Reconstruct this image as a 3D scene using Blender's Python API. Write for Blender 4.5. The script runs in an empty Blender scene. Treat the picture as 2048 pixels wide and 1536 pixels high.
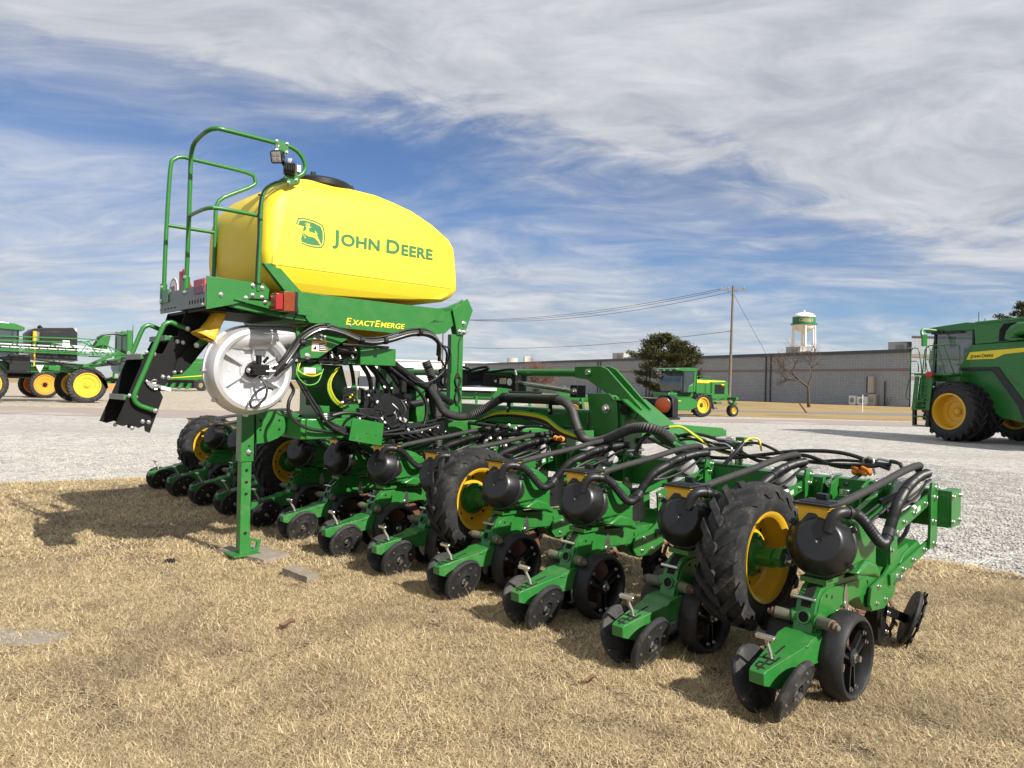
import bpy, bmesh, math, random
import numpy as np
from mathutils import Vector, Matrix

random.seed(7)
SC = bpy.context.scene
COL = SC.collection
R = math.radians

# ------------------------------------------------------------------ camera
TH, PIT, CAMH = R(1.3), 3 / 1450.0, 1.45
cr = Vector((math.cos(TH), 0, math.sin(TH)))
cf0, cu0 = Vector((0, 1, 0)), Vector((-math.sin(TH), 0, math.cos(TH)))
cf = cf0 * math.cos(PIT) + cu0 * math.sin(PIT)
cu = cu0 * math.cos(PIT) - cf0 * math.sin(PIT)
cam_d = bpy.data.cameras.new('camera')
cam = bpy.data.objects.new('camera', cam_d)
COL.objects.link(cam)
cam_d.sensor_width = 36.0
cam_d.lens = 36.0 * 1450 / 2048
cam_d.clip_start = 0.05
cam_d.clip_end = 6000
M = Matrix.Identity(4)
for i in range(3):
    M[i][0], M[i][1], M[i][2] = cr[i], cu[i], -cf[i]
M[2][3] = CAMH
cam.matrix_world = M
SC.camera = cam

# ------------------------------------------------------------------ light
SUN_EL, SUN_AZ = 37.0, -41.0            # azimuth of the sun, counter-clockwise from +X
sd = Vector((math.cos(R(SUN_EL)) * math.cos(R(SUN_AZ)), math.cos(R(SUN_EL)) * math.sin(R(SUN_AZ)), math.sin(R(SUN_EL))))
sun_d = bpy.data.lights.new('sun', 'SUN')
sun_d.energy = 5.0
sun_d.angle = R(0.53)
sun_d.color = (1.0, 0.95, 0.87)
sun = bpy.data.objects.new('sun', sun_d)
COL.objects.link(sun)
sun.rotation_euler = sd.to_track_quat('Z', 'Y').to_euler()
sun.location = (20, -20, 30)
SC.view_settings.view_transform = 'Standard'
SC.view_settings.look = 'None'
SC.view_settings.exposure = 0.58
SC.view_settings.gamma = 1.0
SC.view_settings.use_curve_mapping = False

# ------------------------------------------------------------------ sky with clouds
W = bpy.data.worlds.new('World')
SC.world = W
W.use_nodes = True
nt = W.node_tree
nt.nodes.clear()


class NT:
    """tiny node helper"""
    def __init__(s, tree):
        s.t = tree

    def n(s, kind, ins=None, **kw):
        nd = s.t.nodes.new(kind)
        for k, v in kw.items():
            setattr(nd, k, v)
        for k, v in (ins or {}).items():
            sock = nd.inputs[k]
            if isinstance(v, bpy.types.NodeSocket):
                s.t.links.new(v, sock)
            else:
                sock.default_value = v
        return nd

    def math(s, op, a, b=0.0, c=0.0, clamp=False):
        return s.n('ShaderNodeMath', {0: a, 1: b, 2: c}, operation=op, use_clamp=clamp).outputs[0]

    def vmath(s, op, a, b=(0, 0, 0)):
        nd = s.n('ShaderNodeVectorMath', {0: a, 1: b}, operation=op)
        return nd.outputs['Value'] if op in ('DOT_PRODUCT', 'LENGTH') else nd.outputs[0]

    def smooth(s, x, lo, hi, a=0.0, b=1.0):
        nd = s.n('ShaderNodeMapRange', {'Value': x, 'From Min': lo, 'From Max': hi, 'To Min': a, 'To Max': b})
        nd.interpolation_type = 'SMOOTHSTEP'
        return nd.outputs[0]

    def mix(s, fac, a, b, mode='MIX'):
        nd = s.n('ShaderNodeMix', data_type='RGBA', blend_type=mode)
        for sock, v in ((nd.inputs[0], fac), (nd.inputs[6], a), (nd.inputs[7], b)):
            if isinstance(v, bpy.types.NodeSocket):
                s.t.links.new(v, sock)
            else:
                sock.default_value = v if not isinstance(v, tuple) or len(v) == 4 else (*v, 1)
        return nd.outputs[2]

    def noise(s, vec, scale, detail=4.0, rough=0.55, dist=0.0):
        ins = {'Scale': scale, 'Detail': detail, 'Roughness': rough, 'Distortion': dist}
        if vec is not None:
            ins['Vector'] = vec
        return s.n('ShaderNodeTexNoise', ins).outputs[0]


k = NT(nt)
sky = k.n('ShaderNodeTexSky', sky_type='NISHITA', sun_disc=False, sun_elevation=R(SUN_EL), sun_rotation=R(90 - SUN_AZ),
          altitude=1200, air_density=1.0, dust_density=0.6, ozone_density=1.6)
dirv = k.n('ShaderNodeTexCoord').outputs['Generated']
sep = k.n('ShaderNodeSeparateXYZ', {0: dirv})
zc = k.math('MAXIMUM', sep.outputs[2], 0.0)
den = k.math('ADD', zc, 0.16)
px_ = k.math('DIVIDE', sep.outputs[0], den)
py_ = k.math('DIVIDE', sep.outputs[1], den)
flat = k.n('ShaderNodeCombineXYZ', {0: px_, 1: py_, 2: 0.0}).outputs[0]
# streaks run from upper left to lower right of the view
stretch = k.n('ShaderNodeMapping', {'Vector': flat, 'Rotation': (0, 0, R(28)), 'Scale': (0.75, 1.15, 1.0)}).outputs[0]
warp = k.n('ShaderNodeTexNoise', {'Vector': stretch, 'Scale': 0.8, 'Detail': 3.0})
wv = k.vmath('MULTIPLY', k.vmath('SUBTRACT', warp.outputs['Color'], (0.5, 0.5, 0.5)), (1.1, 1.1, 0))
sv = k.vmath('ADD', stretch, wv)
n_big = k.noise(sv, 0.75, 3.0, 0.5)
n_mid = k.noise(sv, 2.2, 7.0, 0.6)
n_fine = k.noise(k.vmath('ADD', sv, (3.1, 1.7, 0)), 6.5, 8.0, 0.62, 0.3)
# the broad sheet that covers the upper right of the sky, and the veil low over the horizon
band = k.vmath('DOT_PRODUCT', dirv, (0.20, -0.325, 0.924))
sheet = k.smooth(k.math('ADD', band, k.math('MULTIPLY', k.math('SUBTRACT', n_mid, 0.5), 0.34)), -0.05, 0.09)
veil = k.smooth(sep.outputs[2], 0.02, 0.34, 1.0, 0.0)
wisps = k.math('ADD', k.math('MULTIPLY', n_big, 0.5), k.math('MULTIPLY', n_mid, 0.6))
cov = k.math('ADD', k.math('ADD', wisps, k.math('MULTIPLY', sheet, 0.46)), k.math('MULTIPLY', veil, 0.10))
dip = k.math('DIVIDE', k.math('ADD', k.math('ADD', band, 0.105), k.math('MULTIPLY', k.math('SUBTRACT', n_big, 0.5), 0.12)), 0.055)
dip = k.math('EXPONENT', k.math('MULTIPLY', k.math('MULTIPLY', dip, dip), -1.0))
cov = k.math('SUBTRACT', cov, k.math('MULTIPLY', dip, 0.17))
cov = k.math('ADD', cov, k.math('MULTIPLY', k.math('SUBTRACT', n_fine, 0.5), 0.20))
alpha = k.smooth(cov, 0.27, 0.80)
bright = k.smooth(k.math('ADD', k.math('MULTIPLY', n_fine, 0.5), k.math('MULTIPLY', n_mid, 0.6)), 0.35, 0.78)
cloudc = k.mix(bright, (3.9, 4.1, 4.6), (6.5, 6.6, 6.75))
skyc = k.mix(1.0, sky.outputs[0], (0.62, 0.74, 0.92), 'MULTIPLY')
final = k.mix(k.math('MULTIPLY', alpha, 0.93), skyc, cloudc)
bg = k.n('ShaderNodeBackground', {'Color': final, 'Strength': 0.080})
outw = k.n('ShaderNodeOutputWorld', {'Surface': bg.outputs[0]})

# ------------------------------------------------------------------ materials
MATS = {}


def new_mat(name):
    m = bpy.data.materials.new(name)
    m.use_nodes = True
    t = m.node_tree
    t.nodes.clear()
    kk = NT(t)
    bs = kk.n('ShaderNodeBsdfPrincipled')
    kk.n('ShaderNodeOutputMaterial', {'Surface': bs.outputs[0]})
    MATS[name] = m
    return m, kk, bs


def link(kk, a, b):
    kk.t.links.new(a, b)


def obj_vec(kk):
    return kk.n('ShaderNodeTexCoord').outputs['Object']


def paint(name, col, rough=0.4, metal=0.0, dust=0.0, dustc=(0.32, 0.27, 0.2), scale=9.0, coat=0.0, var=0.12, bump=0.0, bscale=200.0, spec=0.5):
    """a painted, moulded or cast surface: slight tone variation, patchy gloss, dust film in blotches"""
    m, kk, bs = new_mat(name)
    rnd_ = kk.n('ShaderNodeObjectInfo').outputs['Random']
    v = kk.vmath('ADD', obj_vec(kk), kk.n('ShaderNodeCombineXYZ', {0: kk.math('MULTIPLY', rnd_, 17.0), 1: kk.math('MULTIPLY', rnd_, 9.0), 2: 0.0}).outputs[0])
    n1 = kk.noise(v, scale, 6.0, 0.62)
    n2 = kk.noise(v, scale * 6, 4.0, 0.6)
    lo = tuple(c * (1 - var) for c in col)
    hi = tuple(min(1, c * (1 + var)) for c in col)
    c = kk.mix(n1, lo, hi)
    if dust > 0:
        d = kk.smooth(kk.math('ADD', kk.math('ADD', kk.math('MULTIPLY', n1, 0.65), kk.math('MULTIPLY', n2, 0.35)), kk.math('MULTIPLY', kk.math('SUBTRACT', rnd_, 0.5), 0.08)), 0.46, 0.72, 0.0, dust)
        c = kk.mix(d, c, dustc)
    link(kk, c, bs.inputs['Base Color'])
    bs.inputs['Metallic'].default_value = metal
    bs.inputs['Specular IOR Level'].default_value = spec
    rr = kk.math('MULTIPLY_ADD', n2, 0.22, rough - 0.11)
    link(kk, rr, bs.inputs['Roughness'])
    if coat:
        bs.inputs['Coat Weight'].default_value = coat
        bs.inputs['Coat Roughness'].default_value = 0.12
    if bump:
        nb = kk.noise(v, bscale, 2.0, 0.5)
        b = kk.n('ShaderNodeBump', {'Strength': bump, 'Distance': 0.002, 'Height': nb})
        link(kk, b.outputs[0], bs.inputs['Normal'])
    return m


paint('green', (0.017, 0.150, 0.022), 0.36, dust=0.14, coat=0.2, dustc=(0.16, 0.20, 0.11), bump=0.12, bscale=70)
paint('green_dusty', (0.019, 0.160, 0.026), 0.42, dust=0.26, coat=0.1, dustc=(0.22, 0.23, 0.15))
paint('tank_yellow', (0.76, 0.585, 0.028), 0.5, dust=0.06, dustc=(0.5, 0.4, 0.1), var=0.05, bump=0.25, bscale=160, scale=3)
paint('yellow', (0.72, 0.42, 0.02), 0.38, dust=0.12, dustc=(0.35, 0.25, 0.1), var=0.08, coat=0.2)
paint('orange', (0.95, 0.30, 0.02), 0.4, dust=0.08)
paint('rubber', (0.018, 0.0185, 0.020), 0.72, dust=0.62, dustc=(0.12, 0.108, 0.092), scale=11, var=0.3, bump=0.35, bscale=90, spec=0.35)
paint('rubber_clean', (0.014, 0.0145, 0.016), 0.6, dust=0.36, dustc=(0.10, 0.09, 0.078), scale=14, var=0.3, bump=0.2, bscale=120, spec=0.4)
paint('black_plastic', (0.009, 0.0095, 0.0105), 0.36, dust=0.08, dustc=(0.08, 0.076, 0.07), scale=12, var=0.3, spec=0.5)
paint('hose', (0.010, 0.0105, 0.0115), 0.45, dust=0.12, dustc=(0.08, 0.076, 0.07), scale=16, var=0.3)
paint('hose_grey', (0.022, 0.021, 0.020), 0.7, dust=0.25, dustc=(0.07, 0.064, 0.058), scale=20, var=0.25, bump=0.4, bscale=260)
paint('hose_dusty', (0.040, 0.0395, 0.039), 0.60, dust=0.3, dustc=(0.13, 0.12, 0.11), scale=10, var=0.25)
paint('black_paint', (0.006, 0.0064, 0.007), 0.5, dust=0.05, dustc=(0.04, 0.04, 0.04), spec=0.22)
paint('zinc', (0.62, 0.62, 0.60), 0.3, metal=1.0, dust=0.1, var=0.1, scale=40)
paint('steel', (0.55, 0.54, 0.52), 0.25, metal=1.0, var=0.1, scale=30)
paint('cast_alu', (0.60, 0.60, 0.61), 0.34, metal=0.45, dust=0.10, dustc=(0.3, 0.3, 0.3), var=0.10, scale=14, bump=0.5, bscale=320)
paint('rust', (0.115, 0.046, 0.024), 0.75, dust=0.4, dustc=(0.06, 0.032, 0.02), var=0.3, scale=18, bump=0.3)
paint('bare_iron', (0.10, 0.105, 0.070), 0.6, dust=0.5, dustc=(0.19, 0.165, 0.115), var=0.25, scale=22)
paint('worn_zinc', (0.42, 0.40, 0.36), 0.5, metal=0.3, dust=0.8, dustc=(0.16, 0.075, 0.035), var=0.2, scale=30)
paint('grey_plastic', (0.30, 0.30, 0.31), 0.5, dust=0.2, var=0.1)
paint('white_plastic', (0.78, 0.78, 0.76), 0.45, dust=0.08, var=0.05)
paint('sticker_grey', (0.42, 0.44, 0.42), 0.5, var=0.05)
paint('sticker_orange', (0.85, 0.28, 0.03), 0.5, var=0.05)
paint('hole_shade_and_print', (0.004, 0.004, 0.004), 0.9, var=0.1)  # black standing in for the shade inside holes and slots; also prints lettering
paint('deco_green', (0.028, 0.165, 0.060), 0.5, var=0.04)
paint('deco_yellow', (0.80, 0.62, 0.03), 0.5, var=0.04)
paint('wire_yellow', (0.60, 0.55, 0.02), 0.45, var=0.1)
paint('wire_green', (0.10, 0.38, 0.04), 0.45, var=0.1)
paint('red_reflect', (0.42, 0.018, 0.014), 0.35, var=0.06)
paint('maroon', (0.16, 0.03, 0.07), 0.4, var=0.06)
paint('amber_lens', (0.20, 0.032, 0.002), 0.25, var=0.6, coat=0.4, scale=60, bump=0.6, bscale=120)
paint('red_lens', (0.30, 0.012, 0.010), 0.18, var=0.15, coat=0.6, scale=60)
paint('lamp_glass', (0.30, 0.29, 0.27), 0.2, var=0.2, coat=0.8, scale=60)
paint('grip_tread', (0.20, 0.215, 0.205), 0.5, metal=0.4, dust=0.3, var=0.1, scale=20)
paint('orange_valve', (0.70, 0.20, 0.015), 0.5, var=0.15, dust=0.1)
paint('wood_pole', (0.15, 0.125, 0.10), 0.85, dust=0.4, dustc=(0.25, 0.22, 0.18), var=0.3, scale=5)
paint('wood_board', (0.24, 0.20, 0.16), 0.85, dust=0.4, dustc=(0.34, 0.31, 0.27), var=0.3, scale=14, bump=0.4, bscale=60)
paint('white_paint', (0.80, 0.80, 0.79), 0.45, dust=0.06, var=0.04, scale=0.4)
paint('tower_green', (0.03, 0.16, 0.07), 0.5, var=0.06, scale=0.3)
paint('tower_gold', (0.62, 0.47, 0.22), 0.5, var=0.05)
paint('coping', (0.06, 0.068, 0.082), 0.4, var=0.1, scale=0.5)
paint('hvac', (0.40, 0.375, 0.325), 0.5, dust=0.1, var=0.08, scale=1.5)
paint('hvac_dark', (0.30, 0.28, 0.25), 0.5, dust=0.1, var=0.08, scale=1.5)  # darker tone of the hvac colour for grilles and fittings
paint('duct', (0.42, 0.42, 0.38), 0.5, dust=0.2, var=0.1, scale=3)
paint('bark', (0.075, 0.055, 0.042), 0.9, dust=0.35, dustc=(0.15, 0.12, 0.095), var=0.35, scale=8, bump=0.5, bscale=30)
paint('twig', (0.10, 0.072, 0.056), 0.9, var=0.3, scale=4)
paint('twig_red', (0.17, 0.088, 0.068), 0.9, var=0.3, scale=4)
paint('car_grey', (0.05, 0.052, 0.056), 0.25, metal=0.3, coat=0.8, var=0.1)
paint('concrete', (0.23, 0.20, 0.165), 0.9, dust=0.5, dustc=(0.30, 0.285, 0.26), var=0.2, scale=14, bump=0.5, bscale=40)
paint('leaf_dry', (0.17, 0.095, 0.055), 0.8, var=0.3, scale=60)
paint('timber_orange', (0.60, 0.30, 0.10), 0.7, var=0.15, scale=8)

m, kk, bs = new_mat('cab_glass')
bs.inputs['Base Color'].default_value = (0.03, 0.05, 0.05, 1)
bs.inputs['Roughness'].default_value = 0.04
bs.inputs['Metallic'].default_value = 0.0
bs.inputs['Specular IOR Level'].default_value = 1.0
bs.inputs['Alpha'].default_value = 0.72
bs.inputs['Coat Weight'].default_value = 1.0


def needle_mat(name, a, b, c):
    m, kk, bs = new_mat(name)
    ri = kk.n('ShaderNodeAttribute', attribute_name='tone', attribute_type='GEOMETRY').outputs['Fac']
    nn = kk.noise(obj_vec(kk), 1.1, 3.0)
    col = kk.mix(ri, a, b)
    col = kk.mix(kk.smooth(nn, 0.45, 0.7, 0, 0.6), col, c)
    link(kk, col, bs.inputs['Base Color'])
    bs.inputs['Roughness'].default_value = 0.75
    bs.inputs['Specular IOR Level'].default_value = 0.25


needle_mat('needles', (0.022, 0.032, 0.012), (0.085, 0.085, 0.030), (0.10, 0.085, 0.035))


# ------------------------------------------------------------------ mesh builder
class MB:
    def __init__(s, M=None):
        s.v, s.f, s.m = [], [], []
        s.M = M

    def add(s, vs, fs, mat=0, M=None):
        b = len(s.v)
        T = s.M @ M if (s.M is not None and M is not None) else (M if M is not None else s.M)
        if T is not None:
            vs = [tuple(T @ Vector(p)) for p in vs]
        s.v.extend(tuple(p) for p in vs)
        for q in fs:
            s.f.append([i + b for i in q])
            s.m.append(mat)

    def box(s, c, d, mat=0, rot=None):
        x, y, z = d[0] / 2, d[1] / 2, d[2] / 2
        vs = [(-x, -y, -z), (x, -y, -z), (x, y, -z), (-x, y, -z), (-x, -y, z), (x, -y, z), (x, y, z), (-x, y, z)]
        T = Matrix.Translation(c)
        if rot is not None:
            T = T @ (rot.to_4x4() if isinstance(rot, Matrix) else Matrix.Rotation(rot[1], 4, rot[0]))
        s.add(vs, [(0, 3, 2, 1), (4, 5, 6, 7), (0, 1, 5, 4), (1, 2, 6, 5), (2, 3, 7, 6), (3, 0, 4, 7)], mat, T)

    def bar(s, p0, p1, w, h, mat=0, up=(0, 0, 1)):
        """rectangular bar from p0 to p1, w wide sideways, h along up"""
        a, b = Vector(p0), Vector(p1)
        d = b - a
        x = d.normalized()
        y = Vector(up).cross(x)
        if y.length < 1e-5:
            y = Vector((1, 0, 0))
        y.normalize()
        z = x.cross(y)
        Rm = Matrix((x, y, z)).transposed()
        s.box((a + b) / 2, (d.length, w, h), mat, Rm)

    def prism(s, pts, axis, a, b, mat=0, fn=None):
        """polygon swept along an axis from a to b; fn(u, v) scales that coordinate"""
        n = len(pts)
        vs = []
        for c in (a, b):
            for (u, w) in pts:
                q = c * (fn(u, w) if fn else 1.0)
                vs.append((q, u, w) if axis == 'x' else ((u, q, w) if axis == 'y' else (u, w, q)))
        fs = [list(range(n - 1, -1, -1)), list(range(n, 2 * n))]
        for i in range(n):
            j = (i + 1) % n
            fs.append((i, j, n + j, n + i))
        s.add(vs, fs, mat)

    def ring_frame(s, d):
        d = Vector(d).normalized()
        t = Vector((0, 0, 1)) if abs(d.z) < 0.9 else Vector((1, 0, 0))
        u = t.cross(d).normalized()
        return u, d.cross(u)

    def lathe(s, prof, o, axis, seg=24, mat=0, mats=None, cap=True, phase=0.0):
        """profile of (radius, height) points turned round an axis; mats gives one material per span"""
        o, ax = Vector(o), Vector(axis).normalized()
        u, w = s.ring_frame(ax)
        vs, n = [], len(prof)
        for (r, h) in prof:
            for i in range(seg):
                t = 2 * math.pi * i / seg + phase
                vs.append(o + ax * h + u * (r * math.cos(t)) + w * (r * math.sin(t)))
        for j in range(n - 1):
            fs = []
            for i in range(seg):
                q = (i + 1) % seg
                fs.append((j * seg + i, j * seg + q, (j + 1) * seg + q, (j + 1) * seg + i))
            if j == 0:
                s.add(vs, fs, mats[j] if mats else mat)
                base = len(s.v) - len(vs)
            else:
                for q in fs:
                    s.f.append([i + base for i in q])
                    s.m.append(mats[j] if mats else mat)
        if cap:
            if prof[0][0] > 1e-5:
                s.f.append([base + i for i in range(seg - 1, -1, -1)])
                s.m.append(mats[0] if mats else mat)
            if prof[-1][0] > 1e-5:
                s.f.append([base + (n - 1) * seg + i for i in range(seg)])
                s.m.append(mats[-1] if mats else mat)

    def cyl(s, p0, p1, r, seg=12, mat=0, r1=None, cap=True):
        p0, p1 = Vector(p0), Vector(p1)
        d = p1 - p0
        s.lathe([(r, 0), (r if r1 is None else r1, d.length)], p0, d, seg, mat, cap=cap)

    def bolt(s, p, n, r=0.011, mat=0, h=None):
        p, n = Vector(p), Vector(n).normalized()
        h = h or r * 1.1
        s.lathe([(r * 1.45, 0), (r * 1.45, r * 0.25)], p, n, 10, mat)
        s.lathe([(r, r * 0.25), (r, r * 0.25 + h), (r * 0.6, r * 0.35 + h)], p, n, 6, mat)

    def ball(s, c, r, mat=0, seg=12, sc=(1, 1, 1)):
        prof = [(max(1e-6, math.sin(math.pi * i / 8)), -math.cos(math.pi * i / 8)) for i in range(9)]
        vs, fs = [], []
        for (q, h) in prof:
            for i in range(seg):
                t = 2 * math.pi * i / seg
                vs.append((c[0] + r * sc[0] * q * math.cos(t), c[1] + r * sc[1] * q * math.sin(t), c[2] + r * sc[2] * h))
        for j in range(8):
            for i in range(seg):
                q = (i + 1) % seg
                fs.append((j * seg + i, j * seg + q, (j + 1) * seg + q, (j + 1) * seg + i))
        s.add(vs, fs, mat)

    @staticmethod
    def spline(pts, step, closed=False):
        P = [Vector(p) for p in pts]
        n = len(P)
        out = []
        rng = n if closed else n - 1
        for i in range(rng):
            p1, p2 = P[i], P[(i + 1) % n]
            p0 = P[i - 1] if (closed or i > 0) else p1 * 2 - p2
            p3 = P[(i + 2) % n] if (closed or i + 2 < n) else p2 * 2 - p1
            kk = max(1, int((p2 - p1).length / step))
            for a in range(kk):
                t = a / kk
                out.append(0.5 * ((2 * p1) + (p2 - p0) * t + (2 * p0 - 5 * p1 + 4 * p2 - p3) * t * t + (3 * p1 - p0 - 3 * p2 + p3) * t ** 3))
        if not closed:
            out.append(P[-1])
        return out

    def tube(s, pts, r, seg=8, mat=0, step=0.03, closed=False, ribs=0.0, smooth=True, cap=True, taper=None):
        """round hose or bent pipe along a smooth path; ribs = depth of the corrugation"""
        path = s.spline(pts, step, closed) if smooth else [Vector(p) for p in pts]
        n = len(path)
        vs, fs = [], []
        u = None
        for i, p in enumerate(path):
            if closed:
                d = (path[(i + 1) % n] - path[i - 1]).normalized()
            else:
                d = (path[min(n - 1, i + 1)] - path[max(0, i - 1)]).normalized()
            if u is None:
                u, _ = s.ring_frame(d)
            u = (u - d * u.dot(d))
            u = u.normalized() if u.length > 1e-6 else s.ring_frame(d)[0]
            w = d.cross(u)
            rr = r * (1 if taper is None else 1 + (taper - 1) * i / max(1, n - 1))
            if ribs:
                rr -= ribs if i % 2 else 0
            for j in range(seg):
                t = 2 * math.pi * j / seg
                vs.append(p + u * (rr * math.cos(t)) + w * (rr * math.sin(t)))
        for i in range(n if closed else n - 1):
            for j in range(seg):
                q = (j + 1) % seg
                a, b = i * seg, ((i + 1) % n) * seg
                fs.append((a + j, a + q, b + q, b + j))
        if not closed and cap:
            fs.append(list(range(seg - 1, -1, -1)))
            fs.append([(n - 1) * seg + j for j in range(seg)])
        s.add(vs, fs, mat)

    def build(s, name, mats, parent=None, loc=None, bevel=0.0, ang=32, flat=False, rot=None, noclean=False):
        me = bpy.data.meshes.new(name)
        me.from_pydata([tuple(p) for p in s.v], [], s.f)
        for mn in ([mats] if isinstance(mats, str) else mats):
            me.materials.append(MATS[mn])
        me.polygons.foreach_set('material_index', s.m)
        if not noclean:
            bm = bmesh.new()
            bm.from_mesh(me)
            bmesh.ops.recalc_face_normals(bm, faces=bm.faces)
            bm.to_mesh(me)
            bm.free()
        if not flat:
            me.polygons.foreach_set('use_smooth', [True] * len(me.polygons))
            me.set_sharp_from_angle(angle=R(ang))
        o = bpy.data.objects.new(name, me)
        COL.objects.link(o)
        if parent is not None:
            o.parent = parent
        if loc is not None:
            o.location = loc
        if rot is not None:
            o.rotation_euler = rot
        if bevel:
            b = o.modifiers.new('edge', 'BEVEL')
            b.width = bevel
            b.segments = 2
            b.limit_method = 'ANGLE'
            b.angle_limit = R(50)
        return o


def tag(o, label=None, cat=None, group=None, kind=None):
    for kx, vx in (('label', label), ('category', cat), ('group', group), ('kind', kind)):
        if vx:
            o[kx] = vx
    return o


def thing(name, label, cat, loc=(0, 0, 0), rz=0.0, group=None):
    o = bpy.data.objects.new(name, None)
    COL.objects.link(o)
    o.location = loc
    o.rotation_euler = (0, 0, rz)
    o.empty_display_size = 0.3
    return tag(o, label, cat, group)


def copy_tree(o, parent=None):
    c = o.copy()
    COL.objects.link(c)
    c.parent = parent
    for ch in o.children:
        copy_tree(ch, c)
    return c


def text_mesh(name, txt, size, mat, parent, M, shear=0.0, depth=0.0015, bold=0.0, sx=1.0, spacing=1.0):
    cu_ = bpy.data.curves.new(name, 'FONT')
    cu_.body = txt
    cu_.size = size
    cu_.shear = shear
    cu_.extrude = depth
    cu_.offset = bold
    cu_.space_character = spacing
    tmp = bpy.data.objects.new('tmp_text', cu_)
    COL.objects.link(tmp)
    dg = bpy.context.evaluated_depsgraph_get()
    me = bpy.data.meshes.new_from_object(tmp.evaluated_get(dg))
    bpy.data.objects.remove(tmp)
    bpy.data.curves.remove(cu_)
    me.transform(Matrix.Diagonal((sx, 1, 1, 1)))
    xs = [v.co.x for v in me.vertices]
    me.materials.clear()
    me.materials.append(MATS[mat])
    me.transform(M)
    me.name = name
    o = bpy.data.objects.new(name, me)
    COL.objects.link(o)
    o.parent = parent
    return o, (min(xs), max(xs))
# ------------------------------------------------------------------ ground materials
def ground_mat(name, stops, scale, cell=0.0, bump=0.3, dist=0.01, patches=None, rough=0.95):
    m, kk, bs = new_mat(name)
    v = kk.n('ShaderNodeNewGeometry').outputs['Position']
    n1 = kk.noise(v, scale, 8.0, 0.68)
    n0 = kk.noise(v, scale * 0.06, 4.0, 0.6, 0.6)
    nf = kk.noise(v, scale * 7, 5.0, 0.7)
    cr_ = kk.n('ShaderNodeValToRGB')
    el = cr_.color_ramp.elements
    el[0].position, el[0].color = stops[0][0], (*stops[0][1], 1)
    el[1].position, el[1].color = stops[-1][0], (*stops[-1][1], 1)
    for p, c in stops[1:-1]:
        e = el.new(p)
        e.color = (*c, 1)
    mixv = kk.math('ADD', kk.math('MULTIPLY', n1, 0.45), kk.math('MULTIPLY', nf, 0.55))
    hgt = mixv
    if cell:
        vo = kk.n('ShaderNodeTexVoronoi', {'Vector': v, 'Scale': cell, 'Randomness': 1.0})
        tone = kk.n('ShaderNodeSeparateColor', {0: vo.outputs['Color']}).outputs[0]
        mixv = kk.math('ADD', kk.math('MULTIPLY', tone, 0.62), kk.math('MULTIPLY', mixv, 0.38))
        gap = kk.smooth(vo.outputs['Distance'], 0.25, 0.75, 0.0, 1.0)
        mixv = kk.math('SUBTRACT', mixv, kk.math('MULTIPLY', gap, 0.14))
        vo2 = kk.n('ShaderNodeTexVoronoi', {'Vector': v, 'Scale': cell * 0.19, 'Randomness': 1.0})
        t2 = kk.n('ShaderNodeSeparateColor', {0: vo2.outputs['Color']}).outputs[0]
        mixv = kk.math('ADD', mixv, kk.math('MULTIPLY', kk.math('SUBTRACT', t2, 0.5), 0.34))
        hgt = kk.math('SUBTRACT', 1.0, vo.outputs['Distance'])
    link(kk, mixv, cr_.inputs[0])
    c = cr_.outputs[0]
    if cell > 30:
        sv_ = kk.n('ShaderNodeMapping', {'Vector': v, 'Rotation': (0, 0, R(-12)), 'Scale': (0.06, 0.75, 1.0)}).outputs[0]
        c = kk.mix(kk.smooth(kk.noise(sv_, 1.0, 4.0, 0.6, 0.4), 0.50, 0.62, 0, 0.42), c, (0.36, 0.325, 0.285))
    if patches:
        pc, lo, hi, amt = patches
        c = kk.mix(kk.smooth(n0, lo, hi, 0, amt), c, pc)
    link(kk, c, bs.inputs['Base Color'])
    bs.inputs['Roughness'].default_value = rough
    bs.inputs['Specular IOR Level'].default_value = 0.2
    b = kk.n('ShaderNodeBump', {'Strength': bump, 'Distance': dist, 'Height': hgt})
    link(kk, b.outputs[0], bs.inputs['Normal'])
    return m


ground_mat('soil', [(0.25, (0.05, 0.038, 0.026)), (0.6, (0.13, 0.10, 0.066)), (0.85, (0.30, 0.235, 0.15))], 40, bump=0.6)
ground_mat('gravel', [(0.10, (0.22, 0.205, 0.185)), (0.30, (0.40, 0.38, 0.35)), (0.52, (0.50, 0.475, 0.44)), (0.85, (0.66, 0.635, 0.60))], 9, cell=42,
           bump=0.9, dist=0.02, patches=((0.42, 0.38, 0.33), 0.50, 0.70, 0.40))
ground_mat('gravel_tan', [(0.2, (0.26, 0.22, 0.17)), (0.5, (0.44, 0.38, 0.30)), (0.85, (0.58, 0.52, 0.43))], 6, cell=24, bump=0.6, dist=0.02)
ground_mat('packed_dirt', [(0.3, (0.25, 0.20, 0.175)), (0.55, (0.33, 0.275, 0.245)), (0.8, (0.42, 0.36, 0.325))], 4, bump=0.3, patches=((0.47, 0.44, 0.41), 0.5, 0.65, 0.5))
ground_mat('far_grass', [(0.3, (0.17, 0.115, 0.05)), (0.52, (0.33, 0.24, 0.115)), (0.8, (0.46, 0.34, 0.17))], 3.0, bump=0.8, dist=0.05, patches=((0.19, 0.14, 0.07), 0.5, 0.68, 0.6))
ground_mat('asphalt', [(0.3, (0.15, 0.145, 0.14)), (0.7, (0.24, 0.235, 0.225))], 5, bump=0.2)
ground_mat('stone', [(0.25, (0.27, 0.255, 0.235)), (0.55, (0.43, 0.41, 0.38)), (0.85, (0.62, 0.60, 0.565))], 7, bump=0.3)


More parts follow.
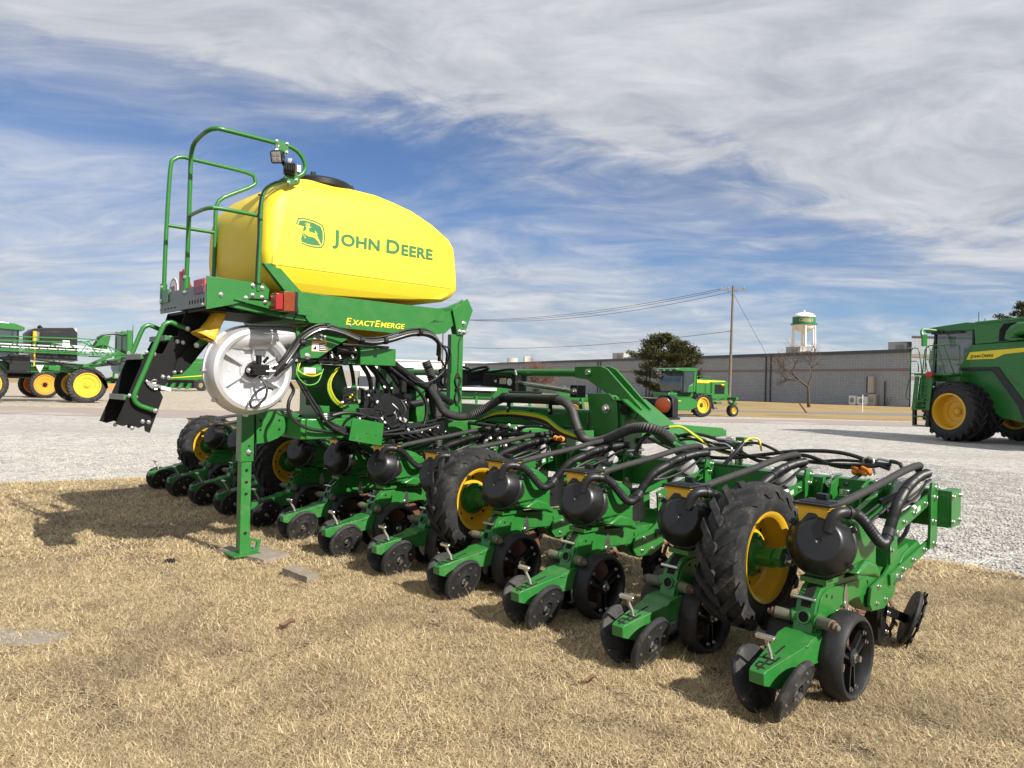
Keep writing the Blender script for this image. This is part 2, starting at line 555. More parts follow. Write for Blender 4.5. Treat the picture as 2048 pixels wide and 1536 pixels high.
def grass_mat():
    m, kk, bs = new_mat('dry_grass')
    tone = kk.n('ShaderNodeAttribute', attribute_name='tone', attribute_type='GEOMETRY').outputs['Fac']
    rnd = kk.n('ShaderNodeObjectInfo').outputs['Random']
    pos = kk.n('ShaderNodeNewGeometry').outputs['Position']
    big = kk.noise(pos, 0.9, 5.0, 0.62, 0.5)
    cr_ = kk.n('ShaderNodeValToRGB')
    el = cr_.color_ramp.elements
    el[0].position, el[0].color = 0.0, (0.085, 0.066, 0.042, 1)
    el[1].position, el[1].color = 1.0, (0.85, 0.69, 0.43, 1)
    e = el.new(0.4)
    e.color = (0.46, 0.345, 0.182, 1)
    t = kk.math('ADD', kk.math('MULTIPLY', tone, 0.78), kk.math('MULTIPLY', rnd, 0.22))
    link(kk, t, cr_.inputs[0])
    c = kk.mix(kk.smooth(big, 0.47, 0.68, 0, 0.55), cr_.outputs[0], (0.205, 0.16, 0.10))
    link(kk, c, bs.inputs['Base Color'])
    bs.inputs['Roughness'].default_value = 0.62
    bs.inputs['Specular IOR Level'].default_value = 0.3


grass_mat()


def block_mat():
    m, kk, bs = new_mat('block_wall')
    tc = obj_vec(kk)
    br = kk.n('ShaderNodeTexBrick', {'Vector': kk.n('ShaderNodeMapping', {'Vector': tc, 'Rotation': (R(90), 0, 0)}).outputs[0], 'Color1': (0.285, 0.31, 0.35, 1), 'Color2': (0.345, 0.37, 0.405, 1),
                                     'Mortar': (0.18, 0.20, 0.235, 1), 'Scale': 1.0, 'Mortar Size': 0.022, 'Mortar Smooth': 0.3, 'Brick Width': 0.41, 'Row Height': 0.205},
              offset=0.0)
    n1 = kk.noise(tc, 0.35, 5.0, 0.6)
    n2 = kk.noise(tc, 12.0, 3.0, 0.6)
    c = kk.mix(kk.smooth(n1, 0.4, 0.7, 0.0, 0.35), br.outputs['Color'], (0.38, 0.40, 0.43))
    c = kk.mix(kk.math('MULTIPLY', n2, 0.25), c, (0.22, 0.24, 0.27))
    link(kk, c, bs.inputs['Base Color'])
    bs.inputs['Roughness'].default_value = 0.9
    m, kk, bs = new_mat('brick_band')
    br = kk.n('ShaderNodeTexBrick', {'Vector': kk.n('ShaderNodeMapping', {'Vector': obj_vec(kk), 'Rotation': (R(90), 0, 0)}).outputs[0], 'Color1': (0.15, 0.085, 0.075, 1), 'Color2': (0.20, 0.115, 0.10, 1), 'Mortar': (0.27, 0.25, 0.24, 1),
                                     'Scale': 1.0, 'Mortar Size': 0.02, 'Brick Width': 0.105, 'Row Height': 0.4}, offset=0.0)
    link(kk, br.outputs['Color'], bs.inputs['Base Color'])
    bs.inputs['Roughness'].default_value = 0.9


block_mat()


def sheet(name, pts, z, mat, wob=0.0, step=0.5, seed=1):
    rnd = random.Random(seed)
    out = []
    n = len(pts)
    for i in range(n):
        a, b = Vector(pts[i]), Vector(pts[(i + 1) % n])
        L_ = (b - a).length
        c = max(1, int(L_ / step)) if wob else 1
        c = min(c, 160)
        nrm = Vector((-(b - a).y, (b - a).x)).normalized()
        for q in range(c):
            p = a.lerp(b, q / c) + nrm * (rnd.uniform(-wob, wob) if q else 0)
            out.append((p.x, p.y, 0))
    mb = MB()
    mb.add(out, [list(range(len(out)))], 0)
    o = mb.build(name, mat, noclean=True, flat=True, loc=(0, 0, z))
    if o.data.polygons[0].normal.z < 0:
        o.data.flip_normals()
    return tag(o, kind='structure')


sheet('ground', [(-2500, -300), (2500, -300), (2500, 3000), (-2500, 3000)], -0.012, 'far_grass')
sheet('gravel_lot', [(-140, -40), (140, -40), (140, 39), (22, 39.5), (3, 41), (-4, 120), (-140, 130)], -0.008, 'gravel', 0.25, 1.0)
sheet('tan_gravel', [(-140, 31), (-9, 31), (-3, 33), (-6, 125), (-140, 128)], -0.004, 'gravel_tan', 0.3, 1.0)
sheet('dirt_road', [(-140, 25.5), (-9, 26.5), (10, 33.0), (140, 33.5), (140, 38.6), (16, 38.2), (-4, 33), (-140, 32)], 0.0, 'packed_dirt', 0.18, 0.7)
sheet('service_road', [(1, 49.8), (140, 49.0), (140, 57), (36, 57.5), (22, 54.0), (1, 54.6)], -0.004, 'asphalt', 0.08, 1.0)
LAWN = [(-13, -4), (13, -4), (11, 0.5), (6.6, 3.35), (4.15, 5.83), (3.44, 6.54), (2.9, 7.2), (1.9, 8.4), (0.2, 10.4), (-1.0, 11.75), (-2.2, 12.2), (-3.1, 11.8), (-5.16, 10.4), (-6.7, 9.55), (-9.5, 7.9), (-13, 5.8)]
sheet('lawn_soil', LAWN, 0.004, 'soil', 0.06, 0.15)


# ------------------------------------------------------------------ scattering (geometry nodes)
def clump(name, nb, rad, lmin, lmax, wid, seed, mat):
    rnd = random.Random(seed)
    vs, fs, tn = [], [], []
    for i in range(nb):
        a, r0 = rnd.uniform(0, 6.283), rad * math.sqrt(rnd.random())
        p = Vector((r0 * math.cos(a), r0 * math.sin(a), 0))
        az = rnd.uniform(0, 6.283)
        d = Vector((math.cos(az), math.sin(az), 0))
        el = R(rnd.choice((2, 5, 9, 14, 22, 36))) + rnd.uniform(-.06, .06)
        L_ = rnd.uniform(lmin, lmax)
        w = wid * rnd.uniform(0.6, 1.3)
        curl = rnd.uniform(-0.9, 0.5)
        bend = rnd.uniform(-1.9, 1.9)
        tone = min(1, max(0, rnd.gauss(0.50, 0.48)))
        b0 = len(vs)
        z0 = rnd.uniform(0.0, 0.012)
        q = p + Vector((0, 0, z0))
        for sgm in range(4):
            side = Vector((-d.y, d.x, 0)) * (w * (1 - sgm / 3.3) / 2)
            vs += [q + side, q - side]
            q = q + (d * math.cos(el) + Vector((0, 0, math.sin(el)))) * (L_ / 3)
            q.z = max(q.z, 0.003)
            el += curl / 3
            d = Matrix.Rotation(bend / 3, 3, 'Z') @ d
        for sgm in range(3):
            fs.append((b0 + 2 * sgm, b0 + 2 * sgm + 1, b0 + 2 * sgm + 3, b0 + 2 * sgm + 2))
        tn += [tone] * 8
    me = bpy.data.meshes.new(name)
    me.from_pydata([tuple(p) for p in vs], [], fs)
    at = me.attributes.new('tone', 'FLOAT', 'POINT')
    at.data.foreach_set('value', tn)
    me.materials.append(MATS[mat])
    me.polygons.foreach_set('use_smooth', [True] * len(fs))
    return bpy.data.objects.new(name, me)


def scatter(name, pts, z, objs, density, smin, smax, seed, thin=0.0):
    """a flat sheet whose geometry nodes strew the given little meshes over it"""
    col = bpy.data.collections.new(name + '_source')
    for o in objs:
        col.objects.link(o)
    mb = MB()
    mb.add([(p[0], p[1], 0) for p in pts], [list(range(len(pts)))], 0)
    host = mb.build(name, objs[0].data.materials[0].name, noclean=True, flat=True, loc=(0, 0, z))
    if host.data.polygons[0].normal.z < 0:
        host.data.flip_normals()
    g = bpy.data.node_groups.new(name, 'GeometryNodeTree')
    g.interface.new_socket('Geometry', in_out='INPUT', socket_type='NodeSocketGeometry')
    g.interface.new_socket('Geometry', in_out='OUTPUT', socket_type='NodeSocketGeometry')
    gi, go = g.nodes.new('NodeGroupInput'), g.nodes.new('NodeGroupOutput')
    dp = g.nodes.new('GeometryNodeDistributePointsOnFaces')
    dp.inputs['Density'].default_value = density
    dp.inputs['Seed'].default_value = seed
    ci = g.nodes.new('GeometryNodeCollectionInfo')
    ci.inputs['Collection'].default_value = col
    ci.inputs['Separate Children'].default_value = True
    ci.inputs['Reset Children'].default_value = True
    if thin:
        ps, nz = g.nodes.new('GeometryNodeInputPosition'), g.nodes.new('ShaderNodeTexNoise')
        nz.inputs['Scale'].default_value = 2.3
        nz.inputs['Detail'].default_value = 5.0
        nz.inputs['Roughness'].default_value = 0.65
        mr = g.nodes.new('ShaderNodeMapRange')
        for nm_, vv in (('From Min', 0.36), ('From Max', 0.56), ('To Min', density * thin), ('To Max', density)):
            mr.inputs[nm_].default_value = vv
        g.links.new(ps.outputs[0], nz.inputs['Vector'])
        g.links.new(nz.outputs[0], mr.inputs['Value'])
        g.links.new(mr.outputs[0], dp.inputs['Density'])
    ip = g.nodes.new('GeometryNodeInstanceOnPoints')
    ip.inputs['Pick Instance'].default_value = True
    rv = g.nodes.new('FunctionNodeRandomValue')
    rv.data_type = 'FLOAT_VECTOR'
    rv.inputs[0].default_value = (0, 0, 0)
    rv.inputs[1].default_value = (0, 0, 6.283)
    rs = g.nodes.new('FunctionNodeRandomValue')
    rs.data_type = 'FLOAT'
    rs.inputs[2].default_value = smin
    rs.inputs[3].default_value = smax
    L_ = g.links.new
    L_(gi.outputs[0], dp.inputs[0])
    L_(dp.outputs['Points'], ip.inputs['Points'])
    L_(ci.outputs[0], ip.inputs['Instance'])
    L_(rv.outputs[0], ip.inputs['Rotation'])
    L_(rs.outputs[1], ip.inputs['Scale'])
    L_(ip.outputs[0], go.inputs[0])
    md = host.modifiers.new('scatter', 'NODES')
    md.node_group = g
    return tag(host, kind='stuff')


clumps_near = [clump('grass_clump', 150, 0.085, 0.018, 0.048, 0.0020, 20 + i, 'dry_grass') for i in range(6)]
clumps_far = [clump('grass_tuft', 100, 0.11, 0.025, 0.062, 0.0038, 40 + i, 'dry_grass') for i in range(5)]
scatter('dry_grass', [(-2.6, 1.9), (2.6, 1.9), (3.6, 3.0), (5.2, 4.4), (4.3, 5.65), (3.5, 5.6), (-5.2, 5.6), (-4.0, 3.6)], 0.004, clumps_near, 480, 0.7, 1.3, 3, 0.12)
g2 = scatter('dry_grass', [(-5.2, 5.6), (3.5, 5.6), (4.15, 5.83), (2.9, 7.2), (1.9, 8.4), (0.2, 10.4), (-1.0, 11.75), (-2.2, 12.2), (-3.1, 11.8), (-5.16, 10.4), (-6.7, 9.55), (-8.6, 8.4)], 0.004, clumps_far, 200, 0.7, 1.3, 5, 0.2)


tall = [clump('tuft_tall', 46, 0.06, 0.07, 0.14, 0.0032, 70 + i, 'dry_grass') for i in range(4)]
HF = Vector((math.cos(R(42.913)), math.sin(R(42.913))))
HL = Vector((-HF.y, HF.x))
for n_, (dx, dy) in enumerate(((-.10, -.16), (.02, -.12), (.25, -.20), (.0, .14))):
    strip = []
    for e in (-4.4, 1.3):
        for w_ in (-.07, .07):
            strip.append(Vector((-1.6566, 6.3054)) + HF * (dx + w_ * (1 if e < 0 else -1)) + HL * e)
    scatter('dry_grass', [(p.x, p.y) for p in strip], 0.004, tall, 55, 0.5, 1.15, 90 + n_)


def stones(name, nb, rad, smin, smax, seed):
    rnd = random.Random(seed)
    mb = MB()
    for i in range(nb):
        bm = bmesh.new()
        bmesh.ops.create_icosphere(bm, subdivisions=1, radius=1)
        s_ = rnd.uniform(smin, smax)
        a, r0 = rnd.uniform(0, 6.28), rad * math.sqrt(rnd.random())
        T = Matrix.Translation((r0 * math.cos(a), r0 * math.sin(a), s_ * 0.25)) @ Matrix.Rotation(rnd.uniform(0, 6), 4, 'Z') @ Matrix.Diagonal((s_, s_ * rnd.uniform(.6, .95), s_ * rnd.uniform(.45, .75), 1))
        mb.add([v.co + Vector((rnd.uniform(-.18, .18), rnd.uniform(-.18, .18), rnd.uniform(-.18, .18))) for v in bm.verts], [[v.index for v in f.verts] for f in bm.faces], 0, T)
        bm.free()
    me = bpy.data.meshes.new(name)
    me.from_pydata([tuple(p) for p in mb.v], [], mb.f)
    me.materials.append(MATS['stone'])
    return bpy.data.objects.new(name, me)


peb = [stones('stone_patch', 26, 0.16, 0.006, 0.017, 60 + i) for i in range(5)]
scatter('loose_gravel', [(4.15, 5.83), (6.6, 3.4), (12, 4), (11, 11), (8, 17), (0.5, 15.5), (0.2, 10.4), (1.9, 8.4), (2.9, 7.2), (3.44, 6.54)], -0.006, peb, 26, 0.6, 1.3, 9)
scatter('loose_gravel', [(-6.7, 9.55), (-5.16, 10.4), (-3.1, 11.8), (-2.2, 12.3), (-2, 17), (-12, 17), (-12, 7)], -0.006, peb, 22, 0.6, 1.3, 10)

# ------------------------------------------------------------------ warehouse
W0, WD = Vector((46.2, 84.3, 0)), Vector((-0.4955, 0.8686, 0))
WL, WH = 118.0, 6.75
ang = math.atan2(WD.y, WD.x)
wh = thing('warehouse', 'long grey block warehouse with dark coping and a thin red brick band', 'warehouse', W0, ang)
# local x runs away along the wall, local +y is the side turned from the lot
wall = MB()
wall.prism([(0, -30), (WL, -30), (WL, 0), (0, 0)], 'z', 0, WH - 0.3, 0)
wo = wall.build('wall', 'block_wall', wh, flat=True)
b = MB()
b.box((WL / 2, 0.012, 4.36), (WL, 0.06, 0.27))
b.build('brick_band', 'brick_band', wh, flat=True)
b = MB()
for i in range(9):
    x0, x1 = i * WL / 9, (i + 1) * WL / 9 - 0.12
    b.box(((x0 + x1) / 2, -0.1, WH - 0.15 + 0.02 * (i % 2)), (x1 - x0, 0.5, 0.30))
b.box((WL / 2, 0.14, WH - 0.34), (WL, 0.08, 0.10))
b.build('coping', 'coping', wh, flat=True)
for i, x in enumerate((20.3, 46, 60)):
    b = MB()
    b.box((x - 0.28, 0.10, WH / 2 - 0.2), (0.16, 0.16, WH - 0.4))
    b.box((x + 0.55, 0.10, WH / 2 - 0.2), (0.16, 0.16, WH - 0.4))
    b.build('downspout', 'coping', wh, flat=True)
b = MB()
b.box((47, -1.2, WH + 0.35), (9, 1.6, 1.1))
b.build('parapet', 'block_wall', wh, flat=True)
wing = thing('building_wing', 'taller grey block wing with two red brick bands at the warehouse corner', 'building', W0)
b = MB()
b.prism([(0, -.3), (52, -.3), (52, 16), (9.5, 16)], 'z', 0, 8.1)
b.build('wall', 'block_wall', wing, flat=True)
for zz in (5.95, 3.4):
    b = MB()
    b.box((26, -0.32, zz), (52.05, 0.06, 0.42))
    b.build('brick_band', 'brick_band', wing, flat=True)
b = MB()
b.prism([(-.1, -.42), (52, -.42), (52, 16), (9.4, 16)], 'z', 8.1, 8.26)
b.build('coping', 'coping', wing, flat=True)
far_b = thing('white_building', 'low white flat-roofed building beyond the far end of the warehouse', 'building', (-14, 200, 0), R(12))
b = MB()
b.box((0, 0, 3.6), (60, 20, 7.2))
b.build('wall', 'white_paint', far_b, flat=True)
b = MB()
b.box((0, 0, 7.3), (60.6, 20.6, 0.3))
b.build('roof', 'white_paint', far_b, flat=True)
b = MB()
b.box((17, -6, 8.1), (1.6, 1.6, 2.8))
b.cyl((13, -6, 7.4), (13, -6, 8.9), 1.5, 14)
b.build('vent', 'hvac', far_b, flat=True)


def wall_pt(t, off, z):
    n_ = Vector((WD.y, -WD.x, 0))          # away from the lot
    return W0 + WD * t + n_ * off + Vector((0, 0, z))


def roof_unit(t, off, L_, h, label, cat='air conditioner'):
    p = wall_pt(t, off, WH - 0.3)
    r_ = thing('rooftop_unit', label, cat, p, ang, 'air handlers on the warehouse roof')
    b = MB()
    b.box((0, 0, h / 2 + 0.1), (L_, 1.6, h))
    b.box((0, 0, h + 0.14), (L_ + 0.1, 1.7, 0.08))
    b.build('housing', 'hvac', r_, flat=True)
    b = MB()
    for i in range(5):
        b.box((-L_ * 0.3 + i * L_ * 0.09, 0.83, h * 0.55), (L_ * 0.05, 0.06, h * 0.6))
    b.build('grille', 'hvac_dark', r_, flat=True)
    b = MB()
    b.box((-L_ * 0.85, 0.1, h * 0.32), (L_ * 0.7, 1.1, h * 0.5))
    b.build('duct', 'duct', r_, flat=True)


roof_unit(3.6, 4, 2.4, 1.25, 'tan rooftop unit against the taller wing, nearest of the roof units')
roof_unit(19.0, 4, 2.4, 1.2, 'tan rooftop unit in front of the water tower legs')
roof_unit(60, 5, 3.4, 1.5, 'pale rooftop unit with a dark grille left of the evergreen tree')

# fittings on the wall near the corner
t = thing('wall_cabinet', 'tall beige duct cabinet fixed to the warehouse wall', 'cabinet', wall_pt(4.6, -0.25, 1.55), ang)
b = MB(); b.box((0, 0, 1.0), (0.75, 0.4, 2.0)); b.build('cabinet_body', 'hvac', t, flat=True)
b = MB(); b.box((0.52, -0.02, 1.0), (0.14, 0.3, 2.0)); b.build('conduit', 'black_plastic', t, flat=True)
for i, (tt, w_, h_, lab) in enumerate(((6.6, 0.95, 1.05, 'white condenser box on the ground, leftmost by the warehouse wall'), (5.3, 1.35, 0.95, 'white condenser with round fan grille by the warehouse wall'), (4.2, 0.9, 1.3, 'tall beige condenser behind the fan condenser by the wall'))):
    t = thing('condenser', lab, 'air conditioner', wall_pt(tt, -0.8 if i != 2 else -0.5, 0.0), ang, 'condensers at the warehouse wall')
    b = MB(); b.box((0, 0, h_ / 2 + 0.1), (w_, 0.45, h_)); b.box((0, 0, 0.05), (w_ * 0.8, 0.4, 0.1)); b.build('housing', 'white_plastic' if i != 2 else 'hvac', t, flat=True)
    b = MB(); b.lathe([(0.30, 0), (0.30, 0.03), (0.26, 0.05), (0.05, 0.05)], (0.05, 0.22, h_ / 2 + 0.1), (0, 1, 0), 18); b.build('fan_grille', 'hvac_dark', t)
t = thing('drain_pipe', 'black vertical pipe with loops of cable on the warehouse wall', 'pipe', wall_pt(2.9, -0.2, 0), ang)
b = MB(); b.tube([(0, 0, 0), (0, 0, 1.6), (0, 0, 3.0)], 0.07, 8); b.tube([(0, 0, .1), (-.5, 0, .3), (-.8, 0, .9), (-.7, 0, 1.1)], 0.025, 6); b.tube([(0, 0, .3), (-.3, 0, .5), (-.4, 0, 1.0)], 0.025, 6); b.build('pipe', 'black_plastic', t)

# satellite dish on the wing
t = thing('satellite_dish', 'white satellite dish on the roof edge of the taller wing', 'satellite dish', W0 + Vector((8.6, 1.5, 8.2)), R(200))
b = MB(); b.lathe([(0.02, 0), (0.45, 0.06), (0.85, 0.26), (0.86, 0.30), (0.45, 0.10), (0.02, 0.04)], (0, 0, 1.25), (0.75, -0.3, 0.6), 20); b.build('dish', 'white_paint', t)
b = MB(); b.cyl((0, 0, 0), (0, 0, 1.3), 0.05, 8); b.tube([(0, 0, .9), (.6, -.2, 1.2), (1.0, -.3, 1.9)], 0.03, 6); b.build('mast', 'hvac', t)

# ------------------------------------------------------------------ water tower
TY = 300.0
TX = (1605 - 1024) / 1450 * TY
t = thing('water_tower', 'white water tower with a green lettered band behind the warehouse', 'water tower', (TX, TY, 0))
zt = lambda y: 1.45 + (768 + 0.0227 * 581 + 3 - y) / 1450 * TY
RT = 4.5
b = MB()
pr = [(0.02, zt(620.5)), (0.45, zt(620.5)), (0.45, zt(622.5)), (0.3, zt(624.5))]
pr += [(RT * math.sin(R(a)), zt(634.5) + (zt(624.5) - zt(634.5)) * math.cos(R(a))) for a in (12, 25, 40, 55, 70, 82, 90)]
b.lathe(pr, (0, 0, 0), (0, 0, 1), 40)
b.build('dome', 'white_paint', t)
b = MB(); b.lathe([(RT, zt(634.5)), (RT + 0.02, zt(634.5)), (RT + 0.02, zt(650)), (RT, zt(650))], (0, 0, 0), (0, 0, 1), 40, cap=False); b.build('band', 'tower_green', t)
b = MB(); b.lathe([(RT * math.cos(R(a)), zt(650) - (zt(650) - zt(664.5)) * math.sin(R(a))) for a in (0, 15, 30, 45, 60, 75, 89)], (0, 0, 0), (0, 0, 1), 40); b.build('bowl', 'white_paint', t)
b = MB()
b.lathe([(RT, zt(650)), (RT + 0.6, zt(650)), (RT + 0.6, zt(649)), (RT, zt(649))], (0, 0, 0), (0, 0, 1), 40, cap=False)
for i in range(20):
    a = 2 * math.pi * i / 20
    b.cyl(((RT + .58) * math.cos(a), (RT + .58) * math.sin(a), zt(650)), ((RT + .58) * math.cos(a), (RT + .58) * math.sin(a), zt(646.5)), 0.05, 5)
b.lathe([(RT + .55, zt(646.7)), (RT + .61, zt(646.7)), (RT + .61, zt(646.4)), (RT + .55, zt(646.4))], (0, 0, 0), (0, 0, 1), 40, cap=False)
b.build('walkway', 'tower_green', t)
for i in range(6):
    a = 2 * math.pi * (i + 0.28) / 6
    b = MB(); b.cyl((5.6 * math.cos(a), 5.6 * math.sin(a), 0), (RT * math.cos(a), RT * math.sin(a), zt(651)), 0.34, 10); b.build('leg', 'white_paint', t)
b = MB(); b.cyl((0, 0, 0), (0, 0, zt(663)), 0.55, 14); b.build('riser', 'white_paint', t)
b = MB()
for i in range(6):
    a, a2 = 2 * math.pi * (i + 0.28) / 6, 2 * math.pi * (i + 1.28) / 6
    b.cyl((4.95 * math.cos(a), 4.95 * math.sin(a), zt(692)), (4.95 * math.cos(a2), 4.95 * math.sin(a2), zt(692)), 0.09, 6)
    b.cyl((4.95 * math.cos(a), 4.95 * math.sin(a), zt(692)), (0, 0, zt(692)), 0.05, 6)
b.build('brace', 'white_paint', t)
# lettering wrapped round the band
lt, xr = text_mesh('lettering', "Cabela's", 2.25, 'tower_gold', t, Matrix.Identity(4), shear=0.35, depth=0.02, bold=0.02)
for v in lt.data.vertices:
    a = -math.pi / 2 - 0.17 + (v.co.x - (xr[0] + xr[1]) / 2) / RT * 0.78 + 0.02
    v.co = Vector(((RT + 0.05 + v.co.z) * math.cos(a), (RT + 0.05 + v.co.z) * math.sin(a), zt(644.2) + v.co.y * 0.92 + 0.0))
b = MB()
for i in range(14):
    a0, a1 = -math.pi / 2 - 0.42 + i * 0.05, -math.pi / 2 - 0.42 + (i + 1) * 0.05
    q = RT + 0.06
    b.add([(q * math.cos(a0), q * math.sin(a0), zt(645.6)), (q * math.cos(a1), q * math.sin(a1), zt(645.6)), (q * math.cos(a1), q * math.sin(a1), zt(645.0)), (q * math.cos(a0), q * math.sin(a0), zt(645.0))], [(0, 1, 2, 3)])
b.build('lettering', 'tower_gold', t, noclean=True)

# ------------------------------------------------------------------ utility poles and wires
def pole(name, x, y, h, lean, label, arm_dir):
    t = thing(name, label, 'utility pole', (x, y, 0))
    b = MB(); b.cyl((0, 0, 0), (lean * h, 0, h), 0.17, 10, r1=0.115); b.build('pole', 'wood_pole', t)
    ax = Vector((math.cos(arm_dir), math.sin(arm_dir), 0))
    top = Vector((lean * h, 0, h - 0.45))
    b = MB(); b.bar(top - ax * 1.45, top + ax * 1.45, 0.11, 0.15); b.build('crossarm', 'wood_board', t)
    b = MB()
    for s_ in (-1, 1):
        b.bar(top + ax * 0.55 * s_ + Vector((0, 0.1, 0)), top + Vector((0, 0.1, -0.75)), 0.04, 0.03)
    b.build('brace', 'grey_plastic', t)
    for q in (-1.3, -0.5, 1.15):
        b = MB(); b.lathe([(0.03, 0), (0.03, 0.1), (0.08, 0.12), (0.09, 0.2), (0.05, 0.26), (0.02, 0.3)], top + ax * q + Vector((0, 0, 0.06)), (0, 0, 1), 10); b.build('insulator', 'hvac_dark', t)
    return t, [top + Vector((x, y, 0.1)) + ax * q for q in (-1.4, -0.6, 1.1)]


PA, wa = pole('utility_pole', 24.0, 80.0, 13.0, 0.012, 'weathered wooden utility pole with one crossarm behind the green windrower', R(-8))
PB, wb = pole('utility_pole', -11.6, 120.0, 12.6, 0.0, 'distant wooden utility pole seen behind the planter mast', R(-8))


def wire(name, a, b_, sag, label, grp, r=0.028):
    pts = []
    for i in range(25):
        q = i / 24
        p = Vector(a).lerp(Vector(b_), q)
        p.z -= sag * 4 * q * (1 - q)
        pts.append(p)
    mb = MB(); mb.tube(pts, r, 5, smooth=False)
    return tag(mb.build(name, 'coping'), label, 'power line', grp)


for i, lab in enumerate(('topmost overhead power line left of the utility pole', 'middle one of three overhead power lines left of the pole', 'lower one of three overhead power lines left of the pole')):
    wire('power_line', wa[i], wb[i], 1.3 + 0.15 * i, lab, 'overhead lines from the utility pole')
wire('power_line', (24.0, 80, 8.0), (-11.6, 120, 7.6), 0.9, 'single overhead line tied half way up the utility pole', 'overhead lines from the utility pole')
wire('guy_wire', (24.15, 80, 12.2), (33.2, 85.5, 0.05), 0.0, 'thin steel guy wire slanting from the pole down to the grass', None, 0.022)
b = MB(); b.cyl((20.6, 50.6, 0), (19.9, 50.3, 0.75), 0.05, 6)
tag(b.build('guy_marker', 'rust'), 'short leaning rusty stake in the grass strip', 'stake')
b = MB(); b.cyl((27.1, 56, 0), (27.1, 56, 1.35), 0.03, 6)
tag(b.build('marker_post', 'white_paint'), 'thin white marker post in the grass before the warehouse', 'post')
for i, (x, y, h, lab) in enumerate(((-100, 185, 10.5, 'far thin wooden pole beside the sprayer'), (-100, 240, 14, 'far thin wooden pole left of the fan housing'))):
    xx = (238 - 1024) / 1450 * y if i == 0 else (414 - 1024) / 1450 * y
    t = thing('distant_pole', lab, 'utility pole', (xx, y, 0), 0, 'thin far poles')
    b = MB(); b.cyl((0, 0, 0), (0, 0, h), 0.2, 8, r1=.14); b.build('pole', 'wood_pole', t)
    b = MB(); b.box((0, 0, h - .6), (2.6, .14, .16)); b.build('crossarm', 'wood_pole', t)

# ------------------------------------------------------------------ trees
def bare_tree(name, loc, h, spread, label, mat, stems, seed, levels=5, trunk_r=0.2, first=0.32):
    rnd = random.Random(seed)
    t = thing(name, label, 'tree', loc)
    tr, cr_ = MB(), MB()

    def grow(p, d, L_, r_, lev):
        pts = [p]
        q, dd = p.copy(), d.copy()
        for i in range(3):
            dd = (dd + Vector((rnd.uniform(-.2, .2), rnd.uniform(-.2, .2), rnd.uniform(-.12, .14)))).normalized()
            q = q + dd * (L_ / 3)
            pts.append(q.copy())
        (tr if lev == 0 else cr_).tube(pts, r_, 6 if lev < 2 else 3, smooth=False, taper=0.62, cap=False)
        if lev >= levels:
            return
        nb = rnd.choice((2, 3, 3)) if lev < levels - 1 else rnd.choice((3, 4))
        for i in range(nb):
            base = pts[rnd.choice((2, 3, 3))] if lev else pts[-1]
            ax = Vector((rnd.uniform(-1, 1), rnd.uniform(-1, 1), rnd.uniform(-1, 1)))
            ax = (ax - dd * ax.dot(dd)).normalized()
            nd = (Matrix.Rotation(R(rnd.uniform(18, 58)), 3, ax) @ dd)
            nd = (nd + Vector((0, 0, 0.10))).normalized()
            nd.x *= spread; nd.y *= spread
            nd.normalize()
            grow(base, nd, L_ * rnd.uniform(0.62, 0.86), r_ * 0.62, lev + 1)
    for i in range(stems):
        a = rnd.uniform(0, 6.28)
        tilt = 0.06 if stems == 1 else rnd.uniform(.25, .7)
        grow(Vector((0, 0, 0)), Vector((tilt * math.cos(a), tilt * math.sin(a), 1)).normalized(), h * first, trunk_r, 0)
    tr.build('trunk', 'bark', t, noclean=True)
    cr_.build('crown', mat, t, noclean=True)
    return t


bare_tree('bare_tree', (28.9, 70.5, 0), 6.0, 0.98, 'small leafless tree with a leaning trunk before the warehouse wall', 'twig', 1, 14, 7, 0.17, 0.33).rotation_euler = (0, 0, R(180))
bare_tree('bare_shrub', (3.6, 112, 0), 6.5, 1.2, 'reddish leafless spreading shrub behind the planter tubes', 'twig_red', 9, 21, 6, 0.15, 0.26)


